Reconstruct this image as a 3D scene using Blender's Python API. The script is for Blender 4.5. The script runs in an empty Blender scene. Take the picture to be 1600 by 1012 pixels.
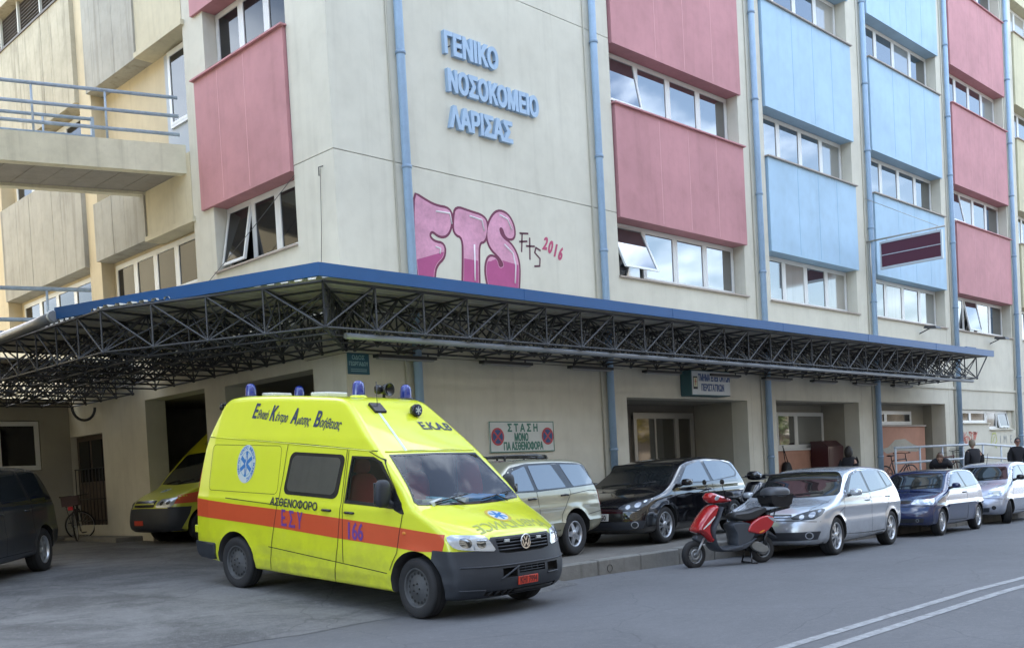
import bpy, bmesh, math, random
import numpy as np
from mathutils import Vector, Matrix
from mathutils.geometry import delaunay_2d_cdt
random.seed(7); RNG = np.random.default_rng(11)
S = bpy.context.scene
COL = S.collection
# ---------------------------------------------------------------- camera
F_PX = 1597.53
cam = bpy.data.cameras.new('camera'); camo = bpy.data.objects.new('camera', cam); COL.objects.link(camo)
cam.sensor_width = 36; cam.lens = F_PX / 1600 * 36; cam.sensor_fit = 'HORIZONTAL'
cam.shift_x = (800 - 803.9) / 1600; cam.shift_y = (790.29 - 506) / 1600
cam.clip_end = 2000; cam.clip_start = .1
CAM = Vector((-9.81, -13.45, 1.5))
_y, _p, _r = .78497116, -.02905899, -.0534045
_d = Vector((math.cos(_y) * math.cos(_p), math.sin(_y) * math.cos(_p), math.sin(_p)))
_rt = Vector((math.sin(_y), -math.cos(_y), 0)); _up = _rt.cross(_d)
_r2 = math.cos(_r) * _rt + math.sin(_r) * _up; _u2 = -math.sin(_r) * _rt + math.cos(_r) * _up
camo.matrix_world = Matrix(((_r2.x, _u2.x, -_d.x, CAM.x), (_r2.y, _u2.y, -_d.y, CAM.y), (_r2.z, _u2.z, -_d.z, CAM.z), (0, 0, 0, 1)))
S.camera = camo
# ---------------------------------------------------------------- world, sun, exposure
SUN_EL, SUN_AZ = math.radians(34), math.radians(62)      # sun stands behind the hospital: street and fronts in shade
w = bpy.data.worlds.new('World'); S.world = w; w.use_nodes = True
nt = w.node_tree; nt.nodes.clear()
sky = nt.nodes.new('ShaderNodeTexSky'); sky.sky_type = 'NISHITA'; sky.sun_disc = False
sky.sun_elevation = SUN_EL; sky.sun_rotation = math.pi / 2 - SUN_AZ
sky.air_density = 1.0; sky.dust_density = 2.0; sky.ozone_density = 1.0
tc = nt.nodes.new('ShaderNodeTexCoord'); mp = nt.nodes.new('ShaderNodeMapping'); mp.inputs['Scale'].default_value = (1.6, 1.6, 4.0)
nz = nt.nodes.new('ShaderNodeTexNoise'); nz.inputs['Scale'].default_value = 1.7; nz.inputs['Detail'].default_value = 7; nz.inputs['Roughness'].default_value = .58
cr = nt.nodes.new('ShaderNodeValToRGB'); cr.color_ramp.elements[0].position = .47; cr.color_ramp.elements[1].position = .62
cr.color_ramp.elements[1].color = (.88, .88, .88, 1)
mx = nt.nodes.new('ShaderNodeMixRGB'); mx.inputs['Color2'].default_value = (9.3, 10.5, 12.1, 1)
bg = nt.nodes.new('ShaderNodeBackground'); bg.inputs['Strength'].default_value = .15
wo = nt.nodes.new('ShaderNodeOutputWorld')
L = nt.links.new
L(tc.outputs['Generated'], mp.inputs['Vector']); L(mp.outputs['Vector'], nz.inputs['Vector']); L(nz.outputs['Fac'], cr.inputs['Fac'])
L(cr.outputs['Color'], mx.inputs['Fac']); L(sky.outputs['Color'], mx.inputs['Color1']); L(mx.outputs['Color'], bg.inputs['Color']); L(bg.outputs['Background'], wo.inputs['Surface'])
sun = bpy.data.lights.new('sun', 'SUN'); sun.energy = 3.0; sun.angle = math.radians(.5); sun.color = (1, .93, .82)
suno = bpy.data.objects.new('sun', sun); COL.objects.link(suno)
_sd = Vector((math.cos(SUN_EL) * math.cos(SUN_AZ), math.cos(SUN_EL) * math.sin(SUN_AZ), math.sin(SUN_EL)))
suno.rotation_euler = _sd.to_track_quat('Z', 'Y').to_euler(); suno.location = (20, 40, 40)
S.view_settings.view_transform = 'Standard'; S.view_settings.look = 'None'; S.view_settings.gamma = 1
S.view_settings.use_curve_mapping = False; S.view_settings.exposure = 2.0
S.render.resolution_x = 1024; S.render.resolution_y = 647; S.render.engine = 'CYCLES'
S.cycles.max_bounces = 6; S.cycles.diffuse_bounces = 3; S.cycles.glossy_bounces = 3; S.cycles.transparent_max_bounces = 8

# ---------------------------------------------------------------- materials
MATS = {}
def mat(name, col, rough=.6, metal=0., var=.0, vscale=3., bump=0., bscale=40., spec=.5, ior=1.5, coat=0., streak=0., alpha=None, dirt=None, emis=None):
    """principled material; var = patchy colour change, streak = vertical rain streaks, bump = fine relief"""
    if name in MATS: return MATS[name]
    m = bpy.data.materials.new(name); m.use_nodes = True; MATS[name] = m
    n = m.node_tree.nodes; l = m.node_tree.links.new; b = n['Principled BSDF']
    b.inputs['Base Color'].default_value = (*col, 1); b.inputs['Roughness'].default_value = rough; b.inputs['Metallic'].default_value = metal
    b.inputs['Specular IOR Level'].default_value = spec; b.inputs['IOR'].default_value = ior
    b.inputs['Coat Weight'].default_value = coat; b.inputs['Coat Roughness'].default_value = .04
    tcn = n.new('ShaderNodeTexCoord'); src = None
    def noise(scale, detail=5, vec=None, rough_=.6, dist=0.):
        t = n.new('ShaderNodeTexNoise'); t.inputs['Scale'].default_value = scale; t.inputs['Detail'].default_value = detail; t.inputs['Roughness'].default_value = rough_; t.inputs['Distortion'].default_value = dist
        l(vec if vec else tcn.outputs['Object'], t.inputs['Vector']); return t.outputs['Fac']
    def ramp(f, a, b_, lo=0., hi=1.):
        r = n.new('ShaderNodeMapRange'); r.inputs['From Min'].default_value = a; r.inputs['From Max'].default_value = b_; r.inputs['To Min'].default_value = lo; r.inputs['To Max'].default_value = hi; l(f, r.inputs['Value']); return r.outputs['Result']
    def mul(fac, a, colb):
        x = n.new('ShaderNodeMixRGB'); x.blend_type = 'MULTIPLY'; l(fac, x.inputs['Fac'])
        if a is None: x.inputs['Color1'].default_value = (*col, 1)
        else: l(a, x.inputs['Color1'])
        x.inputs['Color2'].default_value = (*colb, 1); return x.outputs['Color']
    if var > 0:
        src = mul(ramp(noise(vscale), .38, .72, 0, var), src, (.45, .44, .42))
        src = mul(ramp(noise(vscale * 5.3, 6), .45, .75, 0, var * .6), src, (.55, .53, .5))
    if streak > 0:
        mpn = n.new('ShaderNodeMapping'); mpn.inputs['Scale'].default_value = (3.1, 3.1, .16); l(tcn.outputs['Object'], mpn.inputs['Vector'])
        src = mul(ramp(noise(1.6, 9, mpn.outputs['Vector'], .62, .4), .52, .78, 0, streak), src, (.33, .31, .28))
    if dirt is not None:          # (z0, z1, amount, colour): road dirt on the lower part of an object, in object space
        sp = n.new('ShaderNodeSeparateXYZ'); l(tcn.outputs['Object'], sp.inputs['Vector'])
        a = ramp(sp.outputs['Z'], dirt[0], dirt[1], dirt[2], 0)
        mm = n.new('ShaderNodeMath'); mm.operation = 'MULTIPLY'; l(a, mm.inputs[0]); l(ramp(noise(4.5, 8, None, .7), .35, .65), mm.inputs[1])
        x = n.new('ShaderNodeMixRGB'); l(mm.outputs[0], x.inputs['Fac'])
        if src is None: x.inputs['Color1'].default_value = (*col, 1)
        else: l(src, x.inputs['Color1'])
        x.inputs['Color2'].default_value = (*dirt[3], 1); src = x.outputs['Color']
    if src is not None: l(src, b.inputs['Base Color'])
    if bump > 0:
        bp = n.new('ShaderNodeBump'); bp.inputs['Strength'].default_value = bump; bp.inputs['Distance'].default_value = .01
        l(noise(bscale, 6), bp.inputs['Height']); l(bp.outputs['Normal'], b.inputs['Normal'])
    if alpha is not None:
        b.inputs['Alpha'].default_value = alpha
    if emis: b.inputs['Emission Color'].default_value = (*emis[:3], 1); b.inputs['Emission Strength'].default_value = emis[3]
    return m

# ---------------------------------------------------------------- mesh building
class MB:
    def __init__(s): s.v = []; s.f = []; s.m = []; s.sm = []
    def add(s, vs, fs, mi=0, smooth=False):
        o = len(s.v); s.v.extend([tuple(map(float, v)) for v in vs])
        for f in fs: s.f.append(tuple(int(i) + o for i in f)); s.m.append(mi); s.sm.append(smooth)
        return s
    def box(s, x0, x1, y0, y1, z0, z1, mi=0, bev=0.):
        if bev > 0:
            b = bev; X = (x0, x0 + b, x1 - b, x1)
            vs = []; idx = {}
            for i, sx in enumerate((x0, x1)):
                for j, sy in enumerate((y0, y1)):
                    for k, sz in enumerate((z0, z1)):
                        dx = b if i == 0 else -b; dy = b if j == 0 else -b; dz = b if k == 0 else -b
                        idx[(i, j, k, 0)] = len(vs); vs.append((sx, sy + dy, sz + dz))
                        idx[(i, j, k, 1)] = len(vs); vs.append((sx + dx, sy, sz + dz))
                        idx[(i, j, k, 2)] = len(vs); vs.append((sx + dx, sy + dy, sz))
            g = idx; fs = []
            for i in (0, 1): fs.append([g[(i, 0, 0, 0)], g[(i, 1, 0, 0)], g[(i, 1, 1, 0)], g[(i, 0, 1, 0)]][::(1 if i else -1)])
            for j in (0, 1): fs.append([g[(0, j, 0, 1)], g[(1, j, 0, 1)], g[(1, j, 1, 1)], g[(0, j, 1, 1)]][::(-1 if j else 1)])
            for k in (0, 1): fs.append([g[(0, 0, k, 2)], g[(1, 0, k, 2)], g[(1, 1, k, 2)], g[(0, 1, k, 2)]][::(1 if k else -1)])
            for i in (0, 1):
                for j in (0, 1): fs.append([g[(i, j, 0, 0)], g[(i, j, 1, 0)], g[(i, j, 1, 1)], g[(i, j, 0, 1)]])
                for k in (0, 1): fs.append([g[(i, 0, k, 0)], g[(i, 1, k, 0)], g[(i, 1, k, 2)], g[(i, 0, k, 2)]])
            for j in (0, 1):
                for k in (0, 1): fs.append([g[(0, j, k, 1)], g[(1, j, k, 1)], g[(1, j, k, 2)], g[(0, j, k, 2)]])
            for i in (0, 1):
                for j in (0, 1):
                    for k in (0, 1): fs.append([g[(i, j, k, 0)], g[(i, j, k, 1)], g[(i, j, k, 2)]])
            return s.add(vs, fs, mi)
        vs = [(x, y, z) for z in (z0, z1) for y in (y0, y1) for x in (x0, x1)]
        return s.add(vs, [(0, 2, 3, 1), (4, 5, 7, 6), (0, 1, 5, 4), (2, 6, 7, 3), (0, 4, 6, 2), (1, 3, 7, 5)], mi)
    def hexa(s, p, mi=0):   # 8 points: bottom 4 then top 4
        return s.add(p, [(3, 2, 1, 0), (4, 5, 6, 7), (0, 1, 5, 4), (1, 2, 6, 5), (2, 3, 7, 6), (3, 0, 4, 7)], mi)
    def tube(s, pts, r, n=8, mi=0, caps=True, smooth=True):
        pts = [Vector(p) for p in pts]; k = len(pts); rs = r if isinstance(r, (list, tuple)) else [r] * k
        vs = []; prev = None
        for i, p in enumerate(pts):
            t = (pts[min(i + 1, k - 1)] - pts[max(i - 1, 0)]).normalized()
            if prev is None:
                a = Vector((0, 0, 1)) if abs(t.z) < .9 else Vector((1, 0, 0)); u = t.cross(a).normalized()
            else: u = (prev - t * prev.dot(t)).normalized()
            prev = u; v = t.cross(u)
            for j in range(n):
                an = 2 * math.pi * j / n; vs.append(p + (u * math.cos(an) + v * math.sin(an)) * rs[i])
        fs = [(i * n + j, i * n + (j + 1) % n, (i + 1) * n + (j + 1) % n, (i + 1) * n + j) for i in range(k - 1) for j in range(n)]
        s.add(vs, fs, mi, smooth)
        if caps:
            o = len(s.v) - k * n
            s.f.append(tuple(o + j for j in range(n))[::-1]); s.m.append(mi); s.sm.append(False)
            s.f.append(tuple(o + (k - 1) * n + j for j in range(n))); s.m.append(mi); s.sm.append(False)
        return s
    def lathe(s, prof, c=(0, 0, 0), ax='Y', n=32, mi=0, smooth=True):
        """prof: (radius, axial) points; axis through c"""
        vs = []
        for j in range(n):
            a = 2 * math.pi * j / n
            for r, h in prof:
                p = (r * math.cos(a), h, r * math.sin(a)) if ax == 'Y' else ((r * math.cos(a), r * math.sin(a), h) if ax == 'Z' else (h, r * math.cos(a), r * math.sin(a)))
                vs.append((p[0] + c[0], p[1] + c[1], p[2] + c[2]))
        k = len(prof)
        fs = [(j * k + i, j * k + i + 1, ((j + 1) % n) * k + i + 1, ((j + 1) % n) * k + i) for j in range(n) for i in range(k - 1)]
        return s.add(vs, fs, mi, smooth)
    def prism(s, poly, h0, h1, fn=lambda a, b, h: (a, b, h), mi=0):
        n = len(poly); vs = [fn(a, b, h0) for a, b in poly] + [fn(a, b, h1) for a, b in poly]
        fs = [tuple(range(n))[::-1], tuple(range(n, 2 * n))] + [(i, (i + 1) % n, n + (i + 1) % n, n + i) for i in range(n)]
        return s.add(vs, fs, mi)
    def merge(s, o, fn=None):
        b = len(s.v); s.v.extend([tuple(fn(v)) if fn else v for v in o.v]); s.f.extend([tuple(i + b for i in f) for f in o.f]); s.m.extend(o.m); s.sm.extend(o.sm); return s
    def mesh(s, name, mats, fix=True):
        me = bpy.data.meshes.new(name); me.from_pydata(s.v, [], s.f)
        for m in (mats if isinstance(mats, (list, tuple)) else [mats]): me.materials.append(m)
        me.polygons.foreach_set('material_index', s.m); me.polygons.foreach_set('use_smooth', s.sm)
        if fix:
            bm = bmesh.new(); bm.from_mesh(me); bmesh.ops.recalc_face_normals(bm, faces=bm.faces); bm.to_mesh(me); bm.free()
        me.update(); return me
def link(name, me, parent=None, loc=None, kind=None):
    o = bpy.data.objects.new(name, me); COL.objects.link(o)
    if parent: o.parent = parent
    if loc is not None: o.location = loc
    if kind: o['kind'] = kind
    return o
def wpart(name, mb, mats, parent, label=None, fix=True):
    """part whose vertices are given in world coordinates; parent chain is unrotated"""
    o = link(name, mb.mesh(name, mats, fix), parent)
    off = Vector((0, 0, 0)); p = parent
    while p: off += p.location; p = p.parent
    o.location = -off
    if label: o['label'] = label
    return o
def part(name, mb, mats, parent, label=None, fix=True):
    o = link(name, mb.mesh(name, mats, fix), parent)
    if label: o['label'] = label
    return o
def thing(name, label, cat, loc=(0, 0, 0), rz=0., group=None):
    o = bpy.data.objects.new(name, None); COL.objects.link(o); o.location = loc; o.rotation_euler = (0, 0, rz); o.empty_display_size = .2
    o['label'] = label; o['category'] = cat
    if group: o['group'] = group
    return o
def tag(o, label, cat, group=None):
    o['label'] = label; o['category'] = cat
    if group: o['group'] = group
    return o
def struct(name, mb, mats, kind='structure'):
    o = link(name, mb.mesh(name, mats)); o['kind'] = kind; return o
_TG = {}
def text_geo(txt, size=1., bold=0., shear=0., sx=1., align='CENTER', res=3):
    """lettering as clean triangles: glyph contours triangulated with the non-zero rule; bold moves the contours outwards"""
    key = (txt, size, bold, shear, sx, align, res)
    if key in _TG: return _TG[key]
    c = bpy.data.curves.new('txt', 'FONT'); c.body = txt; c.size = size; c.shear = shear; c.align_x = align; c.resolution_u = res; c.fill_mode = 'NONE'
    o = bpy.data.objects.new('txt', c); COL.objects.link(o)
    dg = bpy.context.evaluated_depsgraph_get(); me = o.evaluated_get(dg).to_mesh()
    V = [(v.co.x * sx, v.co.y) for v in me.vertices]; nb = {}
    for e in me.edges: a, b = e.vertices; nb.setdefault(a, []).append(b); nb.setdefault(b, []).append(a)
    o.evaluated_get(dg).to_mesh_clear(); bpy.data.objects.remove(o); bpy.data.curves.remove(c)
    seen = set(); loops = []
    for v0 in sorted(nb):
        if v0 in seen: continue
        lp = [v0]; seen.add(v0); cur = max(nb[v0]) if len(nb[v0]) > 1 and min(nb[v0]) == v0 + 1 and False else min(nb[v0], key=lambda q: (q != v0 + 1, q))
        while cur not in seen:
            lp.append(cur); seen.add(cur); n = [q for q in nb[cur] if q not in seen]
            if not n: break
            cur = n[0]
        P = [V[i] for i in lp]; Q = [P[0]]
        for p in P[1:]:
            if math.hypot(p[0] - Q[-1][0], p[1] - Q[-1][1]) > 1e-6: Q.append(p)
        if len(Q) > 2: loops.append(Q)
    if not loops: return [], []
    area = lambda P: sum(P[i][0] * P[(i + 1) % len(P)][1] - P[(i + 1) % len(P)][0] * P[i][1] for i in range(len(P))) / 2
    def sgn(P):      # winding of the glyph a contour belongs to: that of the biggest contour sharing its x range
        a, b = min(p[0] for p in P), max(p[0] for p in P); best = P
        for R in loops:
            c0, d0 = min(p[0] for p in R), max(p[0] for p in R)
            if min(b, d0) - max(a, c0) > .5 * min(b - a, d0 - c0) and abs(area(R)) > abs(area(best)): best = R
        return 1 if area(best) > 0 else -1
    if bold:
        out = []
        for P in loops:
            n = len(P); Q = []; s0 = sgn(P)
            for i in range(n):
                a, b, d = Vector(P[i - 1]), Vector(P[i]), Vector(P[(i + 1) % n]); e1 = (b - a).normalized(); e2 = (d - b).normalized()
                n1 = Vector((e1.y, -e1.x)) * s0; n2 = Vector((e2.y, -e2.x)) * s0; m = n1 + n2; k = m.dot(n1)
                m = m / k if k > .35 else n1; q = b + m * bold; Q.append((q.x, q.y))
            out.append(Q)
        loops = out
    pts = []; eds = []
    for P in loops:
        o_ = len(pts); pts += [Vector(p) for p in P]; eds += [(o_ + i, o_ + (i + 1) % len(P)) for i in range(len(P))]
    r = delaunay_2d_cdt(pts, eds, [], 0, 1e-6); W = [(v.x, v.y) for v in r[0]]; T = [tuple(f) for f in r[2]]
    C_ = np.array([[(W[a][0] + W[b][0] + W[d][0]) / 3, (W[a][1] + W[b][1] + W[d][1]) / 3] for a, b, d in T]); wn = np.zeros(len(T))
    for P in loops:
        for i in range(len(P)):
            (x0, y0), (x1, y1) = P[i], P[(i + 1) % len(P)]
            if y0 == y1: continue
            up = (y0 <= C_[:, 1]) & (y1 > C_[:, 1]); dn = (y1 <= C_[:, 1]) & (y0 > C_[:, 1]); xc = x0 + (C_[:, 1] - y0) * (x1 - x0) / (y1 - y0); rt = C_[:, 0] < xc
            wn += (up & rt) * 1 - (dn & rt) * 1
    F = [t for t, q in zip(T, wn) if abs(q) > .5]
    us = sorted({i for f in F for i in f}); mp_ = {v: k for k, v in enumerate(us)}
    _TG[key] = ([W[i] for i in us], [tuple(mp_[i] for i in f) for f in F]); return _TG[key]
def text_mb(mb, txt, size, fn, bold=0., shear=0., sx=1., align='CENTER', depth=0., mi=0, res=3):
    """fn(a, b, h) -> xyz ; a flat (or extruded by depth) lettering"""
    vs, fs = text_geo(txt, size, bold, shear, sx, align, res)
    if not vs: return mb
    if depth <= 0: return mb.add([fn(a, b, 0) for a, b in vs], fs, mi)
    n = len(vs); cnt = {}
    for f in fs:
        for i in range(len(f)):
            e = (f[i], f[(i + 1) % len(f)]); cnt[e] = cnt.get(e, 0) + 1
    bd = [e for e in cnt if (e[1], e[0]) not in cnt]
    mb.add([fn(a, b, depth) for a, b in vs] + [fn(a, b, 0) for a, b in vs], list(fs) + [(b_, a_, a_ + n, b_ + n) for a_, b_ in bd], mi)
    return mb
# ---------------------------------------------------------------- palette
M_plaster = mat('plaster', (.66, .635, .535), .9, var=.26, vscale=.55, bump=.25, bscale=60, streak=.16)
M_plaster_low = mat('plaster_low', (.50, .47, .37), .9, var=.3, vscale=.9, bump=.25, bscale=60, streak=.5)
M_plaster_y = mat('cream_plaster', (.62, .56, .40), .9, var=.25, vscale=.9, bump=.2, streak=.25)
M_groove = mat('groove', (.16, .15, .12), .95)
M_yellow_wall = mat('yellow_plaster', (.64, .545, .37), .9, var=.22, vscale=.8, bump=.2, streak=.2)
M_conc = mat('raw_concrete', (.43, .41, .35), .92, var=.35, vscale=1.2, bump=.4, bscale=25, streak=.6)
M_conc2 = mat('stained_concrete', (.52, .47, .35), .92, var=.4, vscale=1.6, bump=.5, bscale=25, streak=.95)
M_pink = mat('pink_panel', (.54, .255, .27), .75, var=.34, vscale=.7, bump=.15, streak=.18)
M_pinkjoint = mat('pink_joint', (.66, .36, .37), .8)
M_blue = mat('blue_panel', (.40, .58, .74), .7, var=.26, vscale=.6, bump=.15, streak=.12)
M_bluejoint = mat('blue_joint', (.25, .44, .6), .8)
M_cream = mat('cream_panel', (.60, .56, .38), .8, var=.2, vscale=1.2, bump=.12, streak=.3)
M_creamjoint = mat('cream_joint', (.5, .46, .32), .8)
M_pvc = mat('white_pvc', (.72, .73, .71), .35, var=.1, vscale=5)
M_glass = mat('window_glass', (.018, .022, .026), .03, spec=1., ior=2.3, bump=.035, bscale=1.6)
M_glass_blind = mat('window_glass_blind', (.20, .21, .20), .05, spec=1., ior=2.1, bump=.035, bscale=1.6)
M_glass_pale = mat('window_glass_curtain', (.36, .35, .31), .06, spec=1., ior=2.0, bump=.035, bscale=1.6, streak=.5)
M_glass2 = mat('window_glass_dark', (.012, .013, .015), .05, spec=.5, ior=1.45)
M_sill = mat('sill_stone', (.42, .36, .31), .8, var=.2)
M_pipe = mat('blue_pipe', (.33, .47, .64), .45, var=.2, vscale=4, streak=.2)
M_pipering = mat('pipe_ring', (.22, .31, .42), .5)
M_salmon = mat('salmon_plaster', (.50, .27, .19), .9, var=.3, vscale=1.3, bump=.2)
M_recess_shade = mat('shaded_recess', (.17, .155, .13), .9, var=.2, vscale=1)  # recess back wall: the shade in there is put into the colour
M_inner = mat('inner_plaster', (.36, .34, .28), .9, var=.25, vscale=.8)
M_alu = mat('aluminium', (.42, .41, .38), .4, metal=.6)
M_blackmetal = mat('black_metal', (.03, .03, .03), .5)
M_cream_pipe = mat('cream_conduit', (.5, .48, .4), .6)
# ---------------------------------------------------------------- the hospital
HB = thing('hospital_building', 'large cream hospital block with pink and light blue panels under its strip windows', 'building', (0, 0, 0))
ZS = [(5.57, 6.78), (9.15, 10.37), (13.05, 14.28), (16.95, 18.15)]                 # window rows
ZP = [(6.78, 9.12), (10.37, 13.02), (14.28, 16.92), (18.15, 20.7)]                 # panel rows
BX = [(7.12, 11.98), (13.12, 17.78), (18.95, 23.9), (24.93, 29.8), (30.95, 35.8)]
BC = [(M_pink, M_pinkjoint, 'pink'), (M_blue, M_bluejoint, 'light blue'), (M_blue, M_bluejoint, 'light blue'), (M_pink, M_pinkjoint, 'pink'), (M_cream, M_creamjoint, 'cream')]
TOP = 21.0
wall = MB()
def gwall(mb, a0, a1, cuts, fn_axis):
    """solid wall from a0..a1 with horizontal grooves at the heights in cuts: stacked blocks, 14 mm apart, with a recessed backing"""
    zs = [-.8] + list(cuts) + [TOP]
    for z0, z1 in zip(zs[:-1], zs[1:]):
        b0 = z0 + (.007 if z0 > 0 else 0); b1 = z1 - (.007 if z1 < TOP else 0)
        fn_axis(mb, a0, a1, 0, .03, b0, b1, 0)
    fn_axis(mb, a0 + .03, a1, .03, .5, -.8, TOP, 1)
def axX(mb, a0, a1, d0, d1, z0, z1, mi=0): mb.box(a0, a1, d0, d1, z0, z1, mi)
def axY(mb, a0, a1, d0, d1, z0, z1, mi=0): mb.box(d0, d1, a0, a1, z0, z1, mi)
# blank end piece of the street front and the piers between the bays
gwall(wall, 0, 7.12, [3.62, 6.87, 10.46, 14.1, 17.8], axX)
for x0, x1 in zip([b[1] for b in BX], [b[0] for b in BX][1:] + [37.0]): wall.box(x0, x1, 0, .5, -.8, TOP)
OPN = [(7.15, 11.8, 3.03), (13.07, 17.58, 3.06), (18.92, 23.57, 3.09)]
for i, (x0, x1) in enumerate(BX):       # wall strip under the first windows
    zb = OPN[i][2] if i < 3 else -.8
    if i == 3:
        wall.box(x0, x1, .004, .45, 2.93, 5.53); wall.box(x0, 27.3, .004, .45, -.8, 2.45); wall.box(27.3, x1, .004, .45, -.8, 2.22)
    elif i < 3:
        wall.box(x0, x1, .004, .45, zb, 5.53); wall.box(x0, OPN[i][0], .004, .45, -.8, zb); wall.box(OPN[i][1], x1, .004, .45, -.8, zb)
    else: wall.box(x0, x1, .004, .45, -.8, 5.53)
    wall.box(x0, x1, .37, .5, 5.53, TOP, 1)       # backing behind windows and panels
    wall.box(x0, x1, 0.002, .37, 20.74, TOP)
wall.box(19, 37, -.03, .002, 3.58, 3.66)
# left front (plane X = 0)
zs = [3.62, 6.87, 10.46, 14.1, 17.8]
zz = [-.8] + zs + [TOP]
for z0, z1 in zip(zz[:-1], zz[1:]): wall.box(0, .03, .03, (.92 if z1 < 3.7 else 1.13), z0 + (.007 if z0 > 0 else 0), z1 - (.007 if z1 < TOP else 0))
wall.box(.03, .5, .5, .92, -.8, TOP, 1)
for z0, z1 in zip(zz[:-1], zz[1:]): pass
wall.box(0, .45, .92, 1.13, 3.5, 3.613); wall.box(.03, .5, .92, 1.13, 3.613, TOP, 1)
wall.box(0, .45, 3.82, 4.58, -.8, TOP)
wall.box(0, .45, .92, 3.82, 3.46, 3.5); wall.box(.004, .45, 1.13, 3.82, 3.5, 5.55)
wall.box(.004, .45, 4.58, 9.3, 3.5, 5.55); wall.box(0, .45, 7.12, 9.3, -.8, 3.5)
wall.box(.37, .5, 1.13, 3.82, 5.55, TOP, 1); wall.box(0.002, .37, 1.13, 3.82, 20.8, TOP)
wall.box(.004, .45, 9.3, 11.1, 2.97, 5.5); wall.box(.004, .45, 11.1, 20, -.8, 5.5); wall.box(.01, .45, 9.3, 11.1, -.8, .9)
wpart('facade_wall', wall, [M_plaster, M_groove], HB)
yw = MB()
yw.box(.34, .5, 4.58, 20, 5.55, TOP)               # recessed yellow walls of the left wing
yw.box(.05, .34, 8.9, 9.5, 5.55, TOP)
yw.box(.0, .34, 14.5, 15.3, 5.55, TOP); yw.box(.01, .34, 15.3, 20, 5.5, 6.8)

wpart('yellow_wall', yw, M_yellow_wall, HB, 'yellow plaster bays of the side wing')
for z0_, z1_ in ((10.36, 14.2), (6.66, 8.0)):
    lip = MB(); lip.box(-.07, .34, 4.50, 6.5, z0_, z0_ + .1); lip.box(-.012, .34, 4.582, 6.5, z0_ + .1, z1_)
    wpart('spandrel_panel', lip, M_plaster_y, HB, 'cream plaster panel of the side wing')
for y0, y1, z0, z1 in [(6.5, 8.9, 10.36, 14.0), (9.5, 14.5, 10.36, 12.83), (6.5, 8.9, 6.7, 7.95), (9.5, 14.5, 6.7, 9.02), (9.5, 14.5, 13.9, 20.9)]:
    cp = MB(); x = y0; rr = random.Random(int(y0 * 10 + z0))
    while x < y1 - .05:
        wd = min(rr.uniform(.42, .62), y1 - x); cp.box(-.05 + rr.uniform(-.004, .004), .34, x + .004, min(x + wd, y1) - .004, z0, z1); x += wd
    cp.box(.0, .33, y0, y1, z0 + .002, z1 - .002)
    wpart('concrete_panel', cp, M_conc2 if (y0 > 9 and z0 > 10) else M_conc, HB, 'board-marked grey concrete panel with rain streaks')
lv = MB()
for k in range(14): lv.hexa([(.30, 9.5, 12.9 + k * .08), (.30, 14.5, 12.9 + k * .08), (.2, 14.5, 12.86 + k * .08), (.2, 9.5, 12.86 + k * .08), (.30, 9.5, 12.915 + k * .08), (.30, 14.5, 12.915 + k * .08), (.2, 14.5, 12.875 + k * .08), (.2, 9.5, 12.875 + k * .08)])
for yy in (10.2, 11.6, 13.0, 14.2): lv.box(.14, .2, yy - .03, yy + .03, 12.84, 13.9, 1)
lv.box(-.08, .2, 9.5, 14.5, 12.83, 12.88, 0)
wpart('louvre', lv, [mat('louvre_brown', (.12, .1, .085), .6), mat('louvre_post', (.6, .58, .5), .5)], HB)

# spandrel panels
def panel(x0, x1, z0, z1, mats, joints, axis='X', lab=None):
    mb = MB(); f = axX if axis == 'X' else axY
    f(mb, x0, x1, -.06, .345, z0, z1, 0)
    for j in joints: f(mb, x0 + (x1 - x0) * j - .009, x0 + (x1 - x0) * j + .009, -.0625, -.0605, z0 + .05, z1 - .05, 1)
    wpart('spandrel_panel', mb, mats, HB, lab)
    sb = MB(); f(sb, x0 - .05, x1 + .05, -.12, .12, z1 + .002, z1 + .032, 0); f(sb, x0, x1, .12, .36, z1 + .002, z1 + .02, 0)
    wpart('window_sill', sb, mats[0] if mats[0] is M_pink else M_sill, HB)
for (x0, x1), (ma, mj, nm) in zip(BX, BC):
    for z0, z1 in ZP: panel(x0 + .05, x1 + .06, z0, z1, [ma, mj], (.31, .54, .76) if nm != 'pink' else (.31, .53, .76), 'X', nm + ' panel between two window rows')
for z0, z1 in ZP: panel(1.15, 4.17, z0, z1 + .05, [M_pink, M_pinkjoint], (.42, .72), 'Y', 'pink panel between two window rows')
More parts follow.
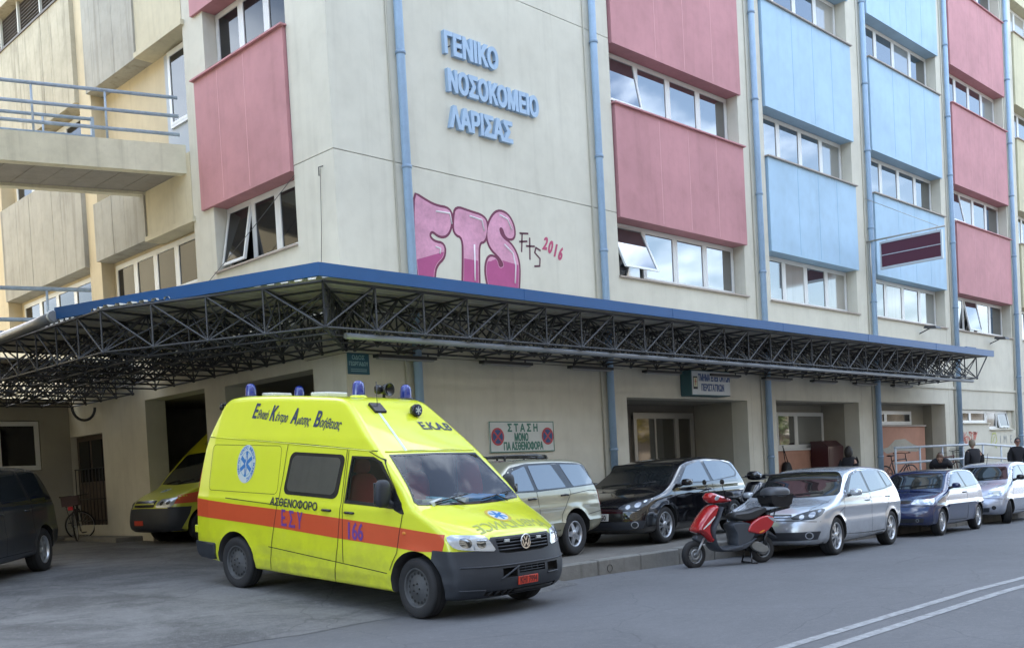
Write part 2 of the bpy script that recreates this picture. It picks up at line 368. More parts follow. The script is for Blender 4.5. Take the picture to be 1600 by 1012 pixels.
# windows
def window(x0, x1, z0, z1, dep, n=4, axis='X', openi=None, gl=None, parent=HB, fm=None, bars=0, divs=None):
    gl = gl or M_glass; fm = fm or M_pvc
    F = (lambda s_, d, z: (s_, d, z)) if axis == 'X' else (lambda s_, d, z: (d, s_, z))
    fr = MB(); gp = MB()
    def bx(mb, a0, a1, d0, d1, c0, c1, bev=0):
        if axis == 'X': mb.box(a0, a1, d0, d1, c0, c1, 0, bev)
        else: mb.box(d0, d1, a0, a1, c0, c1, 0, bev)
    bx(fr, x0, x1, dep, dep + .06, z0, z0 + .05); bx(fr, x0, x1, dep, dep + .06, z1 - .05, z1)
    bx(fr, x0, x0 + .05, dep + .001, dep + .06, z0 + .05, z1 - .05); bx(fr, x1 - .05, x1, dep + .001, dep + .06, z0 + .05, z1 - .05)
    cuts = [x0 + .05 + (x1 - x0 - .1) * k / n for k in range(n + 1)] if divs is None else [x0 + .05] + [x0 + (x1 - x0) * q for q in divs] + [x1 - .05]
    wo_ = None; n = len(cuts) - 1
    for k in range(n):
        a0, a1 = cuts[k], cuts[k + 1]
        if k > 0: bx(fr, a0 - .035, a0 + .035, dep - .004, dep + .055, z0 + .05, z1 - .05)
        if k > 0: a0 += .035
        if k < n - 1: a1 -= .035
        c0, c1 = z0 + .05, z1 - .05; t = .055
        sash = MB(); pane = MB(); dd = dep + .008
        for (p, q, r, s_) in ((a0, a1, c0, c0 + t), (a0, a1, c1 - t, c1), (a0, a0 + t, c0 + t, c1 - t), (a1 - t, a1, c0 + t, c1 - t)): bx(sash, p + .002, q - .002, dd - .012, dd + .035, r + .001, s_ - .001)
        bx(pane, a0 + t - .004, a1 - t + .004, dd + .008, dd + .02, c0 + t - .004, c1 - t + .004)
        if gl is M_glass: pm = random.choice((0, 0, 0, 0, 1, 2)); pane.m = [pm] * len(pane.m)
        for bnum in range(bars):
            zb = c0 + (c1 - c0) * (bnum + 1) / (bars + 1); bx(sash, a0 + t, a1 - t, dd + .0, dd + .03, zb - .01, zb + .01)
        ti = random.uniform(-.004, .004); tj = random.uniform(-.004, .004); zc = (c0 + c1) / 2; ac = (a0 + a1) / 2
        mode = openi.get(k) if openi else None
        def tf(v, mode=mode):
            s_, d, z = (v[0], v[1], v[2]) if axis == 'X' else (v[1], v[0], v[2])
            if mode in ('top', 'ajar'):        # hinged at the top, swung out below
                an = .42 if mode == 'top' else .19; r = c1 - z; h = d - dd; z = c1 - r * math.cos(an) - h * math.sin(an) * 0; d = dd - r * math.sin(an) + h
            elif mode == 'tilt':     # hinged at the bottom, leaning in at the top
                an = .17; r = z - c0; d = d + r * math.sin(an) + .02; z = c0 + r * math.cos(an)
            elif mode == 'tiltout':
                an = -.13; r = z - c0; d = d + r * math.sin(an) - .02; z = c0 + r * math.cos(an)
            elif mode == 'swing':    # hinged at the far side, swung out
                an = .5; r = a1 - s_; d = d - r * math.sin(an); s_ = a1 - r * math.cos(an)
            return F(s_, d, z)
        def tfg(v):
            s_, d, z = (v[0], v[1], v[2]) if axis == 'X' else (v[1], v[0], v[2])
            d += (z - zc) * ti + (s_ - ac) * tj
            vv = (s_, d, z) if axis == 'X' else (d, s_, z)
            return tf(vv)
        if mode: 
            if wo_ is None: wo_ = [MB(), MB()]
            wo_[0].merge(sash, tf); wo_[1].merge(pane, tfg)
            bx(gp, a0, a1, dep + .05, dep + .058, c0, c1)
        else: fr.merge(sash, tf); gp.merge(pane, tfg)
    wn = thing_part('window', parent)
    wpart('frame', fr, fm, wn); wpart('glass', gp, [M_glass, M_glass_blind, M_glass_pale] if gl is M_glass else gl, wn)
    if wo_:
        k_ = wpart('open_sash', wo_[0].merge(wo_[1]) if False else wo_[0], fm, wn, 'sash swung open'); wo_[1].m = [0] * len(wo_[1].m); wpart('sash_glass', wo_[1], gl, wn)
    return wn
def thing_part(name, parent):
    o = bpy.data.objects.new(name, None); COL.objects.link(o); o.parent = parent; o.empty_display_size = .1; return o
for bi, (x0, x1) in enumerate(BX):
    for ri, (z0, z1) in enumerate(ZS):
        z0_ = z0 + (.035 if ri else .03)
        op = {(0, 0): {0: 'top'}, (0, 1): {0: 'ajar'}, (3, 0): {1: 'ajar'}, (3, 1): {0: 'ajar'}}.get((bi, ri))
        window(x0 + .02, x1 - .02, z0_, z1 - .01, .30, 4, 'X', op)
    sb = MB(); sb.box(x0 - .02, x1 + .1, -.05, .30, 5.532, 5.565)
    wpart('window_sill', sb, M_sill, HB)
for ri, (z0, z1) in enumerate(ZS):
    window(1.2, 3.8, z0 + .04, z1 - .01, .26, 3, 'Y', {2: 'ajar'} if ri == 0 else None, gl=M_glass2)
sb = MB(); sb.box(-.05, .3, 1.13, 3.85, 5.552, 5.58); wpart('window_sill', sb, M_sill, HB)
window(4.9, 8.7, 5.6, 6.6, .28, 4, 'Y', gl=M_glass2); window(9.8, 14.2, 5.6, 6.6, .28, 4, 'Y', gl=M_glass2)
window(9.8, 14.2, 9.1, 10.3, .28, 4, 'Y', gl=M_glass2)
# doorway onto the footbridge: tall glazed leaf above a pale panel
dm = MB(); dm.box(.3, .34, 4.62, 5.95, 8.05, 10.3, 0)
wpart('bridge_door_panel', dm, mat('bridge_door', (.42, .46, .5), .6), HB)
window(4.66, 5.75, 8.8, 10.3, .26, 1, 'Y', gl=M_glass2)
# door glazing, ground-floor recesses
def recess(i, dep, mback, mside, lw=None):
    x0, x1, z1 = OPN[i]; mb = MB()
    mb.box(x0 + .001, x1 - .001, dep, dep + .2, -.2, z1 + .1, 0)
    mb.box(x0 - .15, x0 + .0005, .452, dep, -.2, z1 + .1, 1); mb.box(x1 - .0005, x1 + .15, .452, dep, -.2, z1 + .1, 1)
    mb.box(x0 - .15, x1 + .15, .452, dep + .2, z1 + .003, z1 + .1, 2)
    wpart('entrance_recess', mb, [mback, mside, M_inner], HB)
recess(0, 1.54, M_recess_shade, M_inner); recess(1, 1.16, M_inner, M_inner); recess(2, .73, M_inner, M_inner)
ed = thing_part('entrance_door', HB)
db = MB()
for a, b in ((9.2, 9.32), (10.84, 10.98), (11.52, 11.62)): db.box(a, b, 1.46, 1.54, .22, 2.78)
db.box(9.2, 11.62, 1.465, 1.54, 2.7, 2.84); db.box(9.32, 10.84, 1.475, 1.53, .22, .34); db.box(10.98, 11.52, 1.475, 1.53, .22, .34); db.box(10.04, 10.09, 1.48, 1.53, .34, 2.7)
wpart('door_frame', db, M_alu, ed)
dg = MB(); dg.box(9.3, 10.05, 1.5, 1.51, .3, 2.71); dg.box(10.08, 10.86, 1.5, 1.51, .3, 2.71); dg.box(10.96, 11.54, 1.5, 1.51, .3, 2.71)
M_doorglass = mat('door_glass', (.02, .018, .014), .04, spec=1., ior=1.8)
wpart('door_glass', dg, M_doorglass, ed)
window(14.95, 17.56, 1.86, 2.86, 1.09, 2, 'X', divs=(.4,))
mb = MB(); mb.box(14.2, 17.57, 1.0, 1.158, -.2, 1.8); wpart('dado_wall', mb, M_salmon, HB, 'salmon painted wall under the window')
mb = MB(); mb.box(14.2, 17.57, .96, 1.158, 1.802, 1.85); wpart('window_sill', mb, M_pvc, HB)
mb = MB(); mb.box(18.93, 23.1, .5, .728, -.2, 2.40); wpart('dado_wall', mb, M_salmon, HB, 'salmon painted wall with a grey repair patch')
mb = MB(); mb.box(18.93, 23.15, .46, .728, 2.402, 2.45); wpart('window_sill', mb, M_sill, HB)
mb = MB(); mb.prism([(19.9, 1.72), (20.4, 1.78), (20.9, 2.0), (21.6, 2.02), (22.1, 1.86), (22.9, 1.72), (22.4, 1.6), (21.2, 1.66), (20.3, 1.58)], .494, .499, lambda a, b, h: (a, h, b)); wpart('repair_patch', mb, M_conc, HB)
window(19.6, 22.5, 2.47, 2.9, .66, 2, 'X', divs=(.36,), gl=M_glass2)
window(24.95, 27.3, 2.47, 2.92, .12, 2, 'X', divs=(.4,), bars=0, gl=M_glass2)
window(27.32, 29.35, 2.26, 2.92, .12, 2, 'X', {1: 'ajar'}, gl=M_glass2)
mb = MB(); mb.box(24.9, 27.28, -.05, .12, 2.452, 2.48); mb.box(27.32, 29.5, -.05, .12, 2.222, 2.255); mb.box(29.36, 29.8, .1, .3, 2.26, 2.925, 0); wpart('window_sill', mb, M_plaster, HB)
# colonnade under the side wing
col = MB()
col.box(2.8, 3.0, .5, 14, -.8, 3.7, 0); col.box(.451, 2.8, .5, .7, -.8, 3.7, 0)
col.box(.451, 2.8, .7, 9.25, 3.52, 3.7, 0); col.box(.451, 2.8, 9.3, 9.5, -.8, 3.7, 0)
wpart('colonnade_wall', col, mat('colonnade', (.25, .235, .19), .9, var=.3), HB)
window(6.0, 9.0, 1.6, 3.0, 2.70, 2, 'Y', gl=M_glass2, fm=M_pvc); window(1.2, 3.6, 1.6, 3.0, 2.70, 2, 'Y', gl=M_glass2)
# side door with its wrought-iron gate
sd = thing_part('side_door', HB)
mb = MB(); mb.box(.12, .2, 9.45, 11.02, .9, 2.96); wpart('door_leaf', mb, mat('brown_door', (.10, .075, .06), .5, var=.2), sd)
mb = MB(); mb.box(.09, .118, 9.6, 10.15, 1.9, 2.85); mb.box(.09, .118, 10.3, 10.85, 1.9, 2.85); wpart('door_glass', mb, M_glass2, sd)
mb = MB()
for k in range(9): mb.tube([(.04, 9.5 + k * .19, .9), (.04, 9.5 + k * .19, 2.2)], .011, 6)
for z in (1.0, 1.5, 2.2): mb.tube([(.04, 9.45, z), (.04, 11.05, z)], .014, 6)
wpart('gate_bars', mb, M_blackmetal, sd)
# lift shaft / lodge block standing out at the end of the colonnade
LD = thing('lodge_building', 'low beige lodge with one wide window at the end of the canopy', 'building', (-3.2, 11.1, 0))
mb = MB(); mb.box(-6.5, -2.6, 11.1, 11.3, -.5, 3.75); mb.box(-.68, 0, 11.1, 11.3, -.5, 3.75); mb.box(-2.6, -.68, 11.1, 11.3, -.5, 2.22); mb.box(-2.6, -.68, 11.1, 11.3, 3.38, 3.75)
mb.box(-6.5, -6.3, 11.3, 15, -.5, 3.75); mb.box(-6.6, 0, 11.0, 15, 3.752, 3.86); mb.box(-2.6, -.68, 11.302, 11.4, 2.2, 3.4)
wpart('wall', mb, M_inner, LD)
window(-2.58, -.7, 2.24, 3.36, 11.13, 2, 'X', gl=M_glass2, parent=LD)
# roof edge
mb = MB(); mb.box(-.15, 37, -.15, .5, TOP + .002, TOP + .2); mb.box(-.15, .5, .5, 20, TOP + .002, TOP + .2); mb.box(.5, 37, .5, 20, TOP - .3, TOP - .1)
mb.box(36.8, 37, .5, 20, -.8, TOP - .3); mb.box(.5, 36.8, 19.8, 20, -.8, TOP - .3)
wpart('roof', mb, M_plaster, HB)
# rain pipes: blue downpipes with collars, and a cream conduit beside each
for x in (1.42, 6.52, 12.62, 18.6, 24.5, 30.1):
    mb = MB(); zb_ = .2
    mb.tube([(x, -.1, TOP), (x, -.1, zb_)], .075, 14, 0)
    z = 1.3 + (x * 7 % 1)
    while z < TOP:
        mb.lathe([(.077, -.03), (.09, -.025), (.09, .025), (.077, .03)], (x, -.1, z), 'Z', 14, 1); mb.box(x - .012, x + .012, -.03, 0, z - .012, z + .012, 1); z += 1.85 + ((x * 3 + z) % .5)
    wpart('downpipe', mb, [M_pipe, M_pipering], HB)
    mb = MB(); mb.tube([(x - .2, -.02, TOP), (x - .2, -.02, 1.0)], .016, 6)
    wpart('conduit', mb, M_cream_pipe, HB)
# ---------------------------------------------------------------- writing on the front
fY = lambda y0: (lambda X, Z: (lambda a, b, h: (X + a, y0 - h, Z + b)))
M_let = mat('blue_letters', (.34, .47, .62), .45, var=.15)
WL = thing('wall_lettering', 'raised light blue capital letters spelling the hospital name on the blank wall', 'lettering', (2.4, 0, 8.5))
for txt, x, z, wdt in (('ΓΕΝΙΚΟ', 2.44, 8.98, 1.33), ('ΝΟΣΟΚΟΜΕΙΟ', 2.48, 8.33, 2.32), ('ΛΑΡΙΣΑΣ', 2.50, 7.70, 1.55)):
    vs, fs = text_geo(txt, .5, .02, 0, 1, 'LEFT'); wd = max(v[0] for v in vs); sx = wdt / wd
    mb = MB(); text_mb(mb, txt, .5, fY(-.0)(x, z), .02, 0, sx, 'LEFT', .08)
    wpart('letter_row', mb, M_let, WL)
mb = MB()
for i in range(6):
    for zz_ in (9.12, 8.47, 7.84): mb.tube([(2.6 + i * .22, 0, zz_), (2.6 + i * .22, -.065, zz_)], .012, 5)
wpart('fixing_pins', mb, M_blackmetal, WL)
# graffiti: fat outlined letters, parts of the wall they are painted on
def blob(poly, it=2):
    for _ in range(it):
        q = []
        for i in range(len(poly)):
            a, b = poly[i], poly[(i + 1) % len(poly)]
            q += [(a[0] * .75 + b[0] * .25, a[1] * .75 + b[1] * .25), (a[0] * .25 + b[0] * .75, a[1] * .25 + b[1] * .75)]
        poly = q
    return poly
def grow(poly, d):
    n = len(poly); out = []; ar = sum(poly[i][0] * poly[(i + 1) % n][1] - poly[(i + 1) % n][0] * poly[i][1] for i in range(n)); sg = 1 if ar > 0 else -1
    for i in range(n):
        a, b, c = poly[i - 1], poly[i], poly[(i + 1) % n]
        t = Vector((c[0] - a[0], c[1] - a[1])).normalized(); out.append((b[0] + sg * t.y * d, b[1] - sg * t.x * d))
    return out
def flat(mb, poly, y, mi, fn=None):
    r = delaunay_2d_cdt([Vector(p) for p in poly], [], [list(range(len(poly)))], 1, 1e-5)
    fn = fn or (lambda a, b: (a, y, b))
    return mb.add([fn(v.x, v.y) for v in r[0]], [tuple(f) for f in r[2]], mi)
GR = MB()
gF = [(1.60, 6.42), (1.80, 6.34), (2.1, 6.25), (2.44, 6.26), (2.47, 6.05), (2.36, 5.80), (2.16, 5.74), (1.98, 5.84), (1.90, 5.72), (2.02, 5.62), (2.26, 5.62), (2.24, 5.40), (2.06, 5.26), (1.98, 5.10), (1.94, 4.6), (1.60, 4.6)]
gT = [(2.58, 6.31), (2.9, 6.27), (3.27, 6.24), (3.34, 6.08), (3.26, 5.80), (3.09, 5.76), (3.06, 5.4), (3.02, 4.6), (2.62, 4.6), (2.70, 5.4), (2.72, 5.80), (2.50, 5.84), (2.52, 6.1)]
gS = [(3.42, 6.22), (3.62, 6.40), (3.88, 6.37), (4.03, 6.17), (4.02, 5.94), (3.80, 5.92), (3.72, 6.12), (3.62, 6.08), (3.68, 5.92), (3.97, 5.80), (4.12, 5.52), (4.08, 5.1), (3.98, 4.6), (3.40, 4.6), (3.24, 5.1), (3.24, 5.36), (3.34, 5.54), (3.54, 5.52), (3.58, 5.34), (3.72, 5.40), (3.62, 5.54), (3.36, 5.70), (3.30, 5.95)]
for k, g in enumerate((gF, gT, gS)):
    p = blob(g, 2); flat(GR, grow(p, .045), -.0030 - k * .0004, 0); flat(GR, p, -.0052, 1)
    lo = [(a, b) for a, b in p if b < 5.62]
    if len(lo) > 3:
        flat(GR, [(a, min(b, 5.50 + .06 * math.sin(a * 9))) for a, b in grow(p, -.012) if b < 5.52], -.0062, 2)
for pts in ([(2.1, 6.17), (2.42, 6.18), (2.46, 6.0)], [(2.9, 6.2), (3.2, 6.17), (3.24, 5.98)], [(3.66, 6.33), (3.86, 6.28), (3.96, 6.1)], [(3.75, 5.8), (3.96, 5.66), (4.02, 5.44), (3.98, 5.1)], [(2.05, 5.55), (2.16, 5.53), (2.14, 5.44)], [(2.98, 5.7), (2.97, 5.4), (2.95, 5.05)]):
    GR.tube([(a, -.0072, b) for a, b in pts], .018, 4, 3)
GR2 = MB()
def stroke(mb, pts, r, mi, y=-.004):
    for a, b in zip(pts[:-1], pts[1:]):
        t = Vector((b[0] - a[0], b[1] - a[1])); ln = t.length
        if ln < 1e-6: continue
        t /= ln; nrm = Vector((-t.y, t.x)) * r; e = t * r * .6
        mb.add([(a[0] - e.x + nrm.x, y, a[1] - e.y + nrm.y), (a[0] - e.x - nrm.x, y, a[1] - e.y - nrm.y), (b[0] + e.x - nrm.x, y, b[1] + e.y - nrm.y), (b[0] + e.x + nrm.x, y, b[1] + e.y + nrm.y)], [(0, 1, 2, 3)], mi); y -= .00006
    return mb
for pts in ([(4.24, 6.06), (4.2, 5.72)], [(4.18, 6.06), (4.4, 6.08)], [(4.16, 5.9), (4.36, 5.93)], [(4.44, 6.0), (4.42, 5.6)], [(4.34, 5.84), (4.56, 5.86)], [(4.72, 5.8), (4.6, 5.84), (4.56, 5.74), (4.7, 5.64), (4.68, 5.5), (4.54, 5.48)]): stroke(GR2, pts, .018, 0)
for k, (txt) in enumerate('2016'):
    text_mb(GR2, txt, .33, (lambda kk: (lambda a, b, h: (4.84 + kk * .14 + a + b * .35, -.004 - kk * .0003, 5.84 - kk * .05 + b)))(k), .014, 0, .72, 'CENTER', 0, 1)
wpart('graffiti', GR, [mat('gr_outline', (.16, .03, .07), .7), mat('gr_pink', (.70, .34, .47), .7, var=.55, vscale=3.), mat('gr_magenta', (.42, .08, .22), .7, var=.2, vscale=3), mat('gr_white', (.8, .76, .78), .7)], HB, 'fat pink spray-painted letters reading FTS', fix=False)
wpart('graffiti', GR2, [mat('gr_black', (.1, .03, .05), .7), mat('gr_red', (.45, .07, .15), .7)], HB, 'thin spray tag fts 2016', fix=False)
GR3 = MB()
rr = random.Random(5)
for c in ((25.1, 1.95, 0), (25.55, 1.95, 0), (26.0, 1.95, 0)):
    for _ in range(5): stroke(GR3, [(c[0] + rr.uniform(-.2, .2), c[1] + rr.uniform(-.22, .24)) for _ in range(3)], .022, 0, -.004 + .0)
stroke(GR3, [(27.4, 1.75), (27.55, 2.1), (27.85, 2.12), (27.95, 1.85), (27.7, 1.7), (27.9, 1.6)], .03, 1); stroke(GR3, [(27.55, 1.8), (27.75, 2.0)], .025, 1)
for ch, x in (('I', 28.3), ('M', 28.75), ('E', 29.35)): text_mb(GR3, ch, .42, (lambda xx: (lambda a, b, h: (xx + a, -.004, 1.75 + b)))(x), -.004, 0, 1, 'CENTER', 0, 2)
wpart('graffiti', GR3, [mat('gr_orange', (.55, .16, .12), .7), mat('gr_green', (.5, .52, .2), .7), mat('gr_grey', (.3, .33, .33), .7)][:3], HB, 'red, green and grey scribbles low on the wall', fix=False)
# stain and hairline wire on the blank wall
# ---------------------------------------------------------------- signs
M_white = mat('sign_white', (.62, .64, .60), .5, var=.15, vscale=3); M_green = mat('sign_green', (.05, .18, .13), .5); M_ink = mat('sign_ink', (.03, .035, .04), .6)
M_red = mat('sign_red', (.45, .06, .07), .5); M_navy = mat('sign_navy', (.03, .07, .2), .5)
NP = thing('no_stopping_sign', 'wide white wall board with green border and two round no-stopping discs', 'sign', (3.95, 0, 2.2))
mb = MB(); mb.box(3.08, 4.8, -.03, 0, 1.95, 2.52, 0, .004); wpart('board', mb, M_white, NP)
mb = MB(); 
for a in ((3.08, 4.8, 2.505, 2.52), (3.08, 4.8, 1.95, 1.965), (3.08, 3.095, 1.965, 2.505), (4.785, 4.8, 1.965, 2.505)): mb.box(a[0], a[1], -.036, -.031, a[2], a[3])
wpart('border', mb, M_green, NP)
mb = MB()
text_mb(mb, 'Σ Τ Α Σ Η', .19, fY(-.033)(3.95, 2.335), .008, 0, .95); text_mb(mb, 'ΜΟΝΟ', .19, fY(-.033)(3.9, 2.16), .008, 0, .62); text_mb(mb, 'ΓΙΑ ΑΣΘΕΝΟΦΟΡΑ', .19, fY(-.033)(3.95, 1.995), .008, 0, .62)
wpart('lettering', mb, M_green, NP, fix=False)
for cx in (3.28, 4.62):
    mb = MB(); mb.lathe([(0, -.002), (.165, -.002)], (cx, -.033, 2.24), 'Y', 32, 0, False); mb.lathe([(0, -.002), (.128, -.002)], (cx, -.0355, 2.24), 'Y', 32, 1, False)
    for sg in (1, -1): stroke(mb, [(cx - .09, 2.24 - sg * .09), (cx + .09, 2.24 + sg * .09)], .016, 0, -.0395 - .0005 * sg)
    mb = wpart('round_emblem', mb, [M_red, M_navy], NP, fix=False)
ST = thing('street_plate', 'small blue street name plate on the wall corner', 'sign', (.24, 0, 3.45))
mb = MB(); mb.box(.03, .46, -.02, 0, 3.28, 3.62, 0, .003); wpart('plate', mb, mat('plate_blue', (.03, .12, .18), .5, var=.2), ST)
mb = MB(); text_mb(mb, 'ΟΔΟΣ', .09, fY(-.0225)(.24, 3.52), .002, 0, 1); text_mb(mb, 'ΓΕΩΡΓΙΑΔΟΥ', .085, fY(-.0225)(.24, 3.42), .002, 0, .72)
mb.box(.08, .4, -.0235, -.0225, 3.355, 3.365); mb.box(.08, .4, -.0235, -.0225, 3.325, 3.335)
wpart('lettering', mb, mat('plate_pale', (.3, .5, .55), .5), ST, fix=False)
ER = thing('emergency_sign', 'white light-box sign of the emergency department above the entrance', 'sign', (9.8, 0, 3.35))
mb = MB(); mb.box(9.08, 10.62, -.3, 0, 3.08, 3.64, 0, .01); wpart('case', mb, mat('sign_teal', (.05, .13, .15), .5), ER)
mb = MB(); mb.box(9.1, 10.6, -.306, -.301, 3.1, 3.62, 0); wpart('face', mb, mat('sign_face', (.56, .6, .62), .4, var=.1), ER)
mb = MB(); text_mb(mb, 'ΤΜΗΜΑ ΕΠΕΙΓΟΝΤΩΝ', .2, fY(-.308)(9.97, 3.41), .009, 0, .60); text_mb(mb, 'ΠΕΡΙΣΤΑΤΙΚΩΝ', .2, fY(-.308)(9.9, 3.19), .009, 0, .62)
wpart('lettering', mb, M_navy, ER, fix=False)
mb = MB(); mb.box(9.14, 9.3, -.312, -.3085, 3.22, 3.5, 0); mb.box(9.155, 9.285, -.3145, -.313, 3.27, 3.47, 1); mb.box(9.21, 9.23, -.3165, -.315, 3.3, 3.45, 2); mb.box(9.18, 9.26, -.318, -.317, 3.375, 3.395, 2)
wpart('emblem', mb, [M_ink, mat('sign_cream', (.6, .6, .4), .5), M_red], ER)
PS = thing('projecting_sign', 'blank dark maroon board hung on a steel bracket above the canopy', 'sign', (18.5, 0, 7.2))
mb = MB(); mb.box(18.47, 18.53, -2.12, -.44, 6.86, 7.52, 0, .006); wpart('board', mb, mat('maroon', (.075, .012, .028), .4), PS)
mb = MB(); 
for a in ((-2.16, -.4, 7.52, 7.58), (-2.16, -.4, 6.8, 6.86), (-2.16, -2.12, 6.86, 7.52), (-.44, -.4, 6.86, 7.52)): mb.box(18.45, 18.55, a[0], a[1], a[2], a[3])
mb.box(18.455, 18.545, -2.12, -.44, 7.18, 7.2)
wpart('frame', mb, mat('galv', (.5, .53, .55), .4, metal=.5), PS)
mb = MB(); mb.tube([(18.5, 0, 7.66), (18.5, -2.25, 7.66)], .025, 8); mb.tube([(18.5, -.1, 7.66), (18.5, -.1, 6.2)], .02, 8); mb.tube([(18.5, 0, 8.9), (18.5, -2.1, 7.66)], .008, 5)
for yy in (-.6, -1.3, -2.0): mb.tube([(18.5, yy, 7.66), (18.5, yy, 7.57)], .01, 5)
wpart('bracket', mb, M_alu, PS)
for x in (21.85, 27.67):
    t = thing('wall_floodlight', 'black wall floodlight on a short arm, %s the two above the canopy' % ('nearer of' if x < 23 else 'farther of'), 'floodlight', (x, 0, 5.35), group='floodlights on the wall above the canopy')
    mb = MB(); mb.tube([(x, 0, 5.25), (x, -.35, 5.38)], .018, 6); wpart('arm', mb, M_blackmetal, t)
    mb = MB(); mb.hexa([(x - .2, -.6, 5.33), (x + .2, -.6, 5.33), (x + .2, -.2, 5.38), (x - .2, -.2, 5.38), (x - .17, -.56, 5.41), (x + .17, -.56, 5.41), (x + .17, -.24, 5.45), (x - .17, -.24, 5.45)]); wpart('lamp_head', mb, M_blackmetal, t)
# cables
t = MB(); t.tube([(-.03, .34, 6.64), (-.05, .37, 5.7), (-.08, .45, 4.55)], .005, 5); t.tube([(0, .3, 6.66), (-.06, .34, 6.64), (-.06, .34, 6.5)], .009, 5); t.tube([(-.02, 1.1, 6.7), (-.06, 2.4, 6.1), (-.1, 4.3, 5.3), (-.1, 7, 4.6)], .006, 5)
o = link('hanging_cable', t.mesh('hanging_cable', M_blackmetal)); tag(o, 'thin black cables sagging from the wall corner down to the canopy', 'cable')
# ---------------------------------------------------------------- footbridge on the left
d1 = Vector((-.942, .336, 0)).normalized(); n1 = Vector((d1.y, -d1.x, 0)); n1 = n1 if n1.y > 0 else -n1
P0 = Vector((0, 4.72, 0)); WB = 1.95
FB = thing('footbridge', 'concrete footbridge with pale blue pipe railings joining the side wing', 'footbridge', (0, 5.6, 7.7))
def bp(s_, q, z): v = P0 + d1 * s_ + Vector((0, 1, 0)) * q; return (v.x, v.y, z)
mb = MB()
LN = 14
mb.hexa([bp(-.0, 0, 7.62), bp(LN, 0, 7.62), bp(LN, .22, 7.62), bp(0, .22, 7.62), bp(0, 0, 8.16), bp(LN, 0, 8.16), bp(LN, .22, 8.16), bp(0, .22, 8.16)])
mb.hexa([bp(0, WB - .2, 7.62), bp(LN, WB - .2, 7.62), bp(LN, WB, 7.62), bp(0, WB, 7.62), bp(0, WB - .2, 8.16), bp(LN, WB - .2, 8.16), bp(LN, WB, 8.16), bp(0, WB, 8.16)])
wpart('edge_beam', mb, mat('bridge_plaster', (.70, .66, .50), .9, var=.3, vscale=1.6, bump=.2, streak=.4), FB)
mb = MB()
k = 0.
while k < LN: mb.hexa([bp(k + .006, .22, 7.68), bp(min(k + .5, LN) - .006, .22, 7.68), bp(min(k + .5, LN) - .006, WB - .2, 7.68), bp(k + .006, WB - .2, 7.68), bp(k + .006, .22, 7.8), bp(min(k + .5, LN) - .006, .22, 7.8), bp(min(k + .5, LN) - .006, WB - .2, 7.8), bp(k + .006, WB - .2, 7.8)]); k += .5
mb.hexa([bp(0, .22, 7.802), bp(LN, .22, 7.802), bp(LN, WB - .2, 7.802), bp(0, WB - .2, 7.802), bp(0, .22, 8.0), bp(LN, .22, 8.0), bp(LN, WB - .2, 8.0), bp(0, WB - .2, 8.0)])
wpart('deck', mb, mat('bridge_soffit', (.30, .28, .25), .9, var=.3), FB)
M_rail = mat('rail_blue', (.42, .52, .62), .5, var=.45, vscale=9)
for q, s0 in ((.11, 0.05), (WB - .1, .9)):
    mb = MB()
    for z in (8.38, 8.73, 9.08): mb.tube([bp(s0, q, z - (.0)), bp(LN, q, z)], .035, 8)
    s_ = 1.35 if q < 1 else 1.8
    if q > 1: mb.box(bp(s0, q, 0)[0] - .03, bp(s0, q, 0)[0] + .03, bp(s0, q, 0)[1] - .03, bp(s0, q, 0)[1] + .03, 8.3, 9.12)
    while s_ < LN: mb.tube([bp(s_, q, 8.15), bp(s_, q, 9.08)], .022, 8); s_ += 1.25
    wpart('railing', mb, M_rail, FB)
# rails seen beyond the canopy on the left (second, lower walkway)
LW = thing('ramp_railing', 'flaking blue pipe railing rising behind the left end of the canopy', 'railing', (-4, 7, 4.4))
mb = MB()
def lp(s_, z): v = Vector((-1.2, 6.6, 0)) + d1 * s_; return (v.x, v.y, z)
for z in (4.75, 5.0, 5.6): mb.tube([lp(0 if z > 5.5 else 0, z), lp(14, z)], .04, 8)
for k in range(10): mb.tube([lp(.8 + k * 1.4, 3.9), lp(.8 + k * 1.4, 5.6)], .025, 8)
wpart('rails', mb, M_rail, LW)

# ---------------------------------------------------------------- wing on the far side of the forecourt, reached by the footbridge; unseen, its height and nearness set to shade the forecourt
OW = thing('wing_building', 'cream hospital wing across the forecourt at the far end of the footbridge', 'building', (-14, 12, 0))
mb = MB(); mb.box(-22, -7.0, .5, 26, -.5, 12.6); mb.box(-22.2, -6.8, .3, 26.2, 12.602, 12.9); wpart('wall', mb, M_plaster_y, OW)
for k in range(2):
    for y0 in (3, 8, 13, 18): window(y0, y0 + 3.4, 1.4 + 3.6 * k + .2, 1.4 + 3.6 * k + 1.6, -7.06, 3, 'Y', gl=M_glass2, parent=OW)
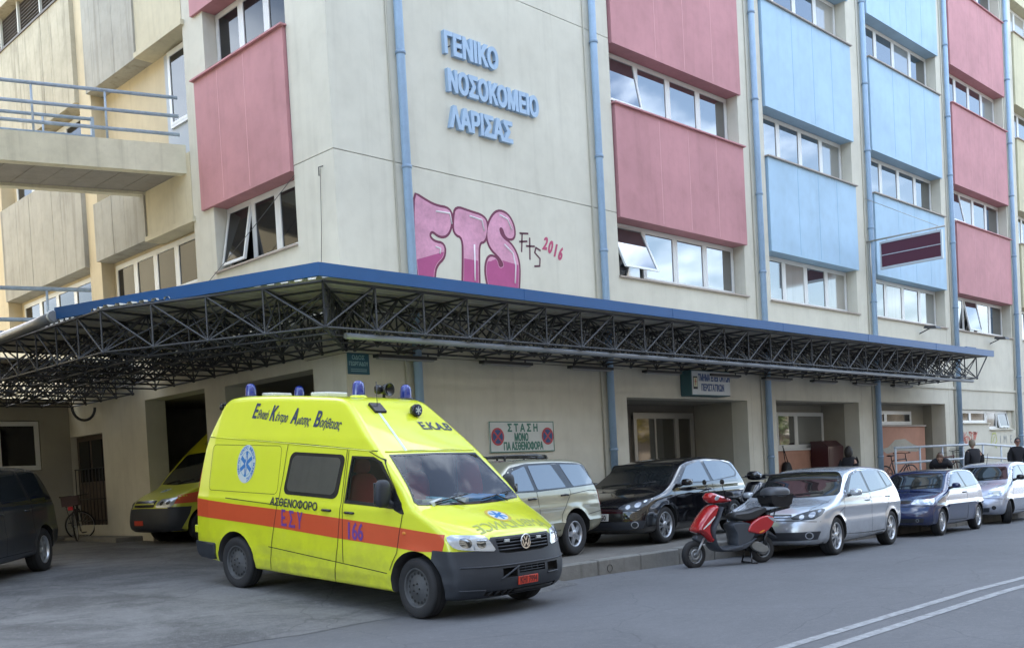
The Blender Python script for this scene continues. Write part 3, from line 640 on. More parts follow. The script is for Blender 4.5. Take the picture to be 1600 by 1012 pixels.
# ---------------------------------------------------------------- ground
def zroad(x): return -.018 * min(max(x - 1.5, 0), 18)
def zapron(y):
    if y < -4.4: return 0.
    if y < -1.43: return .24 * (y + 4.4) / 2.97
    if y < 5.5: return .24 + (y + 1.43) * .28 / 6.93
    return min(.52 + (y - 5.5) * .015, .6)
def ground_mat(name, col, dark, patch=.5, sc=1., rough=.85, speck=.5, cracks=.0):
    m = bpy.data.materials.new(name); m.use_nodes = True; n = m.node_tree.nodes; l = m.node_tree.links.new; b = n['Principled BSDF']
    b.inputs['Roughness'].default_value = rough; b.inputs['Specular IOR Level'].default_value = .35
    t = n.new('ShaderNodeTexCoord')
    def nz_(scale, det=6, r=.65, dist=0., sc3=None):
        q = n.new('ShaderNodeTexNoise'); q.inputs['Scale'].default_value = scale; q.inputs['Detail'].default_value = det; q.inputs['Roughness'].default_value = r; q.inputs['Distortion'].default_value = dist
        if sc3:
            mp_ = n.new('ShaderNodeMapping'); mp_.inputs['Scale'].default_value = sc3; l(t.outputs['Object'], mp_.inputs['Vector']); l(mp_.outputs['Vector'], q.inputs['Vector'])
        else: l(t.outputs['Object'], q.inputs['Vector'])
        return q.outputs['Fac']
    def rg(f, a, b_, lo=0., hi=1.):
        r = n.new('ShaderNodeMapRange'); r.inputs['From Min'].default_value = a; r.inputs['From Max'].default_value = b_; r.inputs['To Min'].default_value = lo; r.inputs['To Max'].default_value = hi; l(f, r.inputs['Value']); return r.outputs['Result']
    def mixc(f, a, c, mode='MIX'):
        x = n.new('ShaderNodeMixRGB'); x.blend_type = mode; l(f, x.inputs['Fac'])
        if isinstance(a, tuple): x.inputs['Color1'].default_value = (*a, 1)
        else: l(a, x.inputs['Color1'])
        x.inputs['Color2'].default_value = (*c, 1); return x.outputs['Color']
    c = mixc(rg(nz_(.35 * sc, 6, .7, .6), .42, .62, 0, patch), col, dark)
    c = mixc(rg(nz_(1.7 * sc, 8, .75, .3, (.5, 1.6, 1)), .5, .72, 0, patch), c, dark)
    c = mixc(rg(nz_(9 * sc, 6, .7), .52, .75, 0, .45), c, tuple(q * 1.6 for q in col))
    c = mixc(rg(nz_(160, 3, .6), .45, .7, 0, speck), c, tuple(q * 1.9 for q in col))
    c = mixc(rg(nz_(120, 3, .6), .55, .75, 0, speck), c, tuple(q * .3 for q in col))
    c = mixc(rg(nz_(34, 5, .7), .5, .68, 0, .35), c, tuple(q * .45 for q in col))
    c = mixc(rg(nz_(22, 6, .8), .56, .7, 0, .4), c, tuple(q * 1.8 for q in col))
    if cracks > 0:
        v = n.new('ShaderNodeTexVoronoi'); v.feature = 'DISTANCE_TO_EDGE'; v.inputs['Scale'].default_value = .45
        dn = n.new('ShaderNodeMixRGB'); dn.blend_type = 'ADD'; dn.inputs['Fac'].default_value = .35; l(t.outputs['Object'], dn.inputs['Color1'])
        qn = n.new('ShaderNodeTexNoise'); qn.inputs['Scale'].default_value = 1.5; qn.inputs['Detail'].default_value = 6; l(t.outputs['Object'], qn.inputs['Vector']); l(qn.outputs['Color'], dn.inputs['Color2']); l(dn.outputs['Color'], v.inputs['Vector'])
        c = mixc(rg(v.outputs['Distance'], 0, .006, cracks, 0), c, tuple(q * .35 for q in col))
    l(c, b.inputs['Base Color'])
    bp_ = n.new('ShaderNodeBump'); bp_.inputs['Strength'].default_value = .5; bp_.inputs['Distance'].default_value = .006; l(nz_(110, 4, .6), bp_.inputs['Height']); l(bp_.outputs['Normal'], b.inputs['Normal'])
    return m
M_road = ground_mat('asphalt', (.122, .124, .13), (.085, .087, .092), .55, 1., .8, .35, .35)
M_apron = ground_mat('apron_asphalt', (.165, .165, .165), (.04, .04, .042), .85, 1.5, .85, .5, .5)
M_pave = ground_mat('pavement_concrete', (.15, .14, .125), (.07, .065, .058), .6, 1.4, .9, .3, .3)
M_kerb = mat('kerb_concrete', (.20, .195, .18), .9, var=.5, vscale=3, bump=.5, bscale=30, streak=.4)
mb = MB(); xs = [-400, -60, -30, -15] + [1.5 + i * 3 for i in range(7)] + [30, 60, 120, 400]
ys = [-400, -60, -25, -4.0, 20, 60, 400]
vs = [(x, y, zroad(x)) for y in ys for x in xs]; nx = len(xs)
mb.add(vs, [(j * nx + i, j * nx + i + 1, (j + 1) * nx + i + 1, (j + 1) * nx + i) for j in range(len(ys) - 1) for i in range(nx - 1)])
struct('road', mb, M_road)
mb = MB()
for y0, y1 in ((-9.18, -9.07), (-9.49, -9.38)):
    for a, b in zip([-60, -20, 1.5] + [4.5 + 3 * i for i in range(5)] + [19.5, 60], [-20, 1.5] + [4.5 + 3 * i for i in range(5)] + [19.5, 60, 120]):
        if b > a: mb.add([(a, y0, zroad(a) + .004), (b, y0, zroad(b) + .004), (b, y1, zroad(b) + .004), (a, y1, zroad(a) + .004)], [(0, 1, 2, 3)])
struct('road_marking', mb, mat('road_paint', (.34, .35, .36), .85, var=.85, vscale=9, bump=.3), 'structure')
# driveway rising from the street to the colonnade
mb = MB(); ys = [-4.4 + i * .15 for i in range(22)] + [-1, 0, 1, 2, 3.5, 5, 7, 9, 10.5, 22]
rr = random.Random(2); xs = [-60, -30, -15, -10, -8, -7] + [-6 + i * .25 for i in range(27)]
vs = []
for j, y in enumerate(ys):
    for x in xs: vs.append((x, y + (.06 * math.sin(x * 2.1) + .04 * math.sin(x * 5.3) + .03 * rr.uniform(-1, 1) + .02 * (x + 2) if j == 0 else 0), zapron(y) + .005 + (0 if j else -.001)))
nx = len(xs)
mb.add(vs, [(j * nx + i, j * nx + i + 1, (j + 1) * nx + i + 1, (j + 1) * nx + i) for j in range(len(ys) - 1) for i in range(nx - 1)], 0, True)
struct('driveway', mb, M_apron)
# step in front of the lodge and door
mb = MB(); mb.box(-6.6, 0, 10.3, 11.1, .2, .68, 0, .01); mb.box(-.6, 0, 7.6, 10.3, .2, .66, 0, .01)
struct('kerb_step', mb, M_kerb)
# pavement with its kerb stones
mb = MB(); mb.box(.52, 60, -3.62, .5, -1, .216); mb.box(.5, 8, .5, 13.5, -1, .5)
struct('pavement', mb, M_pave)
mb = MB(); x = .5; rr = random.Random(4)
while x < 60:
    dz = rr.uniform(-.008, .008); dy = rr.uniform(-.008, .008); mb.box(x + .006, x + .994, -3.80 + dy, -3.62, -1, .222 + dz, 0, .018); x += 1.0
mb.box(.36, .5, -3.75, -1.7, -.5, .222, 0, .015)
mb.lathe([(.055, -3.815), (.055, -3.79), (.04, -3.79), (.04, -3.70), (0, -3.70)], (1.75, 0, .08), 'Y', 16, 1)
struct('kerb', mb, [M_kerb, M_blackmetal])
# wheelchair ramp with pipe rail in front of the third opening
mb = MB(); mb.box(18.93, 25.5, -.5, -.002, .1, .56); mb.box(18.94, 23.55, -.002, .49, .1, .56); mb.hexa([(25.5, -.5, .1), (33, -.5, .1), (33, -.002, .1), (25.5, -.002, .1), (25.5, -.5, .56), (33, -.5, .23), (33, -.002, .23), (25.5, -.002, .56)])
struct('ramp', mb, M_pave)
RL = thing('ramp_railing', 'grey-white pipe railing along the ramp behind the parked blue car', 'railing', (22, -.45, .56))
mb = MB(); M_rw = mat('rail_white', (.55, .6, .66), .45, var=.3, vscale=5)
for z in (1.74, 1.30): mb.tube([(18.75, -.45, z - .01), (25.4, -.45, z), (29.3, -.45, z - .18), (33, -.45, z - .35)], .036, 8)
for x in [18.8 + i * 1.65 for i in range(9)]: mb.tube([(x, -.45, .2), (x, -.45, 1.72 if x < 26 else 1.72 - (x - 25.4) * .046)], .03, 8)
wpart('rails', mb, M_rw, RL)
# ---------------------------------------------------------------- entrance canopy: space frame, ribbed sheet, blue fascia
CP = thing('entrance_canopy', 'wide steel space-frame canopy with a blue fascia wrapping the hospital corner', 'canopy', (0, 0, 3.6))
M_steel = mat('frame_steel', (.065, .067, .072), .5, metal=.2, var=.3, vscale=6)
M_fascia = mat('fascia_blue', (.010, .085, .25), .45, var=.15, vscale=2)
M_sheet = mat('ribbed_sheet', (.62, .59, .50), .55, var=.3, vscale=1.5, streak=.2)
ZT, ZB = 4.28, 3.66
# outer edge polyline of nodes, from the far left round the corner to the right end; inner rows step towards the wall
def node(o, w_): # o outer point index param -> (outer, wall) blend
    (x, y), (u, v) = o
    return (x * (1 - w_) + u * w_, y * (1 - w_) + v * w_)
NR = 24; DX = .885
rightcols = [((-1.66 + DX * i, -1.86), (max(-.06, -1.66 + DX * i) if i < 2 else -1.66 + DX * i, -.12)) for i in range(0, 27)]
ledge_ = [(-1.66, -1.86), (-2.06, -.99), (-2.46, -.13), (-2.86, .73), (-3.25, 1.56), (-3.27, 2.36), (-3.29, 3.16), (-3.31, 3.96), (-3.33, 4.76), (-3.35, 5.56), (-3.37, 6.36)]
leftcols = [(p, (-.12, (p[1] + (.0 if i > 5 else (1.74 * (1 - i / 6)))))) for i, p in enumerate(ledge_)]
fr = MB(); lamps = []
def bar(a, b, r=.016, n=5): fr.tube([a, b], r, n, 0, False)
def ball(p): fr.lathe([(0, -.04), (.028, -.028), (.04, 0), (.028, .028), (0, .04)], p, 'Z', 6)
def frame(cols, rows):
    T = [[(*node(c, w_), ZT) for w_ in rows] for c in cols]; B = [[(*node(c, w_), ZB) for w_ in rows] for c in cols]
    for i in range(len(cols)):
        for j in range(len(rows)):
            if j < len(rows): ball(B[i][j])
            if j in (0, len(rows) - 1) or (i + j) % 2 == 0: bar(T[i][j], B[i][j])
            if i + 1 < len(cols):
                bar(T[i][j], T[i + 1][j], .022 if j == 0 else .018); bar(B[i][j], B[i + 1][j], .018)
                bar(T[i + 1][j], B[i][j]) 
                if j and (i + j) % 2: bar(T[i][j], B[i + 1][j], .013)
            if j + 1 < len(rows):
                bar(T[i][j], T[i][j + 1], .02); bar(B[i][j], B[i][j + 1], .018)
                bar(T[i][j], B[i][j + 1]); bar(B[i][j], T[i][j + 1], .015)
                if i + 1 < len(cols): bar(B[i][j], T[i + 1][j + 1], .014); bar(T[i][j + 1], B[i + 1][j], .014)
ROWS = [0, .33, .66, 1.0]
frame(rightcols, ROWS)
frame(leftcols, [0, .25, .5, .75, 1.0])
# raking end strut at the right
xe = rightcols[-1][0][0]
for y in (-1.86, -.99, -.12): bar((xe, y, ZB), (xe + .85, y, ZT + .06), .02); bar((xe, y, ZT), (xe + .85, y, ZT + .06), .02)
wpart('space_frame', fr, M_steel, CP, fix=False)
# second frame beyond the bridge end
fr = MB()
frame([((-4.6, 7.4 + .8 * i), (-.12, 7.4 + .8 * i)) for i in range(5)], [0, .17, .34, .51, .68, .85, 1.0])
wpart('space_frame', fr, M_steel, CP, fix=False)
# ribbed sheet
sh = MB()
def ribbed(x0, x1, y0, y1, z, along='X'):
    pts = []; t = y0; k = 0
    while t < y1 - 1e-6:
        pts += [(t, z), (min(t + .10, y1), z), (min(t + .12, y1), z + .035), (min(t + .18, y1), z + .035)]; t += .2
    pts.append((y1, z)); n = len(pts)
    sh.add([(x0 if not callable(x0) else x0(a), a, c) for a, c in pts] + [(x1, a, c) for a, c in pts], [(i, i + 1, n + i + 1, n + i) for i in range(n - 1)])
def xl(y):
    for (a, b), (c, d_) in zip(ledge_[:-1], ledge_[1:]):
        if y <= d_: return a + (c - a) * (y - b) / (d_ - b) + .05
    return -3.38
ribbed(xl, 22.2, -1.92, -.02, ZT + .05)
ribbed(xl, -.02, -.02, 6.6, ZT + .05)
sh.box(-4.7, -.02, 7.6, 11.0, ZT + .02, ZT + .06)  # flat roof over the second frame, added to shade the left forecourt
wpart('roof_sheet', sh, M_sheet, CP, fix=False)
fa = MB(); z0, z1 = ZT + .03, ZT + .21
fa.box(-1.83, 22.3, -2.03, -1.99, z0, z1); fa.box(-1.83, 22.3, -1.99, -1.90, z1 - .012, z1)
e0, e1 = Vector((-1.83, -2.03)), Vector((-3.45, 2.75)); t_ = (e1 - e0).normalized(); q_ = Vector((t_.y, -t_.x)); q_ = q_ if q_.x > 0 else -q_
p = lambda v, z: (v.x, v.y, z)
fa.hexa([p(e0, z0), p(e1, z0), p(e1 + q_ * .04, z0), p(e0 + q_ * .04 + Vector((0, .04)), z0), p(e0, z1), p(e1, z1), p(e1 + q_ * .04, z1), p(e0 + q_ * .04 + Vector((0, .04)), z1)])
for x in [2.1, 6.1, 10.1, 14.1, 18.1]: fa.box(x, x + .01, -2.034, -2.03, z0, z1)
fa.box(20.3, 21.0, -2.0, -1.9, z1, z1 + .03)
wpart('fascia', fa, M_fascia, CP, 'royal blue sheet-metal edge')
gu = MB(); gu.tube([(-3.47, 2.72, ZT + .07), (-3.5, 3.3, ZT + .04), (-3.5, 6.9, ZT + .02)], .085, 12, 0)
gu.lathe([(.09, -.03), (.1, -.02), (.1, .02), (.09, .03)], (-3.47, 2.76, ZT + .07), 'Y', 12, 1)
for k in range(16): gu.lathe([(0, .0), (.03, .01), (.035, .04), (0, .06)], (-3.42, 3.2 + k * .22, ZT + .10), 'Z', 7, 1)
wpart('gutter', gu, [mat('gutter_grey', (.16, .17, .18), .4), mat('gutter_pale', (.45, .5, .52), .4)], CP)
pp = MB(); pp.tube([(-1.25, -1.75, 3.58), (21.3, -1.75, 3.58)], .045, 10)
wpart('front_pipe', pp, mat('galv_pipe', (.26, .28, .31), .4, metal=.4, var=.3), CP, 'long grey pipe slung under the front row of nodes')
for k in range(9):
    x = .4 + k * 2.35; lb = MB(); lb.box(x, x + 1.25, -.34, -.2, 3.53, 3.58, 0); lb.box(x + .04, x + 1.21, -.31, -.23, 3.505, 3.53, 1); lb.box(x + .1, x + .12, -.28, -.26, 3.58, 3.64, 0); lb.box(x + 1.1, x + 1.12, -.28, -.26, 3.58, 3.64, 0)
    wpart('lamp_tray', lb, [M_blackmetal, mat('tray_grey', (.3, .3, .3), .5)], CP)
cb = MB(); pts = [(-.9 + .0, 10.35 + .42 * math.cos(a) - 0, 3.55 + .42 * math.sin(a)) for a in [math.pi + i * math.pi / 10 for i in range(11)]]
cb.tube([(-.55 + .25 * math.cos(a), 8.9, 3.50 + .28 * math.sin(a)) for a in [math.pi + i * math.pi / 12 for i in range(13)]], .03, 7)
wpart('drain_hose', cb, M_blackmetal, CP)
# ---------------------------------------------------------------- vehicles
def cubic(xs, ys):
    xs = np.array(xs, float); ys = np.array(ys, float)
    return lambda x: np.interp(x, xs, ys)
def smoothstep(a, b, x): t = np.clip((x - a) / (b - a), 0, 1); return t * t * (3 - 2 * t)
def chaikin(P, it=2, keep=()):
    for _ in range(it):
        n = len(P); Q = []
        for i in range(n):
            a, b = P[i], P[(i + 1) % n]; Q.append((a[0] * .75 + b[0] * .25, a[1] * .75 + b[1] * .25)); Q.append((a[0] * .25 + b[0] * .75, a[1] * .25 + b[1] * .75))
        P = Q
    return P
class Body:
    """implicit vehicle body: side profile (x forward, z up) closed with plan curves; negative inside"""
    def __init__(s, prof, plan, sec, k=.09, nose=(.0, 0), tail=(.0, 0), crown=.03, arches=(), flare=.0, it=2, zfloor=None, crease=None):
        s.P = np.array(chaikin(prof, it)); s.x0, s.x1 = s.P[:, 0].min(), s.P[:, 0].max(); s.z0, s.z1 = s.P[:, 1].min(), s.P[:, 1].max()
        s.plan = cubic(*plan); s.sec = cubic(*sec); s.k = k; s.nose = nose; s.tail = tail; s.crown = crown; s.arches = arches; s.flare = flare; s.W = max(plan[1]); s.crease = crease
    def sdf(s, x, z):
        if not hasattr(s, 'grid'):
            s.gx0, s.gz0, s.gh = s.x0 - .7, s.z0 - .9, .0125; nx, nz_ = int((s.x1 + .7 - s.gx0) / s.gh) + 2, int((s.z1 + .7 - s.gz0) / s.gh) + 2
            X, Z = np.meshgrid(s.gx0 + np.arange(nx) * s.gh, s.gz0 + np.arange(nz_) * s.gh, indexing='ij'); s.grid = s.sdf0(X, Z)
        u = np.clip((x - s.gx0) / s.gh, 0, s.grid.shape[0] - 1.001); v = np.clip((z - s.gz0) / s.gh, 0, s.grid.shape[1] - 1.001); i = u.astype(int); j = v.astype(int); u = u - i; v = v - j; g = s.grid
        return (g[i, j] * (1 - u) + g[i + 1, j] * u) * (1 - v) + (g[i, j + 1] * (1 - u) + g[i + 1, j + 1] * u) * v
    def sdf0(s, x, z):
        A = s.P; B = np.roll(A, -1, 0); d = np.full(x.shape, 1e9); ins = np.zeros(x.shape, bool)
        for (ax, az), (bx, bz) in zip(A, B):
            ex, ez = bx - ax, bz - az; wx, wz = x - ax, z - az; t = np.clip((wx * ex + wz * ez) / (ex * ex + ez * ez + 1e-12), 0, 1)
            d = np.minimum(d, (wx - ex * t) ** 2 + (wz - ez * t) ** 2)
            c = ((az <= z) & (bz > z)) | ((bz <= z) & (az > z)); ins ^= c & (x < ax + (z - az) * ex / (ez if abs(ez) > 1e-12 else 1e-12))
        d = np.sqrt(d); return np.where(ins, -d, d)
    def half(s, x, z):
        w_ = s.plan(x) + s.sec(z)
        for (cx, cz, R) in s.arches:
            r = np.hypot(x - cx, z - cz); w_ = w_ + s.flare * np.exp(-((r - R) / .05) ** 2) * (z > cz - .15)
        if s.crease:
            for (za, amp, wd) in s.crease: w_ = w_ + amp * np.exp(-((z - za) / wd) ** 2)
        return w_
    def G(s, x, y, z):
        ay = np.abs(y); q = ay / s.W
        xx = x + s.nose[0] * q ** s.nose[1] * smoothstep(s.x1 - 1.1, s.x1 - .25, x) if s.nose[0] else x
        if s.tail[0]: xx = xx - s.tail[0] * q ** s.tail[1] * smoothstep(s.x0 + .9, s.x0 + .2, x)
        zz = z + s.crown * q * q * smoothstep(.45, .8, z)
        a = s.sdf(xx, zz); b = ay - s.half(x, z)
        h = np.maximum(s.k - np.abs(a - b), 0) / s.k
        return np.maximum(a, b) + h * h * s.k * .25
    def bis(s, O, T, it=22, G=None):
        G = G or s.G; lo = np.zeros(len(O)); hi = np.ones(len(O))
        for _ in range(it):
            m = (lo + hi) / 2; p = O + (T - O) * m[:, None]; g = G(p[:, 0], p[:, 1], p[:, 2]); lo = np.where(g > 0, m, lo); hi = np.where(g > 0, hi, m)
        return O + (T - O) * hi[:, None]
    def grad(s, p, G=None):
        G = G or s.G; e = 2e-3; g = np.stack([G(p[:, 0] + (e if i == 0 else 0), p[:, 1] + (e if i == 1 else 0), p[:, 2] + (e if i == 2 else 0)) - G(p[:, 0] - (e if i == 0 else 0), p[:, 1] - (e if i == 1 else 0), p[:, 2] - (e if i == 2 else 0)) for i in range(3)], 1)
        return g / (np.linalg.norm(g, axis=1)[:, None] + 1e-9)
    def solid(s, res=.035, box=None, core=None, G=None, mi=0):
        """closed grid on a box shrunk onto the surface"""
        x0, x1, y1, z0, z1 = box or (s.x0 - .15, s.x1 + .15, s.W + .2, s.z0 - .15, s.z1 + .2)
        ca, cb, cy, cza, czb = core or (s.x0 + .35, s.x1 - .35, s.W * .35, s.z0 + .18, s.z0 + .36)
        nx, ny, nz_ = [max(4, int(round(d / res))) for d in (x1 - x0, 2 * y1, z1 - z0)]
        idx = {}; V = []; F = []
        def vid(i, j, k):
            q = (i, j, k)
            if q not in idx: idx[q] = len(V); V.append((x0 + (x1 - x0) * i / nx, -y1 + 2 * y1 * j / ny, z0 + (z1 - z0) * k / nz_))
            return idx[q]
        for j in range(ny):
            for k in range(nz_):
                F.append((vid(0, j, k), vid(0, j, k + 1), vid(0, j + 1, k + 1), vid(0, j + 1, k))); F.append((vid(nx, j, k), vid(nx, j + 1, k), vid(nx, j + 1, k + 1), vid(nx, j, k + 1)))
        for i in range(nx):
            for k in range(nz_):
                F.append((vid(i, 0, k), vid(i + 1, 0, k), vid(i + 1, 0, k + 1), vid(i, 0, k + 1))); F.append((vid(i, ny, k), vid(i, ny, k + 1), vid(i + 1, ny, k + 1), vid(i + 1, ny, k)))
            for j in range(ny):
                F.append((vid(i, j, 0), vid(i, j + 1, 0), vid(i + 1, j + 1, 0), vid(i + 1, j, 0))); F.append((vid(i, j, nz_), vid(i + 1, j, nz_), vid(i + 1, j + 1, nz_), vid(i, j + 1, nz_)))
        O = np.array(V); T = np.stack([np.clip(O[:, 0], ca, cb), np.clip(O[:, 1], -cy, cy), np.clip(O[:, 2], cza, czb)], 1)
        # keep rays of one face parallel: only the far coordinate is pulled in, corners fan out
        P = s.bis(O, T, 22, G); mb = MB(); mb.v = [tuple(p) for p in P.tolist()]; mb.f = F; mb.m = [mi] * len(F); mb.sm = [True] * len(F); return mb
    # lifting of 2D outlines onto the body
    def lift(s, mode, ab, off=0., sgn=1, G=None):
        ab = np.array(ab, float).reshape(-1, 2)
        if mode == 'side':
            O = np.stack([ab[:, 0], np.full(len(ab), sgn * (s.W + .25)), ab[:, 1]], 1); T = O.copy(); T[:, 1] = 0
        elif mode == 'front': O = np.stack([np.full(len(ab), s.x1 + .2), ab[:, 0], ab[:, 1]], 1); T = O.copy(); T[:, 0] = s.x1 - 1.6
        elif mode == 'back': O = np.stack([np.full(len(ab), s.x0 - .2), ab[:, 0], ab[:, 1]], 1); T = O.copy(); T[:, 0] = s.x0 + 1.6
        else: O = np.stack([ab[:, 0], ab[:, 1], np.full(len(ab), s.z1 + .3)], 1); T = O.copy(); T[:, 2] = .5
        P = s.bis(O, T, 24, G)
        return P + s.grad(P, G) * off if off else P
def patch(B, mode, poly, off=.004, sgn=1, it=2, res=.05, thick=.012, mb=None, mi=0, smooth=True):
    """region of the body surface under a 2D outline, as a closed shell standing off by `off`"""
    mb = mb or MB(); P = chaikin(poly, it) if it else list(poly)
    R = []
    for i in range(len(P)):
        a, b = P[i], P[(i + 1) % len(P)]; d = math.hypot(b[0] - a[0], b[1] - a[1])
        if d < 1e-6: continue
        n = max(1, int(d / res + .5))
        for k in range(n): R.append((a[0] + (b[0] - a[0]) * k / n, a[1] + (b[1] - a[1]) * k / n))
    nb = len(R); A = np.array(R); x0, z0 = A.min(0); x1, z1 = A.max(0); pts = []
    gx = np.arange(x0 + res / 2, x1, res); gz = np.arange(z0 + res / 2, z1, res)
    if len(gx) and len(gz):
        X, Z = [q.ravel() for q in np.meshgrid(gx, gz)]; ins = np.zeros(len(X), bool); dm = np.full(len(X), 1e9)
        for i in range(nb):
            a, b = R[i], R[(i + 1) % nb]; dm = np.minimum(dm, (X - a[0]) ** 2 + (Z - a[1]) ** 2)
            if a[1] != b[1]: ins ^= ((a[1] > Z) != (b[1] > Z)) & (X < a[0] + (Z - a[1]) * (b[0] - a[0]) / (b[1] - a[1]))
        pts = [(x, z) for x, z, q, d in zip(X.tolist(), Z.tolist(), ins, dm) if q and d > (res * .45) ** 2]
    r = delaunay_2d_cdt([Vector(p) for p in R + pts], [], [list(range(nb))], 1, 1e-6)
    V = [(v.x, v.y) for v in r[0]]; T = [tuple(f) for f in r[2]]
    Q = B.lift(mode, V, off, sgn)
    cnt = {}
    for f in T:
        for i in range(3): cnt[(f[i], f[(i + 1) % 3])] = 1
    bd = [e for e in cnt if (e[1], e[0]) not in cnt]; n = len(Q)
    N = B.grad(Q); q2 = Q - N * thick
    bi = sorted({i for e in bd for i in e}); mp_ = {v: n + k for k, v in enumerate(bi)}
    # orient faces outwards
    f0 = T[0]; nn = np.cross(Q[f0[1]] - Q[f0[0]], Q[f0[2]] - Q[f0[0]]); flip = (nn * N[f0[0]]).sum() < 0
    if flip: T = [t[::-1] for t in T]; bd = [(b, a) for a, b in bd]
    nb_ = len(bi); mt_ = {v: n + nb_ + k for k, v in enumerate(bi)}
    o = len(mb.v); mb.v.extend([tuple(p) for p in Q.tolist()] + [tuple(q2[i]) for i in bi] + [tuple(Q[i]) for i in bi])
    for t in T: mb.f.append(tuple(i + o for i in t)); mb.m.append(mi); mb.sm.append(smooth)
    for a, b in bd: mb.f.append((mt_[b] + o, mt_[a] + o, mp_[a] + o, mp_[b] + o)); mb.m.append(mi); mb.sm.append(False)
    return mb
def seam(B, mode, pts, wd=.007, off=.0015, sgn=1, mb=None, mi=0, closed=False):
    mb = mb or MB(); P = []
    pts = list(pts) + ([pts[0]] if closed else [])
    for a, b in zip(pts[:-1], pts[1:]):
        n = max(1, int(math.hypot(b[0] - a[0], b[1] - a[1]) / .05))
        P += [(a[0] + (b[0] - a[0]) * k / n, a[1] + (b[1] - a[1]) * k / n) for k in range(n)]
    P.append(pts[-1]); A = np.array(P); T = np.gradient(A, axis=0); T /= np.linalg.norm(T, axis=1)[:, None] + 1e-9; N = np.stack([-T[:, 1], T[:, 0]], 1) * wd / 2
    Q = np.concatenate([B.lift(mode, A + N, off, sgn), B.lift(mode, A - N, off, sgn)]); n = len(A)
    return mb.add(Q.tolist(), [(i, i + 1, n + i + 1, n + i) for i in range(n - 1)], mi, True)
def rrect(x0, x1, z0, z1, r=.07, n=5):
    P = []
    for cx, cz, a0 in ((x1 - r, z0 + r, -90), (x1 - r, z1 - r, 0), (x0 + r, z1 - r, 90), (x0 + r, z0 + r, 180)):
        P += [(cx + r * math.cos(math.radians(a0 + 90 * k / n)), cz + r * math.sin(math.radians(a0 + 90 * k / n))) for k in range(n + 1)]
    return P
def rpoly(P, r=.05, n=4):
    """polygon with its corners rounded"""
    out = []; N = len(P)
    for i in range(N):
        a, b, c = Vector(P[i - 1]), Vector(P[i]), Vector(P[(i + 1) % N]); d = min(r, (a - b).length * .45, (c - b).length * .45)
        p, q = b + (a - b).normalized() * d, b + (c - b).normalized() * d
        for k in range(n + 1): t = k / n; v = p * (1 - t) ** 2 + b * 2 * t * (1 - t) + q * t * t; out.append((v.x, v.y))
    return out
def subdiv(vs, fs, thr=.035):
    V = [tuple(v) for v in vs]; T = []
    for f in fs:
        for i in range(1, len(f) - 1): T.append((f[0], f[i], f[i + 1]))
    for _ in range(6):
        mid = {}; N = []; done = True
        def m(a, b):
            if math.hypot(V[a][0] - V[b][0], V[a][1] - V[b][1]) <= thr: return None
            k = (min(a, b), max(a, b))
            if k not in mid: mid[k] = len(V); V.append(((V[a][0] + V[b][0]) / 2, (V[a][1] + V[b][1]) / 2))
            return mid[k]
        for a, b, c in T:
            ab, bc, ca = m(a, b), m(b, c), m(c, a); k = (ab is not None) + (bc is not None) + (ca is not None)
            if k == 0: N.append((a, b, c)); continue
            done = False
            if k == 3: N += [(a, ab, ca), (ab, b, bc), (ca, bc, c), (ab, bc, ca)]
            else:
                while (k == 1 and ab is None) or (k == 2 and ca is not None): a, b, c = b, c, a; ab, bc, ca = bc, ca, ab
                if k == 1: N += [(a, ab, c), (ab, b, c)]
                else: N += [(ab, b, bc), (a, ab, bc), (a, bc, c)]
        T = N
        if done: break
    return V, T
def letters(B, mode, txt, size, at, mb, mi=0, off=.006, sgn=1, bold=0., shear=0., sx=1., rot=0., flipx=1, align='LEFT'):
    vs, fs = subdiv(*text_geo(txt, size, bold, shear, sx, align, 3)); c, s_ = math.cos(rot), math.sin(rot)
    ab = [(at[0] + flipx * (a * c - b * s_), at[1] + a * s_ + b * c) for a, b in vs]
    return mb.add(B.lift(mode, ab, off, sgn).tolist(), fs, mi)
def boolean(o, cutters, op='DIFFERENCE'):
    for c in cutters:
        c.parent = o.parent
        md = o.modifiers.new('b', 'BOOLEAN'); md.operation = op; md.object = c; md.solver = 'EXACT'
        try: md.material_mode = 'INDEX'
        except Exception: pass
    dg = bpy.context.evaluated_depsgraph_get(); dg.update(); me = bpy.data.meshes.new_from_object(o.evaluated_get(dg)); old = o.data; o.modifiers.clear(); o.data = me; me.name = old.name
    for c in cutters: bpy.data.objects.remove(c)
    return o
def tmp(mb, mats): o = bpy.data.objects.new('tmp', mb.mesh('tmp', mats)); COL.objects.link(o); return o
def sharpen(me, ang=32):
    for p in me.polygons: p.use_smooth = True
    me.set_sharp_from_angle(angle=math.radians(ang))
M_tyre = mat('tyre_rubber', (.022, .022, .024), .8, var=.3, vscale=9, bump=.2)
M_well = mat('wheel_well', (.012, .012, .012), .95)
M_alloy = mat('alloy', (.52, .54, .57), .3, metal=.75, var=.15)
M_steelrim = mat('steel_rim', (.085, .088, .092), .6, metal=.2, var=.4, vscale=12)
M_rimdark = mat('rim_shadow', (.02, .02, .02), .8)
M_plastic = mat('dark_plastic', (.024, .028, .036), .55, var=.2, vscale=5, bump=.1)
M_black = mat('gloss_black', (.015, .015, .017), .2)
M_carglass = mat('car_glass', (.02, .028, .034), .02, spec=1., ior=1.9)
M_scrglass = mat('screen_glass', (.012, .014, .015), .03, spec=.8, ior=1.5)
M_seam = mat('panel_gap', (.012, .012, .012), .8)
M_lampglass = mat('lamp_lens', (.42, .46, .5), .08, coat=1., metal=.35)
M_lampdark = mat('lamp_inner', (.05, .055, .06), .25, metal=.5)
M_chrome = mat('chrome', (.72, .74, .76), .12, metal=1.)
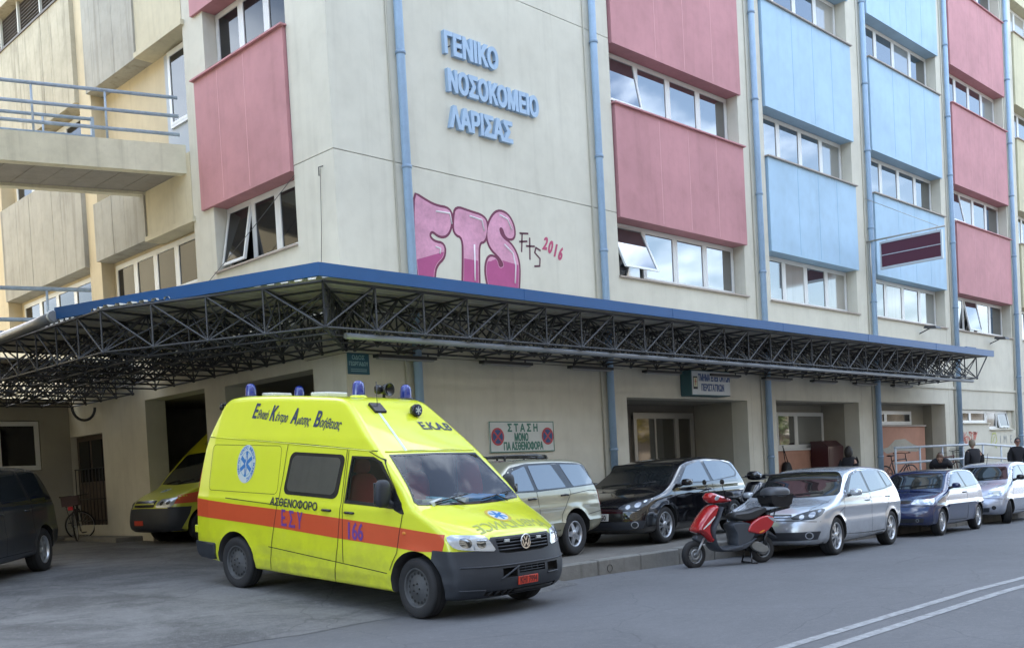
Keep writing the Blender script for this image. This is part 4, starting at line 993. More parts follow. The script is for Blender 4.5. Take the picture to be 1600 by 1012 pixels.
M_taillamp = mat('tail_lamp', (.35, .02, .02), .15, coat=.6)
M_amber = mat('amber', (.65, .22, .03), .3)
def wheel(parent, x, y, R, r, wd, style, side=1, steer=0., label=None):
    """side=+1 when the outer face looks to +y"""
    wt = thing_part('wheel', parent); wt.location = (x, y, R); wt.rotation_euler = (0, 0, steer)
    t = MB(); h = wd / 2; s_ = side
    prof = [(r - .005, -h * .86), (r + .01, -h * .97), (R - .05, -h), (R - .018, -h * .93), (R - .004, -h * .75), (R, -h * .4), (R, h * .4), (R - .004, h * .75), (R - .018, h * .93), (R - .05, h), (r + .01, h * .97), (r - .005, h * .86)]
    t.lathe(prof, (0, 0, 0), 'Y', 48)
    for k in (-.45, 0, .45): t.lathe([(R + .0006, wd * k * .6 - .004), (R + .0006, wd * k * .6 + .004)], (0, 0, 0), 'Y', 48, 1)
    part('tyre', t, [M_tyre, M_well], wt, fix=False)
    f = MB(); yo = h * .86 * s_; D = lambda a: a * s_
    mats = [M_alloy, M_rimdark, M_chrome]
    f.lathe([(r, D(h * .86)), (r - .012, D(h * .92)), (r - .022, D(h * .84)), (r - .03, D(h * .3)), (r - .03, D(-h * .8))], (0, 0, 0), 'Y', 48, 0)
    f.lathe([(r - .03, D(h * .05)), (.05, D(h * .05))], (0, 0, 0), 'Y', 32, 1)
    if style == 'steel':
        mats = [M_steelrim, M_rimdark, M_steelrim]
        f.lathe([(r - .022, D(h * .62)), (r - .05, D(h * .42)), (r - .085, D(h * .66)), (.085, D(h * .72)), (.07, D(h * .86)), (0, D(h * .88))], (0, 0, 0), 'Y', 48, 0)
        for k in range(16):
            a = 2 * math.pi * k / 16; rc = r - .062; f.lathe([(0, 0), (.017, 0)], (rc * math.cos(a), D(h * .62), rc * math.sin(a)), 'Y', 10, 1, False)
        for k in range(5):
            a = 2 * math.pi * k / 5; f.lathe([(0, D(.012)), (.012, D(.01)), (.012, 0)], (.055 * math.cos(a), D(h * .86), .055 * math.sin(a)), 'Y', 6, 1)
    else:
        n, w0, w1, tw = {'twin10': (10, .011, .015, .10), 'five': (5, .055, .03, 0), 'multi': (12, .012, .012, 0), 'six': (6, .042, .03, 0)}[style]
        for k in range(n):
            a = 2 * math.pi * k / n + (tw * (1 if k % 2 else -1) if tw else 0); c, s2 = math.cos(a), math.sin(a)
            if style == 'twin10':
                a0 = 2 * math.pi * (k // 2) / 5 + (.10 if k % 2 else -.10); a1 = 2 * math.pi * (k // 2) / 5 + (.24 if k % 2 else -.24); p0 = (.045 * math.cos(a0), .045 * math.sin(a0)); p1 = ((r - .02) * math.cos(a1), (r - .02) * math.sin(a1))
                ww0, ww1 = .016, .019
            else: p0 = (.04 * c, .04 * s2); p1 = ((r - .02) * c, (r - .02) * s2); ww0, ww1 = w0 * .9, w1 * .9
            d = Vector((p1[0] - p0[0], p1[1] - p0[1])).normalized(); nn = Vector((-d.y, d.x))
            y0, y1, dt = D(h * .78), D(h * .66), D(-.03)
            pts = [(p0[0] + nn.x * ww0, y0, p0[1] + nn.y * ww0), (p0[0] - nn.x * ww0, y0, p0[1] - nn.y * ww0), (p1[0] - nn.x * ww1, y1, p1[1] - nn.y * ww1), (p1[0] + nn.x * ww1, y1, p1[1] + nn.y * ww1)]
            f.hexa([(q[0], q[1] + dt, q[2]) for q in pts] + pts, 0)
        f.lathe([(.06, D(h * .5)), (.062, D(h * .76)), (.045, D(h * .86)), (0, D(h * .88))], (0, 0, 0), 'Y', 20, 0)
    part('rim', f, mats, wt, fix=False)
    return wt
def blobmb(c, rad, n=2.6, nu=18, nv=12, mb=None, mi=0):
    """superellipsoid"""
    mb = mb or MB(); vs = []; sg = lambda v, e: math.copysign(abs(v) ** e, v); e = 2 / n
    for j in range(nv + 1):
        v = -math.pi / 2 + math.pi * j / nv
        for i in range(nu):
            u = 2 * math.pi * i / nu; vs.append((c[0] + rad[0] * sg(math.cos(v), e) * sg(math.cos(u), e), c[1] + rad[1] * sg(math.cos(v), e) * sg(math.sin(u), e), c[2] + rad[2] * sg(math.sin(v), e)))
    return mb.add(vs, [(j * nu + i, j * nu + (i + 1) % nu, (j + 1) * nu + (i + 1) % nu, (j + 1) * nu + i) for j in range(nv) for i in range(nu)], mi, True)
def mirror_part(parent, x, y, z, s_, size, mcap, mbase=None):
    mt = thing_part('wing_mirror', parent); a, b, c = size
    mb = MB(); blobmb((x, y, z), (a, b, c), 3, mb=mb); part('mirror_housing', mb, mcap, mt)
    mb = MB(); mb.tube([(x + .02, y - s_ * b * .6, z - c * .5), (x + .03, y - s_ * (b + .09), z - c * 1.1)], [.025, .035], 8); part('mirror_arm', mb, mbase or M_plastic, mt)
    mb = MB(); mb.box(x - a - .004, x - a * .9, y - b * .82, y + b * .82, z - c * .75, z + c * .75, 0, .003); part('mirror_glass', mb, M_carglass, mt)
def handle(parent, B, x, z, s_, m, ln=.11):
    mb = MB(); p = B.lift('side', [(x - ln, z), (x, z + .004), (x + ln, z)], .03, s_); q = B.lift('side', [(x - ln, z), (x + ln, z)], -.01, s_)
    mb.tube([tuple(q[0]), tuple(p[0] * .5 + q[0] * .5 + np.array([.02, 0, 0])), tuple(p[1]), tuple(p[2] * .5 + q[1] * .5 - np.array([.02, 0, 0])), tuple(q[1])], [.014, .015, .016, .015, .014], 8)
    part('door_handle', mb, m, parent)
def arch_cutter(x, z, R, y0, y1, n=48):
    mb = MB(); mb.prism([(x + R * math.cos(2 * math.pi * k / n), z + R * math.sin(2 * math.pi * k / n)) for k in range(n)] , y0, y1, lambda a, b, h: (a, h, b), 1)
    return mb
def paint(name, col, rough=.28, metal=.0, coat=1., dirt=.5): return mat(name, col, rough, metal=metal, coat=coat, var=.06, vscale=2, dirt=(0.15, .6, dirt, (.10, .095, .085)))
def place(root, front_xy, rear_xy, wb, yside, zf=None, zr=None):
    pass
# ---------------------------------------------------------------- the ambulance in front
M_yel = mat('fluo_yellow', (.69, .745, .022), .3, coat=.8, var=.07, vscale=1.5, dirt=(.2, .95, .55, (.22, .2, .06)))
M_stripe = mat('orange_red_stripe', (.62, .085, .025), .4, coat=.3, var=.12, vscale=2)
M_letblue = mat('livery_blue', (.02, .035, .09), .5); M_purple = mat('livery_purple', (.16, .05, .25), .5); M_cross = mat('cross_blue', (.02, .16, .42), .45); M_disc = mat('disc_pale', (.5, .56, .55), .45)
M_ring = mat('ring_orange', (.5, .36, .05), .5)
M_blueglass = mat('beacon_blue', (.01, .03, .25), .12, coat=1.)
M_int = mat('cabin_dark', (.07, .07, .075), .8)
def star(mb, fn, R, mi, w_=.30):
    """six-bar cross with a thin wavy staff, as flat pieces mapped by fn(a, b, layer)"""
    for k in range(3):
        a = math.pi * k / 3 + math.pi / 2; c, s_ = math.cos(a) * R, math.sin(a) * R; n = (-math.sin(a) * R * w_ * .55, math.cos(a) * R * w_ * .55)
        N = 6; V = []
        for i in range(N + 1):
            t = -1 + 2 * i / N; V += [(c * t + n[0], s_ * t + n[1]), (c * t - n[0], s_ * t - n[1])]
        mb.add(fn(V, k), [(2 * i, 2 * i + 1, 2 * i + 3, 2 * i + 2) for i in range(N)], mi)
def disc(mb, fn, R, mi, lay, r0=0., n=40):
    V = []; rings = 4
    for j in range(rings + 1):
        r = r0 + (R - r0) * j / rings
        for i in range(n): V.append((r * math.cos(2 * math.pi * i / n), r * math.sin(2 * math.pi * i / n)))
    mb.add(fn(V, lay), [(j * n + i, j * n + (i + 1) % n, (j + 1) * n + (i + 1) % n, (j + 1) * n + i) for j in range(rings) for i in range(n)], mi)
AMB = thing('ambulance', 'bright yellow high-roof ambulance with orange stripe and blue beacons, nose to the street', 'ambulance')
_rz = math.radians(-85.64); _O = Vector((-2.98, -1.43, .24)) + Vector((math.cos(_rz + math.pi / 2), math.sin(_rz + math.pi / 2), 0)) * .93
AMB.location = _O; AMB.rotation_euler = (0, math.radians(4.05), _rz)
prof = [(-.90, .33), (-.99, .44), (-1.0, .8), (-.985, 1.2), (-.93, 1.62), (-.84, 1.97), (-.66, 2.36), (-.56, 2.47), (-.40, 2.50), (0, 2.515), (.8, 2.50), (1.5, 2.475), (1.78, 2.455), (1.90, 2.42), (2.05, 2.31), (2.42, 2.02), (2.70, 1.80), (2.98, 1.56), (3.32, 1.255), (3.42, 1.20), (3.75, 1.09), (4.0, .975), (4.07, .91), (4.10, .82), (4.13, .70), (4.17, .58), (4.18, .45), (4.15, .33), (4.05, .25), (3.7, .24), (0, .28)]
AB = Body(prof, ([-1.1, -.98, -.6, 3.2, 3.6, 4.2], [.885, .90, .945, .95, .93, .885]), ([.2, .35, .6, 1.12, 1.24, 1.8, 1.96, 2.46, 2.7], [-.05, -.03, 0, 0, -.02, -.105, -.14, -.31, -.40]), k=.05, nose=(.30, 3.6), tail=(.05, 3), crown=.03, arches=((0, .34, .40), (3.36, .34, .40)), flare=.012, crease=((1.16, .006, .03), (.42, .01, .05)))
body = AB.solid(.036, core=(-.55, 3.55, .35, .5, .85))
bo = part('body', body, [M_yel, M_int], AMB)
def cavG(x, y, z):
    g = AB.G(x, y, z) + .045
    for h in (1.35 - x, .93 - z, x - 3.62): g = np.maximum(g, h)
    return g
cav = AB.solid(.07, box=(1.2, 3.9, 1.0, .8, 2.0), core=(1.8, 2.9, .4, 1.1, 1.35), G=cavG, mi=1)
cuts = [arch_cutter(0, .34, .405, -1.3, -.62), arch_cutter(0, .34, .405, .62, 1.3), arch_cutter(3.36, .34, .405, -1.3, -.58), arch_cutter(3.36, .34, .405, .58, 1.3)]
ws = [(-.72, 1.775), (0, 1.785), (.72, 1.775), (.80, 1.45), (.865, 1.27), (.84, 1.235), (.4, 1.215), (0, 1.21), (-.4, 1.215), (-.84, 1.235), (-.865, 1.27), (-.80, 1.45)]
wsi = [(a * .965, 1.50 + (b - 1.50) * .93) for a, b in ws]
m_ = MB(); m_.prism(wsi, 2.45, 3.36, lambda a, b, h: (h, a, b), 1); cuts.append(m_)
fd = [(2.22, 1.76), (2.60, 1.755), (2.74, 1.70), (2.92, 1.50), (3.13, 1.25), (3.15, 1.18), (2.62, 1.20), (2.17, 1.21), (2.19, 1.5)]
fdi = [(2.24, 1.735), (2.59, 1.73), (2.72, 1.67), (2.90, 1.47), (3.02, 1.32), (2.99, 1.235), (2.6, 1.235), (2.2, 1.245), (2.21, 1.5)]
for y0, y1 in ((-1.3, -.5), (.5, 1.3)):
    m_ = MB(); m_.prism(fdi, y0, y1, lambda a, b, h: (a, h, b), 1); cuts.append(m_)
for q in ([(-.43, .735), (-.45, .895), (.45, .895), (.43, .735), (.3, .715), (-.3, .715)],): m_ = MB(); m_.prism(q, 3.98, 4.5, lambda a, b, h: (h, a, b), 1); cuts.append(m_)
for q in ((4.05, 4.5, -.45, .58, .46, .585), (4.0, 4.5, -.64, .57, .27, .345)): m_ = MB(); m_.box(*q, 1); cuts.append(m_)
boolean(bo, [tmp(c, [M_yel, M_int]) for c in [cav] + cuts]); sharpen(bo.data)
# glass
def see_glass(name, tint, rough=.0):
    m = bpy.data.materials.new(name); m.use_nodes = True; n = m.node_tree.nodes; l = m.node_tree.links.new; n.clear()
    o = n.new('ShaderNodeOutputMaterial'); mx_ = n.new('ShaderNodeMixShader'); tr = n.new('ShaderNodeBsdfTransparent'); gl = n.new('ShaderNodeBsdfGlossy'); fr_ = n.new('ShaderNodeFresnel')
    fr_.inputs['IOR'].default_value = 1.5; tr.inputs['Color'].default_value = (*tint, 1); gl.inputs['Roughness'].default_value = .01
    l(fr_.outputs['Fac'], mx_.inputs['Fac']); l(tr.outputs['BSDF'], mx_.inputs[1]); l(gl.outputs['BSDF'], mx_.inputs[2]); l(mx_.outputs['Shader'], o.inputs['Surface']); return m
M_see = see_glass('clear_glass', (.80, .86, .88))
mb = patch(AB, 'front', ws, .003, 1, 0, .06, .005); 
part('windscreen', mb, M_see, AMB)
mb = MB()
def band(B, mode, outer, inner, off, thick, mb, sgn=1, res=.05):
    """closed rim between two matching outlines (same count)"""
    n = len(outer); O2 = []; I2 = []
    for i in range(n):
        a, b, c, d = outer[i], outer[(i + 1) % n], inner[i], inner[(i + 1) % n]; k = max(1, int(math.hypot(b[0] - a[0], b[1] - a[1]) / res))
        for j in range(k): t = j / k; O2.append((a[0] + (b[0] - a[0]) * t, a[1] + (b[1] - a[1]) * t)); I2.append((c[0] + (d[0] - c[0]) * t, c[1] + (d[1] - c[1]) * t))
    A = B.lift(mode, O2, off, sgn); Q = B.lift(mode, I2, off, sgn); N = len(A)
    return mb.add(A.tolist() + Q.tolist() + B.lift(mode, O2, off - thick, sgn).tolist() + B.lift(mode, I2, off - thick, sgn).tolist(), [(i, (i + 1) % N, N + (i + 1) % N, N + i) for i in range(N)] + [(i, 2 * N + i, 2 * N + (i + 1) % N, (i + 1) % N) for i in range(N)] + [(N + i, N + (i + 1) % N, 3 * N + (i + 1) % N, 3 * N + i) for i in range(N)], 0, False)
band(AB, 'front', ws, wsi, .006, .012, mb); part('windscreen_seal', mb, M_black, AMB, fix=False)
for s_ in (-1, 1):
    part('side_window', patch(AB, 'side', fdi, -.004, s_, 0, .07, .004), M_see, AMB)
    mb = MB(); band(AB, 'side', fd, fdi, .004, .02, mb, s_); patch(AB, 'side', [(2.93, 1.42), (3.16, 1.2), (3.2, 1.12), (2.98, 1.19), (2.93, 1.3)], .006, s_, 1, .05, .01, mb); part('window_seal', mb, M_black, AMB, fix=False)
    ow = rrect(1.0, 2.03, 1.27, 1.79, .09); ow = [(a + (b - 1.27) * .16, b - (a - 1.0) * .02) for a, b in ow]; iw = [(1.53 + (a - 1.53) * .89, 1.53 + (b - 1.53) * .84) for a, b in ow]
    part('rear_side_window_seal', patch(AB, 'side', ow, .006, s_, 0, .06, .012), M_black, AMB)
    part('rear_side_window', patch(AB, 'side', iw, .0085, s_, 0, .06, .004), M_carglass, AMB)
    # stripe
    st = [(-.985, 1.14), (0, 1.10), (1.0, 1.075), (2.2, 1.03), (3.06, .99), (3.76, .945), (3.77, .86), (3.74, .76), (3.4, .745), (2.9, .77), (2.0, .80), (1.0, .845), (.4, .865), (0, .875), (-.4, .885), (-1.0, .90)]
    part('stripe', patch(AB, 'side', st, .004, s_, 0, .035, .006), M_stripe, AMB)
    sm = MB()
    for pts in ([(1.0, 1.9), (.97, 1.5), (.93, 1.2), (.80, .7), (.72, .31)], [(2.13, 1.84), (2.12, 1.2), (2.06, .7), (1.96, .27)], [(2.13, 1.84), (2.5, 1.82), (2.76, 1.72), (3.0, 1.42), (3.17, 1.14), (3.12, .95), (3.07, .7), (2.95, .5)], [(-.84, 1.962), (0, 1.935), (1.4, 1.88), (2.68, 1.815)], [(-.2, 1.17), (.98, 1.13)], [(.72, .60), (1.98, .52), (2.9, .46)], [(2.15, .52), (2.16, 1.82)]): seam(AB, 'side', pts, .009, .0055, s_, sm)
    seam(AB, 'side', rrect(-.62, .88, 1.26, 1.86), .006, .002, s_, sm, closed=True)
    part('panel_gaps', sm, M_seam, AMB, fix=False)
# rear quarter pressing, joint lip round the raised roof
mb = MB()
lipP = AB.lift('front', [(y, 1.808) for y in np.linspace(-.74, .74, 25)], .004); mb.tube([tuple(p) for p in lipP], .009, 6)
for s_ in (-1, 1): mb.tube([tuple(p) for p in AB.lift('side', [(x, 1.968 - (x + .84) * .0445) for x in np.linspace(-.82, 2.68, 30)], .002, s_)], .008, 6)
part('roof_joint', mb, M_yel, AMB)
# bumpers
def zt(y): return .772 + .135 * smoothstep(.62, .47, np.abs(y)) 
def bG(x, y, z):
    g = AB.G(x, y, z) - .014
    return np.maximum(np.maximum(g, 3.60 - x), np.maximum(z - zt(y), .215 - z))
bump = AB.solid(.03, box=(3.45, 4.4, 1.05, .15, 1.0), core=(3.68, 3.85, .75, .35, .6), G=bG)
o = part('front_bumper', bump, [M_plastic, M_well], AMB)
ic = MB(); ic.prism([(-.42, .745), (-.44, .885), (.44, .885), (.42, .745), (.3, .725), (-.3, .725)], 4.02, 4.5, lambda a, b, h: (h, a, b), 1)
lc = MB(); lc.box(4.09, 4.5, -.17, .28, .50, .575, 1); lc2 = MB(); lc2.box(4.06, 4.5, -.62, .55, .275, .335, 1)
l3 = MB(); l3.box(4.09, 4.5, -.42, -.2, .47, .575, 1); l4 = MB(); l4.box(4.09, 4.5, .33, .55, .47, .575, 1)
boolean(o, [tmp(c, [M_plastic, M_well]) for c in (arch_cutter(3.36, .34, .41, -1.3, -.58), arch_cutter(3.36, .34, .41, .58, 1.3), ic, lc, lc2, l3, l4)]); sharpen(o.data)
gr = MB()
for k, z in enumerate((.765, .80, .835, .868)):
    ys = np.linspace(-.43, .43, 15); P = AB.lift('front', [(y, z) for y in ys], .002); gr.tube([tuple(p) for p in P], .009, 6)
for z in (.52, .55): gr.tube([tuple(p) for p in AB.lift('front', [(y, z) for y in np.linspace(-.17, .28, 9)], .002)], .006, 5)
for z in (.295, .315): gr.tube([tuple(p) for p in AB.lift('front', [(y, z) for y in np.linspace(-.2, .52, 9)], .004)], .008, 5)
for y in (-.05, .06, .16): gr.tube([tuple(p) for p in AB.lift('front', [(y, .50), (y, .57)], .001)], .005, 5)
for y in (-.56, -.46, -.36, -.27): gr.tube([tuple(p) for p in AB.lift('front', [(y, .285), (y + .03, .33)], .0)], .014, 6)
for y in (-.27, .27):
    p = AB.lift('front', [(y, .86)], .01)[0]; gr.box(p[0] - .02, p[0] + .012, y - .035, y + .035, .845, .875, 1, .003)
part('grille', gr, [M_plastic, mat('strobe_white', (.55, .57, .55), .3)], AMB)
sm = MB()
for pts in ([(-.86, .60), (-.4, .60), (.4, .60), (.86, .60)], [(-.86, .36), (-.62, .36)], [(-.45, .46), (-.17, .46), (-.17, .58)], [(.32, .46), (.55, .46)]): sm.tube([tuple(p) for p in AB.lift('front', [pts[0]] + [(pts[0][0] + (pts[-1][0] - pts[0][0]) * t, pts[0][1] + (pts[-1][1] - pts[0][1]) * t) for t in np.linspace(.1, 1, 9)], .016)], .011, 6)
part('bumper_ridge', sm, M_plastic, AMB)
eb = MB(); ec = Vector(AB.lift('front', [(0, .825)], .035)[0]); 
def em(V, lay): return [(ec.x + .004 + lay * .002 - b * .12, a, ec.z + b) for a, b in V]
disc(eb, em, .082, 0, -1.5); disc(eb, em, .082, 1, 0, .068)
for q in ([(-.03, .058), (0, .008), (.03, .058)], [(-.058, .03), (-.03, -.052), (0, -.004), (.03, -.052), (.058, .03)]):
    for a, b in zip(q[:-1], q[1:]):
        d = Vector((b[0] - a[0], b[1] - a[1])).normalized(); n_ = (-d.y * .0075, d.x * .0075); eb.add(em([(a[0] + n_[0], a[1] + n_[1]), (a[0] - n_[0], a[1] - n_[1]), (b[0] - n_[0], b[1] - n_[1]), (b[0] + n_[0], b[1] + n_[1])], 1), [(0, 1, 2, 3)], 1)
eb.lathe([(.068, -.012), (.082, -.006), (.085, .002), (.078, .006), (.068, .004)], (ec.x, 0, ec.z), 'X', 36, 1)
part('emblem', eb, [M_black, M_chrome], AMB, fix=False)
pl = MB(); pc = AB.lift('front', [(0, .42)], .02)[0]; pl.box(pc[0] - .01, pc[0] + .008, -.19, .14, .375, .465, 0, .003)
text_mb(pl, 'ΚΗΙ 7994', .10, lambda a, b, h: (pc[0] + .010, -.025 + a, .388 + b), .003, 0, .74, 'CENTER', 0, 1)
part('number_plate', pl, [mat('plate_red', (.55, .05, .02), .4), mat('plate_dark', (.12, .01, .01), .5)], AMB, fix=False)
# headlamps
for s_ in (-1, 1):
    hp = [(s_ * a, b) for a, b in [(.545, .915), (.50, .84), (.455, .755), (.60, .765), (.78, .78), (.875, .80), (.905, .86), (.90, .935), (.75, .93), (.62, .925)]]
    if s_ > 0: hp = hp[::-1]
    hl = thing_part('headlight', AMB)
    part('lamp_body', patch(AB, 'front', hp, .019, 1, 1, .03, .04), mat('lamp_silver', (.42, .45, .48), .2, metal=.35, coat=1.), hl)
    mb = MB(); hp2 = [(s_ * .66, .845), ]
    for cy_, cz_, R_ in ((.77, .855, .052), (.62, .84, .045)):
        V = [(s_ * cy_ + R_ * 1.1 * math.cos(2 * math.pi * i / 20), cz_ + R_ * math.sin(2 * math.pi * i / 20)) for i in range(20)]; patch(AB, 'front', V, .0205, 1, 0, .03, .004, mb)
    part('reflector', mb, mat('reflector_bowl', (.25, .27, .29), .08, metal=1.), hl)
    mb = MB(); mb.tube([tuple(p) for p in AB.lift('front', [(s_ * .70, .925), (s_ * .70, .785)], .0205)], .008, 6); mb.tube([tuple(p) for p in AB.lift('front', [(s_ * .56, .87), (s_ * .66, .875)], .0205)], .012, 6); part('lamp_divider', mb, M_lampglass, hl)
    mb = MB(); p = AB.lift('side', [(3.19, .93)], .004, s_)[0]; blobmb(tuple(p), (.03, .008, .018), 2.2, 12, 8, mb); part('side_indicator', mb, M_amber, AMB)
    mirror_part(AMB, 2.96, s_ * 1.055, 1.36, s_, (.055, .10, .155), M_plastic)
    for x, z in ((1.86, 1.045), (2.27, 1.035)): handle(AMB, AB, x, z + .07, s_, M_black, .085)
# rear bumper, hinges, tail lamps
def rG(x, y, z):
    return np.maximum(np.maximum(AB.G(x, y, z) - .03, x + .46), np.maximum(z - .56, .34 - z))
o = part('rear_bumper', AB.solid(.035, box=(-1.15, -.4, 1.08, .25, .7), core=(-.8, -.6, .75, .42, .5), G=rG), [M_plastic, M_well], AMB)
boolean(o, [tmp(arch_cutter(0, .34, .41, y0, y1), [M_plastic, M_well]) for y0, y1 in ((-1.3, -.6), (.6, 1.3))]); sharpen(o.data)
for s_ in (-1, 1):
    mb = MB(); patch(AB, 'back', [(s_ * .9, .95), (s_ * .78, .95), (s_ * .76, 1.55), (s_ * .84, 1.55)][::s_], .008, 1, 1, .05, .02, mb); part('tail_light', mb, M_taillamp, AMB)
    mb = MB()
    for z in (.72, 1.42): p = AB.lift('side', [(-.93, z)], .01, s_)[0]; mb.box(p[0] - .03, p[0] + .03, p[1] - .015, p[1] + .015, z - .05, z + .05, 0, .006)
    part('door_hinge', mb, M_yel, AMB)
mb = MB(); mb.tube([(-.6, -.62, 2.40), (-.72, -.64, 2.40)], .02, 8); blobmb((-.7, -.64, 2.36), (.035, .03, .04), 2.4, 10, 8, mb); part('rear_marker_lamp', mb, M_black, AMB)
# wheels
for x, st_ in ((0, 0), (3.36, -.12)):
    for s_ in (-1, 1): wheel(AMB, x, s_ * .835, .335, .225, .205, 'steel', s_, st_ if x else 0)
# wipers
for y0, y1 in ((-.62, -.05), (.12, .74)):
    mb = MB(); P = AB.lift('front', [(y0, 1.235), (y1, 1.30)], .028); Q = AB.lift('front', [((y0 + y1) / 2 + .1, 1.20), ((y0 + y1) / 2, 1.27)], .03)
    mb.tube([tuple(P[0]), tuple(P[1])], .009, 6); mb.tube([tuple(Q[0]), tuple(Q[1])], .012, 6); part('wiper', mb, M_black, AMB)
# cabin: dashboard, seats, wheel, papers on the dash
mb = MB(); mb.hexa([(2.9, -.72, .97), (3.3, -.72, .97), (3.3, .72, .97), (2.9, .72, .97), (2.9, -.72, 1.17), (3.27, -.70, 1.195), (3.27, .70, 1.195), (2.9, .72, 1.17)]); part('dashboard', mb, mat('dash_grey', (.07, .07, .075), .7), AMB)
for y in (-.45, .42):
    mb = MB(); blobmb((1.95, y, 1.22), (.08, .23, .32), 3, 16, 12, mb); blobmb((1.92, y, 1.62), (.05, .13, .09), 3, 12, 8, mb); part('cab_seat', mb, mat('seat_red', (.5, .05, .04), .8), AMB)
mb = MB(); mb.lathe([(.19, -.012), (.205, 0), (.19, .012), (.178, 0), (.19, -.012)], (0, 0, 0), 'Z', 28); mb.tube([(-.19, 0, 0), (.19, 0, 0)], .014, 6); mb.tube([(0, 0, 0), (0, 0, -.25)], .025, 8)
o = part('steering_wheel', mb, M_black, AMB); o.location = (2.86, .42, 1.2); o.rotation_euler = (0, math.radians(25), 0)
rr = random.Random(9)
for x, y, sx_, sy_, a, m_c in ((3.18, -.6, .15, .1, .3, (.5, .53, .5)), (3.15, -.33, .17, .1, -.2, (.25, .5, .58)), (3.2, -.1, .1, .14, .6, (.5, .55, .56)), (3.14, .28, .16, .12, .1, (.15, .35, .6)), (3.18, .5, .14, .12, -.5, (.1, .3, .6)), (3.16, -.62, .12, .08, -.3, (.45, .5, .3))):
    mb = MB(); c_, s2 = math.cos(a), math.sin(a); q = [(x + u * c_ - v * s2, y + u * s2 + v * c_) for u, v in ((-sx_, -sy_), (sx_, -sy_), (sx_, sy_), (-sx_, sy_))]; z0 = 1.205 + rr.uniform(0, .01)
    mb.hexa([(u, v, z0) for u, v in q] + [(u, v, z0 + .045 + .05 * rr.random()) for u, v in q]); 
    t = part('paper_stack', mb, mat('paper_%d' % int(m_c[0] * 1000 + m_c[2] * 10), m_c, .8), AMB)
# livery writing
mb = MB(); mi_r = 0
for ini, rest, x, wi, wr_ in (('Ε', 'θνικό', .10, .085, .22), ('Κ', 'έντρο', .48, .10, .25), ('Α', 'μεσης', .94, .10, .26), ('Β', 'οήθειας', 1.40, .09, .40)):
    z = 2.215 - (x - .1) * .085
    for t_, sz, x_, wd_, sh_ in ((ini, .25, x, wi, .1), (rest, .155, x + wi + .022, wr_, .25)):
        v_, _ = text_geo(t_, sz, 0, sh_); w0 = max(q[0] for q in v_) - min(q[0] for q in v_)
        letters(AB, 'side', t_, sz, (x_, z - (x_ - x) * .085), mb, 0, .006, -1, .008 if t_ == ini else .0022, sh_, wd_ / w0, -.085)
letters(AB, 'side', 'ΑΣΘΕΝΟΦΟΡΟ', .125, (.77, 1.13), mb, 1, .0075, -1, .004, 0, 1.02, -.03)
letters(AB, 'side', 'Ε. Σ. Υ', .27, (.99, .885), mb, 2, .0075, -1, .006, 0, .52, -.05)
letters(AB, 'side', '166', .27, (2.22, .81), mb, 2, .0075, -1, .006, 0, .74, -.02)
vs, fs = subdiv(*text_geo('Ε.Κ.Α.Β', .19, .006, 0, .86, 'LEFT', 3)); mb.add(AB.lift('top', [(2.36 - b * .78, .16 + a) for a, b in vs], .006).tolist(), fs, 0)
vs, fs = subdiv(*text_geo('AMBULANCE', .20, .002, 0, 1.0, 'CENTER', 3)); mb.add(AB.lift('top', [(4.0 - b * 1.0 - .02, -a + .02) for a, b in vs], .005).tolist(), fs, 3)
part('lettering', mb, [M_letblue, M_ink, M_purple, mat('letter_grey', (.36, .40, .10), .5)], AMB, fix=False)
mb = MB()
fs_ = lambda V, lay: AB.lift('side', [(.17 + a * .80, 1.62 + b) for a, b in V], .004 + .0012 * lay, -1).tolist()
disc(mb, fs_, .245, 0, 0); disc(mb, fs_, .158, 2, .5, .150); star(mb, lambda V, k: fs_(V, 1.5 + k * .15), .165, 1)
ring = 'ΕΘΝΙΚΟ ΚΕΝΤΡΟ ΑΜΕΣΗΣ ΒΟΗΘΕΙΑΣ '
for i, ch in enumerate(ring):
    if ch == ' ': continue
    an = math.radians(215 - i * 10.2); vs, fs = text_geo(ch, .062, .002, 0, 1, 'CENTER', 2)
    R_ = .185; mb.add(fs_([(math.cos(an) * (R_ + b) + math.sin(an) * a, math.sin(an) * (R_ + b) - math.cos(an) * a) for a, b in vs], 1), fs, 1)
for pts in ([(0, .12), (0, -.13)], [(-.018, .08), (.02, .05), (-.02, .0), (.02, -.04), (0, -.08)]):
    for a, b in zip(pts[:-1], pts[1:]):
        d = Vector((b[0] - a[0], b[1] - a[1])).normalized(); n_ = (-d.y * .006, d.x * .006); mb.add(fs_([(a[0] + n_[0], a[1] + n_[1]), (a[0] - n_[0], a[1] - n_[1]), (b[0] - n_[0], b[1] - n_[1]), (b[0] + n_[0], b[1] + n_[1])], 3), [(0, 1, 2, 3)], 0)
part('side_emblem', mb, [M_disc, M_cross, mat('ring_blue', (.05, .3, .45), .5)], AMB, fix=False)
mb = MB(); fh = lambda V, lay: AB.lift('top', [(3.72 - b * .95, a * 1.05) for a, b in V], .004 + .0012 * lay).tolist()
disc(mb, fh, .155, 2, 0); disc(mb, fh, .118, 0, .6); star(mb, lambda V, k: fh(V, 1.5 + k * .15), .105, 1)
part('bonnet_emblem', mb, [M_disc, M_cross, M_ring], AMB, fix=False)
mb = MB(); P = AB.lift('top', [(2.03 + (2.68 - 2.03) * t, -.33 - .11 * t) for t in np.linspace(0, 1, 14)], .003); Pn = AB.lift('top', [(2.03 + (2.68 - 2.03) * t, -.29 - .11 * t) for t in np.linspace(0, 1, 14)], .003)
